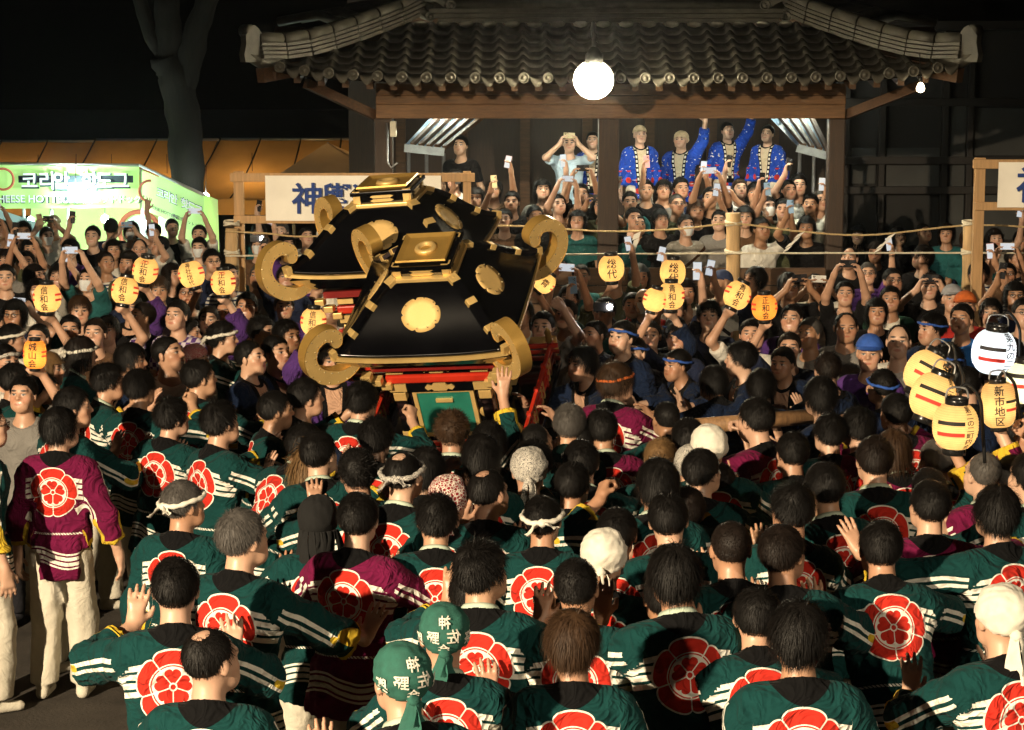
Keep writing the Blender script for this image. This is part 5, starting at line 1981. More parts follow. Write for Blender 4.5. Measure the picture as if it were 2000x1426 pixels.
    for k in range(4):
        tr.f += [(k * 4 + i, k * 4 + (i + 1) % 4, k * 4 + 4 + (i + 1) % 4, k * 4 + 4 + i) for i in range(4)]
    tr.f.append((16, 17, 18, 19))
    tr.sm = [False] * len(tr.f)
    P('crown_tray', tr, M_GOLDR)
    P('crown_bowl', MB().lathe([(.085 * K, z0 + .014 * K), (.075 * K, z0 + .032 * K), (.060 * K, z0 + .040 * K), (.045 * K, z0 + .034 * K), (.035 * K, z0 + .012 * K), (.0001, z0 + .010 * K)], 24), M_GOLD)
    # bracket courses under the eave
    P('red_course', MB().box((0, 0, -.215), (b * 1.42, b * 1.42, .05)), M_DKRED)
    P('upper_beam', MB().box((0, 0, -.285), (b * 1.16, b * 1.16, .085), bev=.006), M_LACQ)
    P('red_beam', MB().box((0, 0, -.362), (b * 1.22, b * 1.22, .062), bev=.012), M_VERM)
    lb = P('lower_beam', MB().box((0, 0, -.44), (b * 1.16, b * 1.16, .085), bev=.006), M_LACQ)
    cloud = [(-.11, 0), (-.09, .022), (-.06, .012), (-.045, .03), (.045, .03), (.06, .012), (.09, .022), (.11, 0), (.09, -.022), (.06, -.012), (.045, -.028), (-.045, -.028), (-.06, -.012), (-.09, -.022)]
    for f in range(4):
        Rf = Matrix.Rotation(f * math.pi / 2, 3, 'Z')
        for zz in (-.285, -.44):
            mobj('cloud_plate', MB().prism(cloud, .012, Rf, Rf @ Vector((0, -b * .58 - .006, zz))).mesh('cloud_plate'), M_GOLD, lb)
            for s in (-1, 1):
                mobj('corner_plate', MB().box(Rf @ Vector((s * (b * .58 - .055), -b * .58 - .003, zz)), (.125, .014, .06) if f % 2 == 0 else (.014, .125, .06)).mesh('corner_plate'), M_GOLD, lb)
    # bracket ends at the corners
    for s in (-1, 1):
        for t in (-1, 1):
            for k in range(3):
                P('bracket_arm', MB().box((s * (b * .60 + .05 * k), t * (b * .60 + .05 * k), -.40 + .07 * k), (.075, .075, .05), bev=.006), M_GOLD)
    # body
    h0, h1 = -.475, -.93
    c = b * .50
    for s in (-1, 1):
        for t in (-1, 1):
            po = P('post', MB().box((s * c, t * c, (h0 + h1) / 2), (.085, .085, h0 - h1), bev=.01), M_LACQ)
            for zz in (h0 - .05, h1 + .06):
                mobj('post_shoe', MB().box((s * c, t * c, zz), (.094, .094, .07), bev=.006).mesh('post_shoe'), M_GOLD, po)
    for f in range(4):
        Rf = Matrix.Rotation(f * math.pi / 2, 3, 'Z')
        bx = lambda cx, y, z, w, t, h: MB().box(Rf @ Vector((cx, y, z)), (w, t, h) if f % 2 == 0 else (t, w, h))
        wl = P('wall', bx(0, -c + .02, (h0 + h1) / 2, 2 * c, .02, h0 - h1), M_LACQ)
        dw, dh, zc2 = .40 * K, .36, (h0 + h1) / 2 + .01
        do = P('door', bx(0, -c - .002, zc2, dw, .02, dh), M_JADE)
        for s in (-1, 1):
            mobj('door_frame', bx(s * (dw / 2 + .012), -c - .006, zc2, .03, .034, dh + .06).mesh('door_frame'), M_GOLD, do)
            mobj('door_frame', bx(0, -c - .006, zc2 + s * (dh / 2 + .014), dw, .034, .028).mesh('door_frame'), M_GOLD, do)
            mobj('wall_boss', MB().lathe([(.045, 0), (.04, .008), (.0001, .012)], 16, Rf @ Vector((s * (dw / 2 + .075), -c + .008, zc2 - .02)), Rf @ Matrix.Rotation(R(90), 3, 'X')).mesh('wall_boss'), M_GOLD, wl)
        mobj('door_bar', bx(0, -c - .02, zc2 + .11, .125, .02, .026).mesh('door_bar'), M_GOLD, do)
        em = MB()
        cy = zc2 - .065
        Q = Rf @ Matrix.Rotation(R(90), 3, 'X')
        em.lathe([(.052, 0), (.066, 0), (.066, .012), (.052, .012)], 28, Rf @ Vector((0, -c - .012, cy)), Q)
        for k in range(5):
            an = k * 2 * math.pi / 5 + math.pi / 2
            em.bar(Rf @ Vector((0, -c - .018, cy)), Rf @ Vector((.056 * math.cos(an), -c - .018, cy + .056 * math.sin(an))), .008, .008)
            a2 = an + math.pi / 5
            em.lathe([(.018, 0), (.018, .006), (.008, .008)], 12, Rf @ Vector((.031 * math.cos(a2), -c - .012, cy + .031 * math.sin(a2))), Q)
        mobj('crest_emblem', em.mesh('crest_emblem'), M_GOLDR, do)
    # platform with railing
    pz, g = -.96, b * .93
    P('platform', MB().box((0, 0, pz), (2 * g + .1, 2 * g + .1, .05), bev=.008), M_LACQ)
    P('platform_edge', MB().box((0, 0, pz - .05), (2 * g + .02, 2 * g + .02, .05), bev=.008), M_GOLDR)
    for f in range(4):
        Rf = Matrix.Rotation(f * math.pi / 2, 3, 'Z')
        for zz, m_, hh in ((pz + .07, M_VERM, .03), (pz + .13, M_VERM, .024), (pz + .185, M_VERM, .032)):
            P('rail', MB().bar(Rf @ Vector((-g - .06, -g, zz)), Rf @ Vector((g + .06, -g, zz)), .028, hh, bev=.006), m_)
        for i in range(5):
            x = -g + 2 * g * i / 4
            post = P('rail_post', MB().box(Rf @ Vector((x, -g, pz + .12)), (.034, .034, .2), bev=.004), M_VERM)
            if i in (0, 4) and full:
                mobj('post_finial', MB().lathe([(.024, 0), (.03, .02), (.022, .03), (.03, .05), (.02, .06), (.028, .085), (.012, .115), (.0001, .13)], 14, Rf @ Vector((x, -g, pz + .22))).mesh('post_finial'), M_GOLDR, post)
            if f % 2 == 1:
                mobj('gilt_slat', MB().box(Rf @ Vector((x + g / 4, -g, pz + .09)), (.03, .03, .15)).mesh('gilt_slat'), M_GOLD, post)
                mobj('gilt_slat', MB().box(Rf @ Vector((x + g / 8, -g, pz + .09)), (.03, .03, .15)).mesh('gilt_slat'), M_GOLD, post)
    for s in (-1, 1):
        bm_ = P('carrying_beam', MB().box((s * .36 * K, 0, pz - .13), (.11, 2 * g + .9, .11), bev=.01), M_LACQ)
        for t in (-1, 1):
            mobj('beam_cap', MB().box((s * .36 * K, t * (g + .45), pz - .13), (.12, .10, .12), bev=.006).mesh('beam_cap'), M_GOLD, bm_)
        bm_ = P('cross_beam', MB().box((0, s * .40 * K, pz - .235), (2 * g + .7, .10, .10), bev=.01), M_LACQ)
        for t in (-1, 1):
            mobj('beam_cap', MB().box((t * (g + .35), s * .40 * K, pz - .235), (.10, .11, .11), bev=.006).mesh('beam_cap'), M_GOLD, bm_)
    return o


SH1 = shrine('black and gold portable shrine tilting towards the viewer, the nearer of the two', (.4815, -.0675, -.2419), (-.5192, 14.4873, 1.9962), .63)
SH2 = shrine('black and gold portable shrine behind, standing higher, scrolls missing on one side', (.1841, -.0781, -.2007), (-.9186, 16.217, 2.262), .70, skip=(0, 1))
pole = MB().tube([at_h(1330, 835, 1.42), at_h(1600, 812, 1.46)], .05, 12).build('carrying_pole', wood('pole_wood', (.30, .17, .08)))
tag(pole, 'bare wooden carrying pole borne between the dark heads right of the shrines', 'pole')

# ================================================================ PAPER LANTERNS


def paper_mat(name, col, e):
    """oiled paper over bamboo hoops, lit by the bulb inside"""
    m, nt, b = new_mat(name)
    v = texco(nt)
    s = nt.nodes.new('ShaderNodeSeparateXYZ')
    nt.links.new(v, s.inputs[0])
    z = E(nt, s.outputs[2])
    n = noise(nt, 34, 4, .55, v)
    n2 = noise(nt, 9, 3, .5, v)
    f = E(nt, n.outputs[0]) * .5 + E(nt, n2.outputs[0]) * .5
    c = mixc(nt, f, [x * .70 for x in col], [min(1, x * 1.12) for x in col])
    c = mixc(nt, ((z * 92.0).fr() - .5).abs().lt(.09) * .45, c, [x * .45 for x in col])      # hoops and the shadow they cast, painted into the paper colour
    nt.links.new(c, b.inputs['Base Color'])
    setp(b, Roughness=.75)
    bump(nt, b, n.outputs[0], .4, .004)
    translucent(m, e)
    return m


M_LPAPER = paper_mat('lantern_paper_amber', (1.0, .62, .26), .72)
M_LPAPER2 = paper_mat('lantern_paper_cream', (1.0, .66, .32), .66)
M_LPAPERO = paper_mat('lantern_paper_orange', (.95, .40, .08), .70)
M_LPAPERW = paper_mat('lantern_paper_white', (.80, .86, .92), .70)
M_LPAPERY = paper_mat('lantern_paper_pale_yellow', (.98, .88, .50), .8)
M_LBULB = mat('lantern_bulb', (.9, .8, .6), .4, emit=(1.0, .80, .50), estr=62)
M_LBULBW = mat('lantern_bulb_white', (.9, .9, .9), .4, emit=(.92, .97, 1.0), estr=95)
M_LRED = mat('lantern_red', (.60, .035, .02), .7, emit=(.6, .035, .02), estr=.35)
M_LBLK = mat('lantern_black_ink', (.012, .010, .009), .7)
M_LRING = mat('lantern_ring', (.012, .012, .012), .3, coat=.4)


def lantern(label, loc, rad, text, tilt=(0, 0, 0), long=1.0, m=None, stripes='red', tface=0.0, tsize=None, sub=None, handle=False, sface=0.9):
    """text: characters top to bottom; tface: where the column of text faces (0 = towards the viewer)"""
    o = empty('paper_lantern', loc)
    o.rotation_euler = tilt
    tag(o, label, 'lantern', 'lit paper lanterns held over the crowd')
    h = rad * 1.06 * long
    rz = lambda z: rad * (1 - abs(z / (h * 1.06)) ** 2.4) ** .5 if long <= 1.05 else rad * (1 - abs(z / (h * 1.04)) ** 4.5) ** .5
    prof = []
    n = 30
    for i in range(n + 1):
        z = -h * .93 + 1.86 * h * i / n
        prof.append((rz(z) * (1 + (.012 if i % 2 else -.006)), z))
    pm = MB().lathe(prof, 32)
    pm.f = pm.f[:-2]
    pm.sm = pm.sm[:-2]
    pm.build('paper', m or M_LPAPER, o)
    mu = max(.016, rad * .17)
    MB().lathe([(.0001, -mu * 1.3), (mu * .75, -mu * .9), (mu, 0), (mu * .7, mu * .9), (.0001, mu * 1.3)], 10, (0, 0, -h * .12)).build('bulb', M_LBULBW if m in (M_LPAPERW, M_LPAPERY) else M_LBULB, o)
    rr = rad * .50
    for s, nm in ((1, 'top_ring'), (-1, 'bottom_ring')):
        z0 = s * h * .88
        hh = rad * .34
        ring = [(rr, 0), (rr * 1.03, .02), (rr * 1.02, hh), (rr * .94, hh), (rr * .94, .0), (rr, 0)]
        MB().lathe([(q, z0 + s * z) for q, z in ring], 24, cap=False).build(nm, M_LRING, o)
        if s < 0:
            MB().lathe([(.0001, z0 - hh * .9), (rr * .94, z0 - hh * .9)], 20).build('base_plate', M_LRING, o)

    def wrap(x, z, face, off=.004):
        a = x / rad + face - math.pi / 2
        z = max(-h * .92, min(h * .92, z))
        q = rz(z) * 1.012 + off
        return Vector((q * math.cos(a), q * math.sin(a), z))
    ts = tsize or min(2 * h * (.86 if len(text) < 5 else .92) / max(len(text), 1), rad * .80)
    wx = 1.45 if len(text) > 4 else 1.0
    n = len(text)
    for i, ch in enumerate(text):
        vs, fs = glyphs(ch, ts * 1.0)
        zc = (n - 1) / 2 * ts - i * ts + rad * .03
        MB().add([wrap(v.x * wx, v.y + zc, tface) for v in vs], fs).build('lettering', M_LBLK, o, fixn=False)
    if sub:
        for i, ch in enumerate(sub):
            vs, fs = glyphs(ch, rad * .26)
            MB().add([wrap(v.x + (i - (len(sub) - 1) / 2) * rad * .3, v.y + h * .72, tface) for v in vs], fs).build('lettering', M_LRED, o, fixn=False)
    if stripes == 'red':
        for fc in (-1.25 + tface, 1.25 + tface):
            for zz in (.30, -.08):
                MB().grid(lambda u, v: wrap((u - .5) * rad * .9, zz * rad + (v - .5) * rad * .16, fc, .003), 10, 1).build('stripe', M_LRED, o, fixn=False)
    elif stripes == 'pair':
        for zz, mm in ((.28, M_LBLK), (-.22, M_LRED)):
            MB().grid(lambda u, v: wrap((u - .5) * rad * 1.25, zz * rad + (v - .5) * rad * .17, tface - sface, .003), 14, 1).build('stripe', mm, o, fixn=False)
    elif stripes == 'ring':
        for zz, mm in ((.45, M_LBLK), (-.05, M_LRED)):
            MB().grid(lambda u, v: wrap((u - .5) * rad * 6.28, zz * rad + (v - .5) * rad * .2, 0, .003), 32, 1).build('stripe', mm, o, fixn=False)
    if handle:
        zt_ = h * .88 + rad * .3
        MB().tube(spline([(-rr, 0, zt_), (-rr * .7, 0, zt_ + rad * .45), (rr * .7, 0, zt_ + rad * .45), (rr, 0, zt_)], 5), .005, 6).build('wire_handle', M_STEEL, o)
    return o


# ================================================================ PEOPLE
RND = random.Random(11)
random.seed(4)
PEOPLE = []          # (object, px, py, description)
PHONES = []


def put(px, py, base, top, hair=('short', 'black'), rz=0, hv=(0, 0, 0), wear=(), skin=None, scale=None, Y=None, mirror=False, mouth=0.0, fat=1.0, pants=None, desc=None, label=None, hair_v=None):
    """stand a figure so that its head shows at photo pixel (px, py); Y fixes its distance and then its footing"""
    scale = scale or RND.uniform(.97, 1.05)
    me, Hm, J = make_body(base, *hv, mouth, fat)
    h = Hm.translation
    if Y is None:
        P = at_h(px, py, h.z * scale)
        fl_ = 0.0
    else:
        P = at_y(px, py, Y)
        fl_ = P.z - h.z * scale
    a = R(rz)
    hx = -h.x if mirror else h.x
    off = Vector((hx * math.cos(a) - h.y * math.sin(a), hx * math.sin(a) + h.y * math.cos(a), 0)) * scale
    loc = Vector((P.x - off.x, P.y - off.y, fl_))
    if hair is not None and len(hair) == 2:
        hair = (hair[0], hair[1], RND.randrange(3) if hair_v is None else hair_v)
    sk = RND.choice((0, 0, 1, 1, 2, 4, 5, 6, 7, 8, 9)) if skin is None else skin
    o, Hm, J = person(loc, a, base, top, hair, hv, sk, scale, mirror, wear, mouth, fat, pants, label)
    PEOPLE.append([o, px, py, desc, label, top, hair, wear, rz, base])
    return o, Hm, J


def wm(kind, col): return (kind, WRAP[col])


GL = ('glasses', M_BLACK)
MK = ('mask', BLUEM)
G, M_, N_ = ('happi', 'green'), ('happi', 'maroon'), ('happi', 'navy')

# ---- the crew seen from behind, each where the photograph shows the head: x, y, pose, coat, hair, turn, head, extras
CREW = [
    (119, 838, 'down', M_, ('mop', 'black'), -6, (-38, 2, 0), dict(scale=1.0, hair_v=1, label='reveller in maroon crest coat and white trousers standing apart at the left')),
    (-22, 832, 'down', G, ('crop', 'black'), -62, (0, 0, 0), dict(wear=[GL])),
    (29, 749, 'grip', G, ('short', 'black'), -55, (0, 0, 0), {}),
    (92, 765, 'bow', G, ('messy', 'black'), -30, (0, 0, 0), {}),
    (152, 792, 'push', G, ('short', 'black'), -50, (-30, 0, 0), {}),
    (198, 746, 'shove', G, ('messy', 'black'), -60, (0, 0, 0), dict(wear=[GL])),
    (287, 762, 'grip', G, ('messy', 'black'), -18, (0, 0, 0), {}),
    (326, 812, 'reach', G, ('messy', 'black'), -22, (-38, 2, 0), dict(mirror=False)),
    (417, 740, 'push', G, ('short', 'black'), -30, (-30, 0, 0), {}),
    (389, 737, 'push', G, ('short', 'black'), -75, (0, 0, 0), {}),
    (360, 987, 'down', G, ('short', 'grey'), -14, (-38, 2, 0), dict(wear=[wm('band', 'white')], label='grey-haired reveller in green coat with knotted white headband')),
    (476, 1054, 'nudge', G, ('short', 'grey'), -10, (-38, 2, 0), dict(scale=1.05, label='grey-haired reveller in green coat reaching an arm towards the maroon coat')),
    (343, 1152, 'shove', G, ('short', 'black'), 4, (0, 0, 0), dict(scale=1.03, label='black-haired reveller whose whole red crest shows near the lower left corner')),
    (414, 1292, 'down', G, ('thin', 'black'), -4, (-38, 2, 0), dict(scale=1.0, label='balding reveller in green coat at the bottom edge, lower left')),
    (604, 914, 'push', G, ('long', 'blond'), 12, (0, 0, 0), dict(scale=.95, label='reveller with long light brown hair over a green crest coat')),
    (664, 884, 'push', G, ('short', 'black'), 0, (-30, 0, 0), {}),
    (731, 858, 'push', G, ('messy', 'black'), 0, (0, 0, 0), {}),
    (743, 924, 'shove', G, ('curly', 'black'), 5, (0, 0, 0), {}),
    (792, 928, 'push', G, ('thin', 'black'), -20, (0, 0, 0), dict(wear=[wm('band', 'dots')])),
    (833, 916, 'grip', G, ('mop', 'black'), -10, (0, 0, 0), {}),
    (880, 975, 'push', G, None, -10, (0, 0, 0), dict(wear=[wm('towel', 'dark_red_print')])),
    (958, 964, 'shove', G, ('thin', 'black'), -3, (-30, 0, 0), {}),
    (700, 1016, 'nudge', M_, ('short', 'black'), -8, (0, 0, 0), dict(scale=1.02, label='reveller in maroon crest coat pushing with one arm, the nearer maroon coat left of centre')),
    (813, 1020, 'push', G, ('messy', 'black'), 12, (0, 0, 0), {}),
    (621, 1020, 'push', G, None, 6, (0, 0, 0), dict(wear=[wm('hood', 'black')], label='reveller with a black cloth draped over head and neck')),
    (923, 902, 'grip', G, ('mop', 'black'), 0, (0, 0, 0), {}),
    (884, 846, 'up', G, ('curly', 'brown'), -5, (0, 0, 0), dict(label='reveller with brown curly hair raising an open hand before the shrine door')),
    (955, 868, 'push', G, ('mop', 'black'), 10, (0, 0, 0), {}),
    (985, 1112, 'shove', G, ('messy', 'black'), -8, (-30, 0, 0), dict(scale=1.04)),
    (893, 1170, 'bow', G, ('crop', 'black'), 5, (0, 0, 0), {}),
    (867, 1244, 'push', G, None, 3, (0, 0, 0), dict(wear=[wm('bandana', 'green')], label='reveller in a green bandana lettered in white, the upper of two side by side')),
    (784, 1330, 'push', G, None, 22, (0, 0, 0), dict(wear=[wm('bandana', 'green')], label='reveller in a white-printed green bandana at the bottom edge, head turned aside')),
    (1048, 868, 'push', G, ('bald', 'black'), -8, (-30, 0, 0), dict(skin=4, label='bald brown-skinned reveller right below the shrine railing')),
    (1112, 858, 'shove', G, ('short', 'black'), 0, (0, 0, 0), {}),
    (1072, 830, 'push', G, ('short', 'grey'), 0, (0, 0, 0), {}),
    (1206, 842, 'shove', M_, ('short', 'black'), 4, (0, 0, 0), {}),
    (1122, 912, 'bow', G, None, 0, (0, 0, 0), dict(wear=[wm('bandana', 'green')])),
    (1030, 924, 'push', G, None, 5, (0, 0, 0), dict(wear=[wm('towel', 'dots')])),
    (1087, 947, 'push', G, ('short', 'black'), 0, (-30, 0, 0), {}),
    (1245, 894, 'push', G, ('short', 'blond'), 0, (0, 0, 0), {}),
    (1241, 950, 'grip', G, ('mop', 'black'), 2, (0, 0, 0), {}),
    (1311, 914, 'push', G, None, 0, (0, 0, 0), dict(wear=[wm('bandana', 'dots')])),
    (1355, 858, 'push', M_, ('short', 'black'), 10, (0, 0, 0), {}),
    (1418, 877, 'push', G, None, 6, (0, 0, 0), dict(wear=[wm('bandana', 'white')])),
    (1382, 920, 'push', G, ('short', 'black'), 0, (-30, 0, 0), {}),
    (1447, 946, 'bow', G, ('crop', 'darkbrown'), 8, (0, 0, 0), {}),
    (1074, 1020, 'shove', G, ('short', 'black'), -4, (0, 0, 0), dict(wear=[wm('band', 'white')])),
    (1206, 1042, 'bow', G, ('short', 'black'), -3, (0, 0, 0), {}),
    (1350, 1020, 'shove', G, ('short', 'black'), 4, (0, 0, 0), {}),
    (1180, 1092, 'push', G, None, -10, (0, 0, 0), dict(wear=[wm('towel', 'white')], label='reveller in a white head towel with a long tail, mid-crowd')),
    (1162, 1148, 'shove', G, ('crop', 'black'), 0, (0, 0, 0), {}),
    (1356, 1126, 'shove', G, ('mop', 'black'), 3, (0, 0, 0), dict(scale=1.05)),
    (1434, 1078, 'push', G, ('buzz', 'darkbrown'), 0, (0, 0, 0), dict(scale=1.02)),
    (1118, 1258, 'down', G, ('mop', 'brown'), 0, (0, 0, 0), dict(scale=1.0, label='reveller with brown hair in a green coat at the bottom edge')),
    (1497, 998, 'push', G, ('messy', 'black'), 10, (0, 0, 0), {}),
    (1567, 995, 'bow', M_, ('curly', 'black'), 8, (0, 0, 0), {}),
    (1642, 953, 'push', G, ('short', 'black'), 10, (0, 0, 0), dict(scale=1.04)),
    (1695, 898, 'push', G, ('short', 'darkbrown'), 14, (0, 0, 0), {}),
    (1766, 882, 'push', M_, ('bob', 'brown'), 18, (0, 0, 0), {}),
    (1594, 850, 'push', G, ('messy', 'black'), 20, (0, 0, 0), {}),
    (1523, 890, 'shove', G, ('short', 'black'), 14, (0, 0, 0), {}),
    (1668, 833, 'push', M_, ('messy', 'black'), 22, (0, 0, 0), {}),
    (1918, 928, 'up', M_, ('bald', 'grey'), 24, (0, 0, 0), dict(skin=2, label='bald older reveller in maroon coat with a hand raised under the lanterns')),
    (1914, 1003, 'reach', G, ('mop', 'black'), 8, (0, 0, 0), dict(mirror=True, scale=1.03)),
    (1572, 1083, 'push', G, ('short', 'darkbrown'), 4, (-30, 0, 0), dict(scale=1.03)),
    (1558, 1245, 'down', G, ('mop', 'black'), 2, (0, 0, 0), dict(scale=1.04, label='black-haired reveller in a green coat at the bottom edge, lower right')),
    (1955, 1210, 'push', G, None, 14, (0, 0, 0), dict(wear=[wm('towel', 'white')], label='reveller in a white head towel at the lower right corner')),
    (1994, 855, 'push', M_, ('short', 'black'), 60, (0, 0, 0), dict(wear=[wm('band', 'white')])),
    (1205, 747, 'push', M_, ('mop', 'brown'), -28, (-30, 0, 0), dict(wear=[wm('thinband', 'orange')], label='brown-haired reveller with orange band in maroon coat beside the railing')),
    (1300, 820, 'bow', G, ('buzz', 'black'), 10, (0, 0, 0), dict(skin=4)),
    (690, 782, 'grip', G, ('messy', 'black'), -25, (0, 0, 0), {}),
    (545, 800, 'push', G, ('short', 'black'), -70, (0, 0, 0), {}),
    (608, 770, 'push', N_, ('short', 'black'), -60, (0, 0, 0), {}),
    (1250, 1165, 'bow', G, ('short', 'black'), 0, (0, 0, 0), {}),
    (1290, 1000, 'bow', G, ('short', 'darkbrown'), 4, (0, 0, 0), {}),
    (1780, 985, 'reach', M_, ('short', 'black'), 20, (0, 0, 0), {}),
    (1830, 905, 'grip', M_, ('short', 'grey'), 22, (0, 0, 0), {}),
    (1960, 935, 'push', G, ('short', 'black'), 30, (0, 0, 0), {}),
    (545, 862, 'bow', G, ('short', 'black'), -40, (0, 0, 0), {}),
    (470, 830, 'push', G, ('messy', 'black'), -55, (0, 0, 0), {}),
    (1010, 905, 'bow', G, ('messy', 'black'), 0, (0, 0, 0), {}),
    (1165, 905, 'bow', G, ('short', 'black'), 0, (0, 0, 0), {}),
    (1445, 1210, 'bow', G, ('short', 'black'), 2, (0, 0, 0), {}),
    (1700, 1075, 'bow', G, ('short', 'black'), 14, (0, 0, 0), {}),
    # just below the picture: the next row, whose shadows fall into it
    (150, 1545, 'push', G, ('short', 'black'), 0, (0, 0, 0), dict(label='reveller in green coat below the picture, under the lower left corner')),
    (985, 1550, 'push', G, ('messy', 'black'), 0, (0, 0, 0), dict(label='reveller with tousled hair just below the picture, under its middle')),
    (1760, 1540, 'push', G, ('mop', 'black'), 0, (0, 0, 0), dict(label='reveller in green coat below the picture, under the lower right corner')),
    # faces turned towards us round the shrines
    (330, 692, 'stand', ('tee', 'white'), ('crop', 'black'), -150, (40, 12, 0), dict(mouth=1.0, fat=1.08, skin=3, label='laughing bearded man with cropped hair beside the red bandana')),
    (383, 705, 'stand', ('tee', 'white'), None, -115, (0, 8, 0), dict(wear=[wm('bandana', 'red_print')], mouth=.6, label='laughing man in a red printed bandana')),
    (95, 722, 'push', G, ('bob', 'blond'), -95, (0, 0, 0), dict(label='blond-haired reveller in profile near the orange lantern')),
    (138, 690, 'push', G, ('bob', 'darkbrown'), -70, (0, 0, 0), dict(wear=[wm('band', 'white')])),
    (11, 708, 'stand', ('tee', 'white'), ('short', 'black'), -130, (0, 8, 0), dict(wear=[wm('band', 'dots')])),
    (490, 700, 'stand', N_, ('crop', 'black'), -110, (0, 8, 0), {}),
    (258, 705, 'push', N_, ('mop', 'black'), -95, (0, 0, 0), {}),
    (137, 645, 'stand', ('tee', 'white'), ('short', 'black'), -170, (0, 8, 0), dict(mouth=.6, label='smiling man with short hair right under the round lantern at far left')),
    (186, 652, 'stand', ('tee', 'brown'), ('short', 'darkbrown'), 175, (0, 8, 0), {}),
    (1160, 655, 'stand', N_, ('crop', 'black'), 130, (0, 8, 0), dict(mouth=1.0, fat=1.08, skin=1, label='shouting man with cropped hair beside the shrine railing')),
    (1319, 648, 'stand', N_, ('short', 'black'), 170, (0, 0, 0), dict(wear=[wm('thinband', 'blue'), GL], skin=3, label='bearded man with glasses and blue headband under the lanterns')),
    (1238, 690, 'bow', N_, ('crop', 'black'), 150, (0, 0, 0), dict(wear=[wm('thinband', 'blue')])),
    (1215, 660, 'stand', N_, ('short', 'black'), 140, (0, 8, 0), dict(wear=[wm('thinband', 'blue')])),
    (1322, 714, 'bow', N_, ('short', 'black'), 120, (0, 0, 0), dict(wear=[wm('thinband', 'blue')])),
    (1258, 590, 'stand', ('happi', 'red'), None, 175, (0, 8, 0), dict(wear=[MK], skin=2, label='bald man with white mask in a red happi coat')),
    (1385, 618, 'stand', ('tee', 'navy'), ('mop', 'black'), 172, (0, 8, 0), dict(skin=2, label='young man with black fringe gazing beside the tilted lantern')),
    (1546, 624, 'stand', ('happi', 'purple'), ('crop', 'black'), 160, (0, 8, 0), dict(skin=0)),
    (1581, 652, 'stand', ('tee', 'grey'), ('short', 'grey'), 140, (0, 8, 0), {}),
    (1652, 640, 'stand', ('tee', 'grey'), ('thin', 'black'), 178, (0, 0, 0), dict(fat=1.08, skin=1)),
    (1739, 585, 'cross', ('tee', 'jacket'), ('short', 'black'), 172, (0, 8, 0), dict(fat=1.08, skin=1, label='heavy man with folded arms in a green jacket over white shirt')),
    (1878, 624, 'stand', ('tee', 'blue'), ('short', 'black'), 150, (0, 8, 0), dict(mouth=.6, label='man in a bright blue shirt left of the white lantern')),
    (1935, 612, 'stand', ('tee', 'black'), ('mop', 'black'), 165, (0, 8, 0), dict(skin=2)),
    (1755, 668, 'stand', ('tee', 'white'), ('thin', 'black'), 165, (0, 8, 0), dict(skin=2)),
    (1592, 560, 'phone2', ('tee', 'wstrap'), ('short', 'black'), 178, (0, 4, 0), dict(phone='white', label='onlooker in white shirt with bag strap filming with a bright phone')),
    (1698, 690, 'stand', ('tee', 'purple'), None, 165, (0, 0, 0), dict(wear=[wm('cap', 'blue')], label='person in a bright blue cap amid the dark heads')),
    (482, 600, 'stand', ('happi', 'purple'), ('short', 'black'), 178, (0, 8, 0), dict(skin=1, label='man in a purple happi gazing up beside the pine frame post')),
    (346, 617, 'stand', ('tee', 'checkp'), ('short', 'black'), 160, (0, 8, 0), {}),
    (105, 440, 'phone2', ('tee', 'white'), None, 180, (0, 4, 0), dict(wear=[wm('cap', 'beige')], phone='black')),
    (181, 462, 'phone1', ('tee', 'black'), ('short', 'darkbrown'), 178, (0, 4, 0), dict(skin=2, phone='black')),
    (217, 446, 'stand', ('tee', 'navy'), ('short', 'black'), 10, (0, 0, 0), {}),
    (336, 446, 'wave', ('tee', 'black'), ('short', 'black'), -160, (0, 4, 0), {}),
    (389, 484, 'stand', ('tee', 'grey'), ('short', 'black'), 175, (0, 0, 0), dict(wear=[MK])),
    (60, 487, 'phone1', ('tee', 'brown'), ('bob', 'black'), -165, (0, 4, 0), dict(phone='black')),
    (1541, 560, 'phone2', ('tee', 'black'), ('mop', 'black'), -170, (0, 4, 0), dict(wear=[GL], phone='black')),
    (1650, 575, 'phone2hi', ('tee', 'black'), ('short', 'black'), 175, (0, 10, 0), dict(phone='black')),
    (1815, 560, 'phone2', ('tee', 'black'), ('short', 'darkbrown'), 170, (0, 4, 0), dict(phone='black')),
    (1712, 610, 'stand', ('tee', 'black'), ('bob', 'black'), 175, (0, 8, 0), {}),
    (1860, 585, 'stand', ('tee', 'brown'), None, 175, (0, 8, 0), dict(wear=[wm('cap', 'grey')])),
    (1885, 600, 'stand', ('tee', 'red'), None, 170, (0, 8, 0), dict(wear=[wm('cap', 'orange')])),
    (645, 605, 'stand', ('tee', 'white'), ('short', 'black'), -165, (0, 8, 0), dict(wear=[wm('bandana', 'white')])),
    (1105, 615, 'stand', ('tee', 'white'), ('short', 'darkbrown'), 160, (0, 8, 0), {}),
    (1060, 640, 'lantern', ('tee', 'grey'), ('short', 'black'), 165, (0, 8, 0), dict(mirror=True)),
    (555, 600, 'stand', ('happi', 'purple'), ('short', 'grey'), -170, (0, 8, 0), {}),
    (540, 690, 'stand', N_, ('short', 'black'), -130, (0, 8, 0), {}),
]
PHONE_REQ = []
for c in CREW:
    px, py, base, top, hair, rz, hv, ex = c
    ex = dict(ex)
    ph = ex.pop('phone', None)
    r_ = put(px, py, base, top, hair, rz, hv, **ex)
    if ph:
        PHONE_REQ.append((r_, ph, px, py))

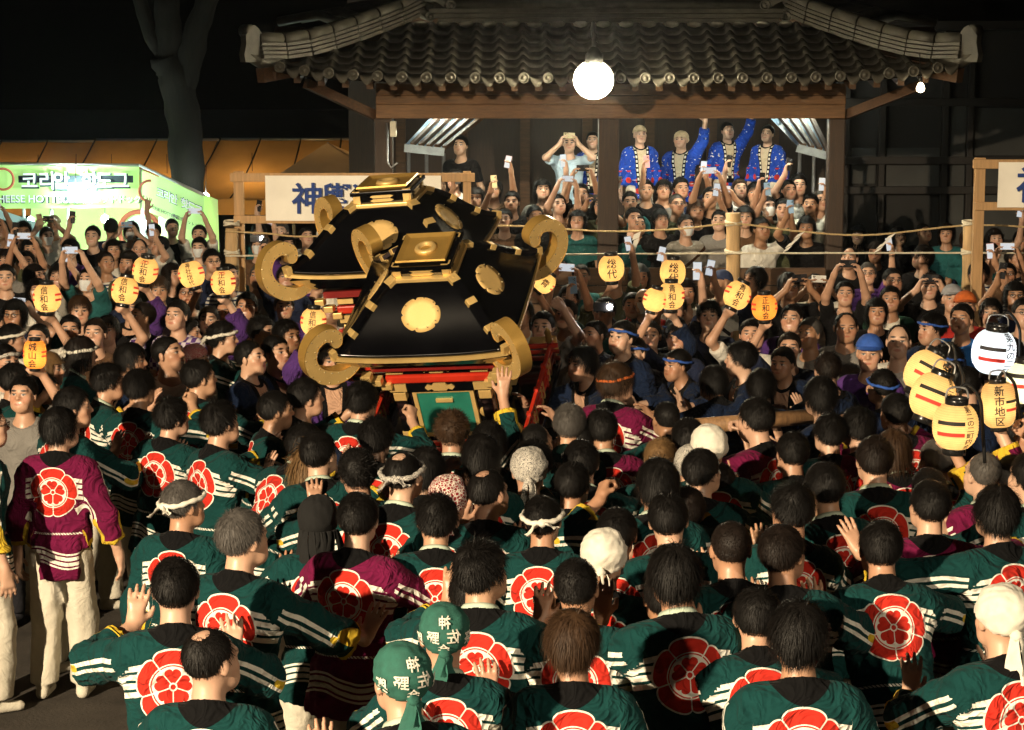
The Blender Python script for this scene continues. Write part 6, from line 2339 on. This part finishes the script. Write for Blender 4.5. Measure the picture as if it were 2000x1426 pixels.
# ---- festival people on the stage
BLUE = ('happi', 'blue')
for px, py, base, rz, hv, ex in ((1250, 264, 'stand', 192, (0, 8, 0), dict(wear=[wm('cap', 'beige')], hair=None, label='stage man in blue happi and pale headcloth nearest the middle pillar')),
                                 (1330, 274, 'wave', 160, (0, 8, 0), dict(wear=[wm('bandana', 'beige')], hair=None, fat=1.08, mirror=True, label='stout man in blue happi and pale headcloth waving on the stage')),
                                 (1421, 256, 'wave', 196, (0, 8, 0), dict(mirror=True, label='bare-headed man in blue happi waving from the stage')),
                                 (1499, 262, 'stand', 152, (0, 8, 0), dict(label='stage man in blue happi beside the ribbed awning')),
                                 (1158, 275, 'stand', 170, (0, 8, 0), dict(label='stage man in blue happi half hidden by the middle pillar'))):
    put(px, py, base, BLUE, ex.pop('hair', ('short', 'black')), rz, hv, Y=25.0 + RND.uniform(0, .7), skin=RND.choice((2, 6, 8)), scale=RND.uniform(.86, .93), **ex)
r_ = put(1112, 280, 'phone2', ('tee', 'sky'), ('short', 'black'), 178, (0, 4, 0), Y=25.0, skin=2, scale=.96, label='man in a pale blue shirt filming from the stage')
PHONE_REQ.append((r_, 'gold', 1112, 280))
put(900, 285, 'stand', ('tee', 'black'), ('short', 'black'), 160, (0, 8, 0), Y=25.0, label='man in black standing under the pale blue awning')

# ---- onlookers on the steps in front of the pavilion
STEP = [(1340, 442, 'stand', 'strap', ('short', 'darkbrown'), 21.98, [MK]), (1388, 388, 'phone2hi', 'black', ('short', 'black'), 22.4, []), (1500, 405, 'phone1hi', 'wstrap', ('short', 'black'), 22.4, [MK]),
        (1487, 448, 'phone1', 'white', ('short', 'black'), 21.98, []), (1575, 445, 'phone1', 'black', ('bob', 'black'), 21.98, []), (1262, 372, 'stand', 'black', ('short', 'black'), 22.7, []),
        (1296, 372, 'phone1hi', 'grey', ('mop', 'black'), 22.8, []), (1322, 400, 'stand', 'olive', ('crop', 'grey'), 22.4, [GL]), (1560, 362, 'phone1', 'black', ('curly', 'black'), 22.9, []),
        (1583, 400, 'phone1', 'white', ('short', 'black'), 22.5, []), (1602, 392, 'stand', 'navy', ('short', 'grey'), 22.6, [GL]), (1090, 400, 'phone2hi', 'brown', ('short', 'black'), 22.4, []),
        (1135, 380, 'phone2hi', 'black', ('short', 'black'), 22.6, []), (1060, 372, 'phone1hi', 'grey', ('bob', 'black'), 22.7, []), (1000, 395, 'phone1', 'black', ('short', 'black'), 22.4, []),
        (965, 372, 'phone1hi', 'brown', ('mop', 'black'), 22.7, []), (930, 388, 'phone1', 'grey', ('bob', 'darkbrown'), 22.5, []), (888, 352, 'stand', 'white', ('bob', 'black'), 22.9, []),
        (1230, 395, 'phone1', 'teal', ('short', 'black'), 22.4, []), (1238, 428, 'stand', 'black', ('short', 'black'), 22.0, []), (1445, 370, 'phone1hi', 'white', ('short', 'brown'), 22.8, []),
        (1455, 425, 'stand', 'brown', ('bob', 'black'), 22.1, []), (1530, 410, 'phone1', 'olive', ('short', 'black'), 22.3, []), (1045, 425, 'stand', 'black', ('short', 'black'), 22.0, []),
        (1128, 432, 'stand', 'teal', ('bob', 'black'), 22.0, []), (1290, 430, 'stand', 'black', ('mop', 'black'), 22.0, []), (1405, 432, 'stand', 'grey', ('short', 'black'), 22.05, []),
        (985, 430, 'stand', 'brown', ('short', 'black'), 22.0, []), (1176, 402, 'phone2', 'olive', ('short', 'black'), 22.4, []), (1360, 412, 'phone1', 'black', ('mop', 'brown'), 22.3, []),
        (1540, 372, 'stand', 'white', ('short', 'black'), 22.8, []), (1330, 368, 'phone1', 'navy', ('short', 'black'), 22.9, []), (1245, 440, 'stand', 'teal', ('crop', 'black'), 21.98, []),
        (1420, 385, 'phone2', 'navy', ('short', 'black'), 22.5, [GL]), (1475, 378, 'stand', 'black', ('mop', 'black'), 22.7, [])]
PCOL = ['white', 'black', 'black', 'black', 'blue', 'gold', 'pink', 'black', 'black']
for i, (px, py, base, t, hair, Y, w) in enumerate(STEP):
    hv = (0, 10, 0) if base.endswith('hi') else ((0, 4, 0) if base.startswith('phone') else (0, 8, 0))
    r_ = put(px, py, base, ('tee', t), hair, 180 + RND.uniform(-22, 22), hv, w, Y=Y + .85, mirror=bool(i % 2))
    if base.startswith('phone'):
        PHONE_REQ.append((r_, PCOL[i % 9], px, py))

# ---- lanterns and the people who hold them up
LAN = [  # x, y, radius px, text, tilt, options, bearer turn, bearer dress
    (92, 582, 27, '信和会', (0, 0), {}, 172, ('tee', 'white'), 'held upright over the smiling man at the far left'),
    (244, 568, 26, '信和会', (-10, 8), {}, 178, ('tee', 'checkp'), 'tilted, just below the red-striped lantern'),
    (284, 528, 25, '正和会', (4, 10), dict(sub='上戸手'), 175, ('happi', 'purple'), 'with red stripes, topmost of the group near the stall'),
    (374, 536, 25, '神社総代', (-4, -14), {}, 170, ('tee', 'black'), 'tilted, behind a raised dark phone left of the pine post'),
    (436, 552, 24, '正和会', (-3, -3), dict(sub='上戸手'), 178, ('happi', 'purple'), 'oval, close beside the left pine post'),
    (612, 628, 25, '信和会', (0, 4), {}, -165, ('happi', 'purple'), 'half hidden behind the nearer shrine scroll'),
    (1194, 524, 25, '総代', (0, -3), dict(stripes=None), 176, ('tee', 'navy'), 'round, over the bright phone flash'),
    (1314, 532, 25, '総代', (0, 2), dict(stripes=None), 170, ('tee', 'brown'), 'uppermost of the stack beside the bald masked man'),
    (1311, 578, 26, '青和会', (0, 0), {}, 172, N_, 'round, in front of two others beside the bald masked man'),
    (1278, 586, 22, '', (0, 14), {}, 168, ('tee', 'navy'), 'with red dashes peeping out behind the stack'),
    (1440, 577, 26, '青和会', (-6, 26), {}, 176, ('tee', 'white'), 'tilted sideways in front of the lone log post'),
    (1493, 600, 25, '正和会', (0, -2), dict(m=M_LPAPERO, stripes='red'), 170, ('tee', 'navy'), 'orange with red stripes, right of the lone log post'),
    (68, 692, 22, '城山会', (0, 2), dict(m=M_LPAPERO, long=1.25), 172, ('tee', 'grey'), 'tall and orange, left of the blond-haired reveller'),
    (1064, 552, 20, '青', (0, 40), {}, 165, ('tee', 'white'), 'small and tipped over behind the shrine scroll'),
]
for px, py, rp, text, tl, opt, rz, dress, lab in LAN:
    yh = py + rp * 1.32
    Y = 1.88 * FPX / (yh - 140)
    rad = rp * Y / FPX
    c = at_y(px, py, Y)
    tilt = (R(tl[0]), R(tl[1]), 0)
    word = 'blank' if not text else 'lettered'
    lantern('lit paper lantern ' + lab, c, rad, text, tilt, **opt)
    up = Euler(tilt).to_matrix() @ Vector((0, 0, 1))
    fist = c - up * rad * 1.42
    J = frames('lantern')['R']
    mir = RND.random() < .4
    Wl = Vector(J['W']) + Vector(J['f']) * .07
    sc = fist.z / Wl.z
    if mir:
        Wl.x = -Wl.x
    a = R(rz)
    q = Vector((Wl.x * math.cos(a) - Wl.y * math.sin(a), Wl.x * math.sin(a) + Wl.y * math.cos(a), 0)) * sc
    hd = make_body('lantern', 0, 8, 0)[1].translation
    hx = -hd.x if mir else hd.x
    loc = Vector((fist.x - q.x, fist.y - q.y, 0))
    o, Hm, J = person(loc, a, 'lantern', dress, RND.choice((('short', 'black', 0), ('mop', 'black', 1), ('crop', 'black', 0), ('short', 'darkbrown', 2))), (0, 8, 0), RND.choice((0, 1, 2)), sc, mir)
    PEOPLE.append([o, 0, 0, None, 'bearer holding up the lantern ' + lab, dress, None, (), rz, 'lantern'])

# the cluster of larger lanterns on bent rods at the right
for px, py, rp, text, tl, opt, rod, lab in (
        (1808, 728, 41, '第二', (-6, 30), dict(m=M_LPAPER2, stripes='pair', tface=.75, handle=True), None, 'cream paper lantern tipped over, hindmost of the three with black and red bars'),
        (1822, 775, 44, '第二の一町内会', (-4, 22), dict(m=M_LPAPER2, stripes='pair', tface=.5, handle=True), None, 'cream paper lantern tipped sideways, middle one of the three with bars'),
        (1866, 832, 45, '第二の二町内会', (2, 1), dict(m=M_LPAPER2, stripes='pair', tface=.48, handle=True), (1940, 880), 'cream paper lantern hanging upright, lowest and foremost of the group'),
        (1941, 687, 43, '第九の二町', (4, 5), dict(m=M_LPAPERW, stripes='pair', tface=.6, handle=True), None, 'cold white paper lantern, topmost of the group'),
        (1950, 790, 33, '新市地区', (0, -4), dict(m=M_LPAPER2, stripes='pair', tface=-.15, sface=-1.0, long=1.35, handle=True), None, 'tall narrow paper lantern below the cold white one'),
        (2004, 748, 40, '', (0, 0), dict(m=M_LPAPERY, stripes='ring'), None, 'glaring pale yellow paper lantern cut by the right edge')):
    Y = 1.86 * FPX / (py + rp * 1.5 - 140)
    rad = rp * Y / FPX
    c = at_y(px, py, Y)
    lo = lantern('large ' + lab, c, rad, text, (R(tl[0]), R(tl[1]), 0), **opt)
    inv = Euler((R(tl[0]), R(tl[1]), 0)).to_matrix().inverted()
    zt_ = rad * 1.5
    end = Vector((rad * 1.5, .05, -rad * 1.75))
    MB().tube(spline([(0, 0, zt_), (rad * .45, .02, zt_ + rad * .35), (rad * 1.05, .03, rad * 1.2), (rad * 1.25, .04, rad * .2), end], 5), .009, 8).build('bent_rod', M_BLACK, lo)
    Wd = c + Euler((R(tl[0]), R(tl[1]), 0)).to_matrix() @ end
    # bearer facing away with a fist on the rod
    J = frames('lantern')['R']
    Wl = Vector(J['W']) + Vector(J['f']) * .07
    rz = RND.uniform(5, 30)
    sc = min(1.08, max(.9, Wd.z / Wl.z))
    a = R(rz)
    q = Vector((Wl.x * math.cos(a) - Wl.y * math.sin(a), Wl.x * math.sin(a) + Wl.y * math.cos(a), 0)) * sc
    if py < 800 and px > 1810:
        o, Hm, J = person(Vector((Wd.x - q.x, Wd.y - q.y, 0)), a, 'lantern', RND.choice((G, M_)), ('short', 'black', RND.randrange(3)), (0, 8, 0), 0, sc)
        PEOPLE.append([o, 0, 0, None, 'bearer holding the rod of the ' + ' '.join(lab.split()[:7]), G, None, (), rz, 'lantern'])

# ---- fill the packed rows between them
taken = [(p[1], p[2]) for p in PEOPLE if p[1]]


def hw(y): return max(24, (y - 140) / 2.05 * .21)


def free(x, y, k):
    w = hw(y)
    return all(abs(x - a) > w * k or abs(y - b) > w * .62 for a, b in taken)


SHIRTS = ['black', 'white', 'grey', 'navy', 'brown', 'olive', 'teal', 'stripe', 'printb', 'printw', 'black', 'wstrap', 'strap', 'navy', 'black', 'checkp', 'purple']
HAIRS = [('short', 'black'), ('messy', 'black'), ('mop', 'black'), ('bob', 'black'), ('short', 'darkbrown'), ('crop', 'black'), ('bob', 'darkbrown'), ('short', 'grey'), ('mop', 'brown'), ('long', 'black'), ('thin', 'black'), ('mop', 'darkbrown')]
STAND = [('stand', (0, 8, 0)), ('stand', (0, 0, 0)), ('stand', (40, 12, 0))]
FILL_N = 0


def onlooker(x, y, rz0=180, Y=None, phones=.5, tops=None):
    global FILL_N
    u = RND.random()
    base, hv = RND.choice(STAND)
    if u < phones:
        base, hv = RND.choice((('phone2', (0, 4, 0)), ('phone1', (0, 4, 0)), ('phone1hi', (0, 10, 0)), ('phone2hi', (0, 10, 0)), ('phone1', (0, 4, 0))))
    w = []
    if RND.random() < .14:
        w.append(MK)
    if RND.random() < .15:
        w.append(GL)
    hair = RND.choice(HAIRS)
    if RND.random() < .1:
        w.append(wm('cap', RND.choice(('navy', 'grey', 'beige', 'black'))))
        hair = None
    mo = .6 if (hv == (0, 8, 0) and RND.random() < .5) else 0.0
    r_ = put(x, y, base, ('tee', RND.choice(tops or SHIRTS)), hair, rz0 + RND.uniform(-28, 28), hv, w, Y=Y, mirror=RND.random() < .5, pants=RND.choice(('dark', 'navy', 'khaki')), mouth=mo)
    if base.startswith('phone'):
        PHONE_REQ.append((r_, RND.choice(PCOL), x, y))
    taken.append((x, y))
    FILL_N += 1


def fill_rows(x0f, x1f, ys, k, fn):
    for y in ys:
        w = hw(y)
        x = x0f(y) + RND.uniform(0, w)
        while x < x1f(y):
            xx, yy = x + RND.uniform(-.2, .2) * w, y + RND.uniform(-.25, .25) * w
            if free(xx, yy, k):
                fn(xx, yy)
            x += w * 1.32
    return


fill_rows(lambda y: -10, lambda y: 425 if y < 520 else 470, (458, 484, 512, 542, 574, 608), 1.05, lambda x, y: onlooker(x, y))
fill_rows(lambda y: 490, lambda y: 640, (455, 480, 545, 580), 1.05, lambda x, y: onlooker(x, y, phones=.4))
fill_rows(lambda y: 1120 if y < 560 else 1090, lambda y: 2010, (545, 575, 605), 1.1, lambda x, y: onlooker(x, y, 176))
fill_rows(lambda y: 1650, lambda y: 1900, (462, 500), 1.3, lambda x, y: onlooker(x, y, 176, phones=.2, tops=['black', 'navy', 'black', 'teal']))
fill_rows(lambda y: 1925, lambda y: 2010, (470, 505, 530), 1.2, lambda x, y: onlooker(x, y, 176))


def packed(x, y):
    """other carriers round the shrines, packed head to head"""
    u = RND.random()
    if x < 650:
        rz = RND.uniform(-110, -60)
    elif y < 715:
        rz = RND.choice((RND.uniform(60, 150), RND.uniform(100, 170)))
    else:
        rz = RND.choice((RND.uniform(0, 40), RND.uniform(10, 90)))
    w = [wm('thinband', 'blue')] if (u < .12 and y < 760 and x > 1000) else ([wm('band', 'white')] if u > .93 else [])
    base, hv = RND.choice((('bow', (0, 0, 0)), ('push', (0, 0, 0)), ('push', (-30, 0, 0)), ('bow', (0, 0, 0)), ('grip', (0, 0, 0))))
    put(x, y, base, N_ if x > 1000 and y < 790 else RND.choice((G, G, M_)), RND.choice((('short', 'black'), ('messy', 'black'), ('short', 'darkbrown'), ('curly', 'black'), ('crop', 'black'), ('mop', 'black'))), rz, hv, w)
    taken.append((x, y))


fill_rows(lambda y: 1130, lambda y: 1960, (648, 682, 716, 752, 790), 1.0, packed)
fill_rows(lambda y: 1000, lambda y: 1740, (830, 868, 915, 965), 1.0, packed)
fill_rows(lambda y: 0, lambda y: 640, (655, 690, 728), 1.0, packed)
print('PEOPLE', len(PEOPLE), 'phones', len(PHONE_REQ))


# ================================================================ PHONES, LETTERED BANDANAS, LABELS
PHM = dict(white=mat('phone_white', (.72, .70, .66), .3, var=.05), black=mat('phone_black', (.015, .015, .017), .25, var=.2), blue=mat('phone_blue', (.22, .38, .60), .3, var=.08),
           gold=mat('phone_gold', (.60, .48, .28), .3, .3, var=.08), pink=mat('phone_pink', (.62, .30, .30), .3, var=.08))
M_LENS = mat('phone_lens', (.01, .01, .014), .1, var=.1, spec=.8)
M_SCREEN = mat('phone_screen', (.1, .1, .1), .2, emit=(.7, .75, .8), estr=.8)
_pb = MB().box((0, 0, 0), (.076, .0085, .155), bev=.0035).mesh('phone')
_bu = MB().box((-.018, .0055, .052), (.033, .003, .035), bev=.0012).mesh('camera_bump')
_le = MB()
for dx, dz in ((-.025, .060), (-.012, .052), (-.025, .044)):
    _le.lathe([(.006, 0), (.006, .002), (.0001, .0022)], 10, (dx, .007, dz), Matrix.Rotation(R(-90), 3, 'X'))
_le = _le.mesh('lens')
_sc = MB().box((0, -.0046, 0), (.070, .001, .147)).mesh('screen')


def phone(r_, col, px, py):
    o, Hm, J = r_
    two = o['base'] == 2
    root_ = bpy.data.objects.new('phone', _pb)
    L, Rr = J['L'], J['R']
    if two:
        c = (Vector(L['W']) + Vector(Rr['W'])) / 2 + Vector((0, .03, .105))
        M = Matrix.Translation(c) @ Matrix.Rotation(R(90), 4, 'Y') @ Matrix.Rotation(R(RND.uniform(-4, 4)), 4, 'Y')
    else:
        c = Vector(Rr['W']) + Vector(Rr['f']) * .105 + Vector((-.028, .012, .0))
        M = Matrix.Translation(c) @ Matrix.Rotation(R(RND.uniform(-14, 14)), 4, 'Y')
    mx = Matrix.LocRotScale(o.location, o.rotation_euler, o.scale) @ M
    t, q, s = mx.decompose()
    COL.objects.link(root_)
    if len(_pb.materials) == 0:
        for me in (_pb, _bu):
            me.materials.append(PHM['white'])
    root_.material_slots[0].link = 'OBJECT'
    root_.material_slots[0].material = PHM[col]
    root_.location, root_.rotation_mode = t, 'QUATERNION'
    root_.rotation_quaternion = q
    root_.scale = (o.scale[1] * .92,) * 3
    mobj('camera_bump', _bu, PHM[col], root_)
    mobj('lens', _le, M_LENS, root_)
    mobj('screen', _sc, M_SCREEN, root_)
    PHONES.append([root_, col])


for r_, col, px, py in PHONE_REQ:
    rec = next(p for p in PEOPLE if p[0] == r_[0])
    r_[0]['base'] = 2 if rec[9].startswith('phone2') else 1
    phone(r_, col, px, py)
    del r_[0]['base']

# bright phone torches aimed at us
for lab, px, py, Y in (('dazzling phone torch in the crowd beside the shouting man', 1191, 600, 16.2), ('small dazzling phone torch behind the left pine frame', 511, 466, 22.0)):
    c = at_y(px, py, Y)
    r_ = root('phone', c, lab, 'phone')
    q_ = Part(r_)
    q_('body', MB().box(c + Vector((-.05, .02, .0)), (.155, .009, .076), bev=.003), PHM['black'])
    q_('torch', MB().lathe([(.0001, -.002), (.022, 0), (.018, .008), (.0001, .01)], 12, c + Vector((0, .012, 0)), Matrix.Rotation(R(90), 3, 'X')), mat('torch_glow', (1, 1, 1), .3, emit=(1, .96, .88), estr=260))

# white lettering on the green bandanas and the pale inner collars
for rec in PEOPLE:
    o = rec[0]
    if rec[7] and any(k[0] == 'bandana' and k[1] == WRAP['green'] for k in rec[7]):
        band = next(c for c in o.children if c.name.startswith('bandana'))
        Hm = band.matrix_local.copy()
        for ch, az, z, sz in (('佐', 160, .035, .055), ('野', 205, .03, .05), ('会', 182, -.012, .045), ('祭', 120, .02, .05), ('輿', 245, .015, .05), ('神', 180, .085, .045)):
            vs, fs = glyphs(ch, sz)
            P_ = []
            for v in vs:
                zz = z + v.y
                q = max(-.95, min(.95, (zz - CRC[2]) / (CRR[2] + .02)))
                rr_ = math.sqrt(1 - q * q)
                a = R(az) + v.x / .1 / max(rr_, .3)
                P_.append((CRC[0] + math.sin(a) * (CRR[0] + .0215) * rr_, CRC[1] + math.cos(a) * (CRR[1] + .0215) * rr_, CRC[2] + q * (CRR[2] + .0215)))
            mobj('lettering', MB().add(P_, fs).mesh('lettering'), WRAP['white'], band)
_col = MB().lathe([(.073, .0), (.078, .02), (.069, .034), (.063, .032), (.060, .0)], 24).mesh('inner_collar')
for rec in PEOPLE:
    if rec[5][0] == 'happi' and rec[5][1] in ('green', 'maroon') and RND.random() < .3:
        J = frames(rec[9])
        T = Matrix(J['T'].tolist()).to_4x4()
        mobj('inner_collar', _col, mat('collar_pale', (.42, .50, .40), .85), rec[0], mw=Matrix.Translation(Vector(J['P'])) @ T @ Matrix.Translation((0, -.004, .508)) @ Matrix.Rotation(R(-22), 4, 'X'))

# ---- labels
LM = [("the nearer shrine's green door", 845, 800), ("the nearer shrine's roof disc", 805, 610), ("the higher shrine's crown box", 765, 375), ('the tall orange lantern', 70, 690), ('the lone log post', 1433, 470),
      ('the tree trunk', 368, 330), ('the green stall', 150, 370), ('the left pine post', 466, 480), ('the middle pillar', 1190, 330), ('the pillar beside the ribbed awning', 1632, 330), ('the pine frame at right', 1914, 450),
      ('the cold white lantern', 1941, 687), ('the foremost bar-striped lantern', 1866, 832), ('the wooden carrying pole', 1465, 822), ('the red-coated masked man', 1258, 590), ('the long-tailed white towel', 1180, 1090),
      ('the black head cloth', 621, 1020), ('the standing maroon coat', 110, 950), ('the lower left corner', 0, 1426), ('the lower right corner', 2000, 1426), ('the upper green bandana', 867, 1244), ('the domed white towel', 1418, 877),
      ('the orange headband', 1205, 745), ('the gilt scroll above the rope', 1080, 490), ('the red bandana', 383, 705), ('the right edge', 2000, 800), ('the left edge', 0, 780)]
ORD = ['', 'second ', 'third ', 'fourth ', 'fifth ', 'sixth ', 'seventh ', 'eighth ', 'ninth ', 'tenth ', 'eleventh ', 'twelfth ']
HW = dict(short='short', crop='cropped', messy='tousled', mop='thick', bob='bobbed', long='long', thin='thinning', bald='fringe of', buzz='shaven', curly='curly', spiky='spiky')
HC = dict(black='black', brown='brown', darkbrown='dark brown', blond='light brown', grey='grey')
TW = dict(stripe='striped', printb='black printed', printw='white printed', checkp='purple check', strap='grey strapped', wstrap='white strapped', jacket='green jacket', sky='pale blue')
CW = dict(towel='head towel', bandana='bandana', hood='black cloth', band='knotted headband', thinband='blue headband', cap='cap', mask='mask', glasses='glasses')


def pix(v):
    d = Vector(v) - Vector((0, 0, CAMH))
    f = d.y * _cp - d.z * _sp
    return 1000 + FPX * d.x / f, 713 - FPX * (d.y * _sp + d.z * _cp) / f


items = []
for o, px, py, desc, label, top, hair, wear, rz, base in PEOPLE:
    if top[0] == 'happi':
        o['group'] = 'festival crew in happi coats'
    else:
        o['group'] = 'onlookers watching the shrines'
    if label:
        o['label'] = label
        continue
    who = 'reveller' if top[0] == 'happi' else ('filming onlooker' if base.startswith('phone') else 'onlooker')
    d = '%s in %s %s' % (who, TW.get(top[1], top[1]), 'coat' if top[0] == 'happi' else 'shirt')
    ws = [CW[k[0]] for k in wear]
    if ws:
        d += ' with ' + ws[0]
    elif hair:
        d += ' with %s %s hair' % (HW[hair[0]], HC[hair[1]])
    items.append((o, px, py, d))
for o, col in PHONES:
    o['category'] = 'phone'
    o['group'] = 'phones raised to film the shrines'
    x, y = pix(o.location)
    items.append((o, x, y, col.replace('gold', 'golden') + ' phone held up to film'))
used = set(o[0].get('label') for o in PEOPLE)
for o, x, y, d in items:
    same = [(a, b, q) for q, a, b, dd in items if dd == d]
    best = None
    for nm, lx, ly in sorted(LM, key=lambda l: math.hypot(l[1] - x, l[2] - y)):
        rank = sorted(math.hypot(lx - a, ly - b) for a, b, q in same).index(math.hypot(lx - x, ly - y))
        if rank < len(ORD):
            lab = d + (', beside ' if len(same) == 1 else ', %snearest ' % ORD[rank]) + nm
            if lab not in used and len(lab.split()) <= 16:
                best = lab
                break
    o['label'] = best or d
    used.add(o['label'])


# ================================================================ HAZE ADDED FOR THE LAMP HALO
hz = MB().box((0, 25, 4.2), (90, 110, 11)).build('haze', None)
_hm = bpy.data.materials.new('halo_haze')
_hm.use_nodes = True
_ht = _hm.node_tree
_ht.nodes.remove(_ht.nodes['Principled BSDF'])
_pv = _ht.nodes.new('ShaderNodeVolumePrincipled')
_pv.inputs['Color'].default_value = (.95, .95, .95, 1)
_pv.inputs['Density'].default_value = .0005
_pv.inputs['Anisotropy'].default_value = .88
_ht.links.new(_pv.outputs[0], _ht.nodes['Material Output'].inputs['Volume'])
hz.data.materials.append(_hm)
tag(hz, 'thin haze added to give the floodlight a halo', 'haze', kind='stuff')
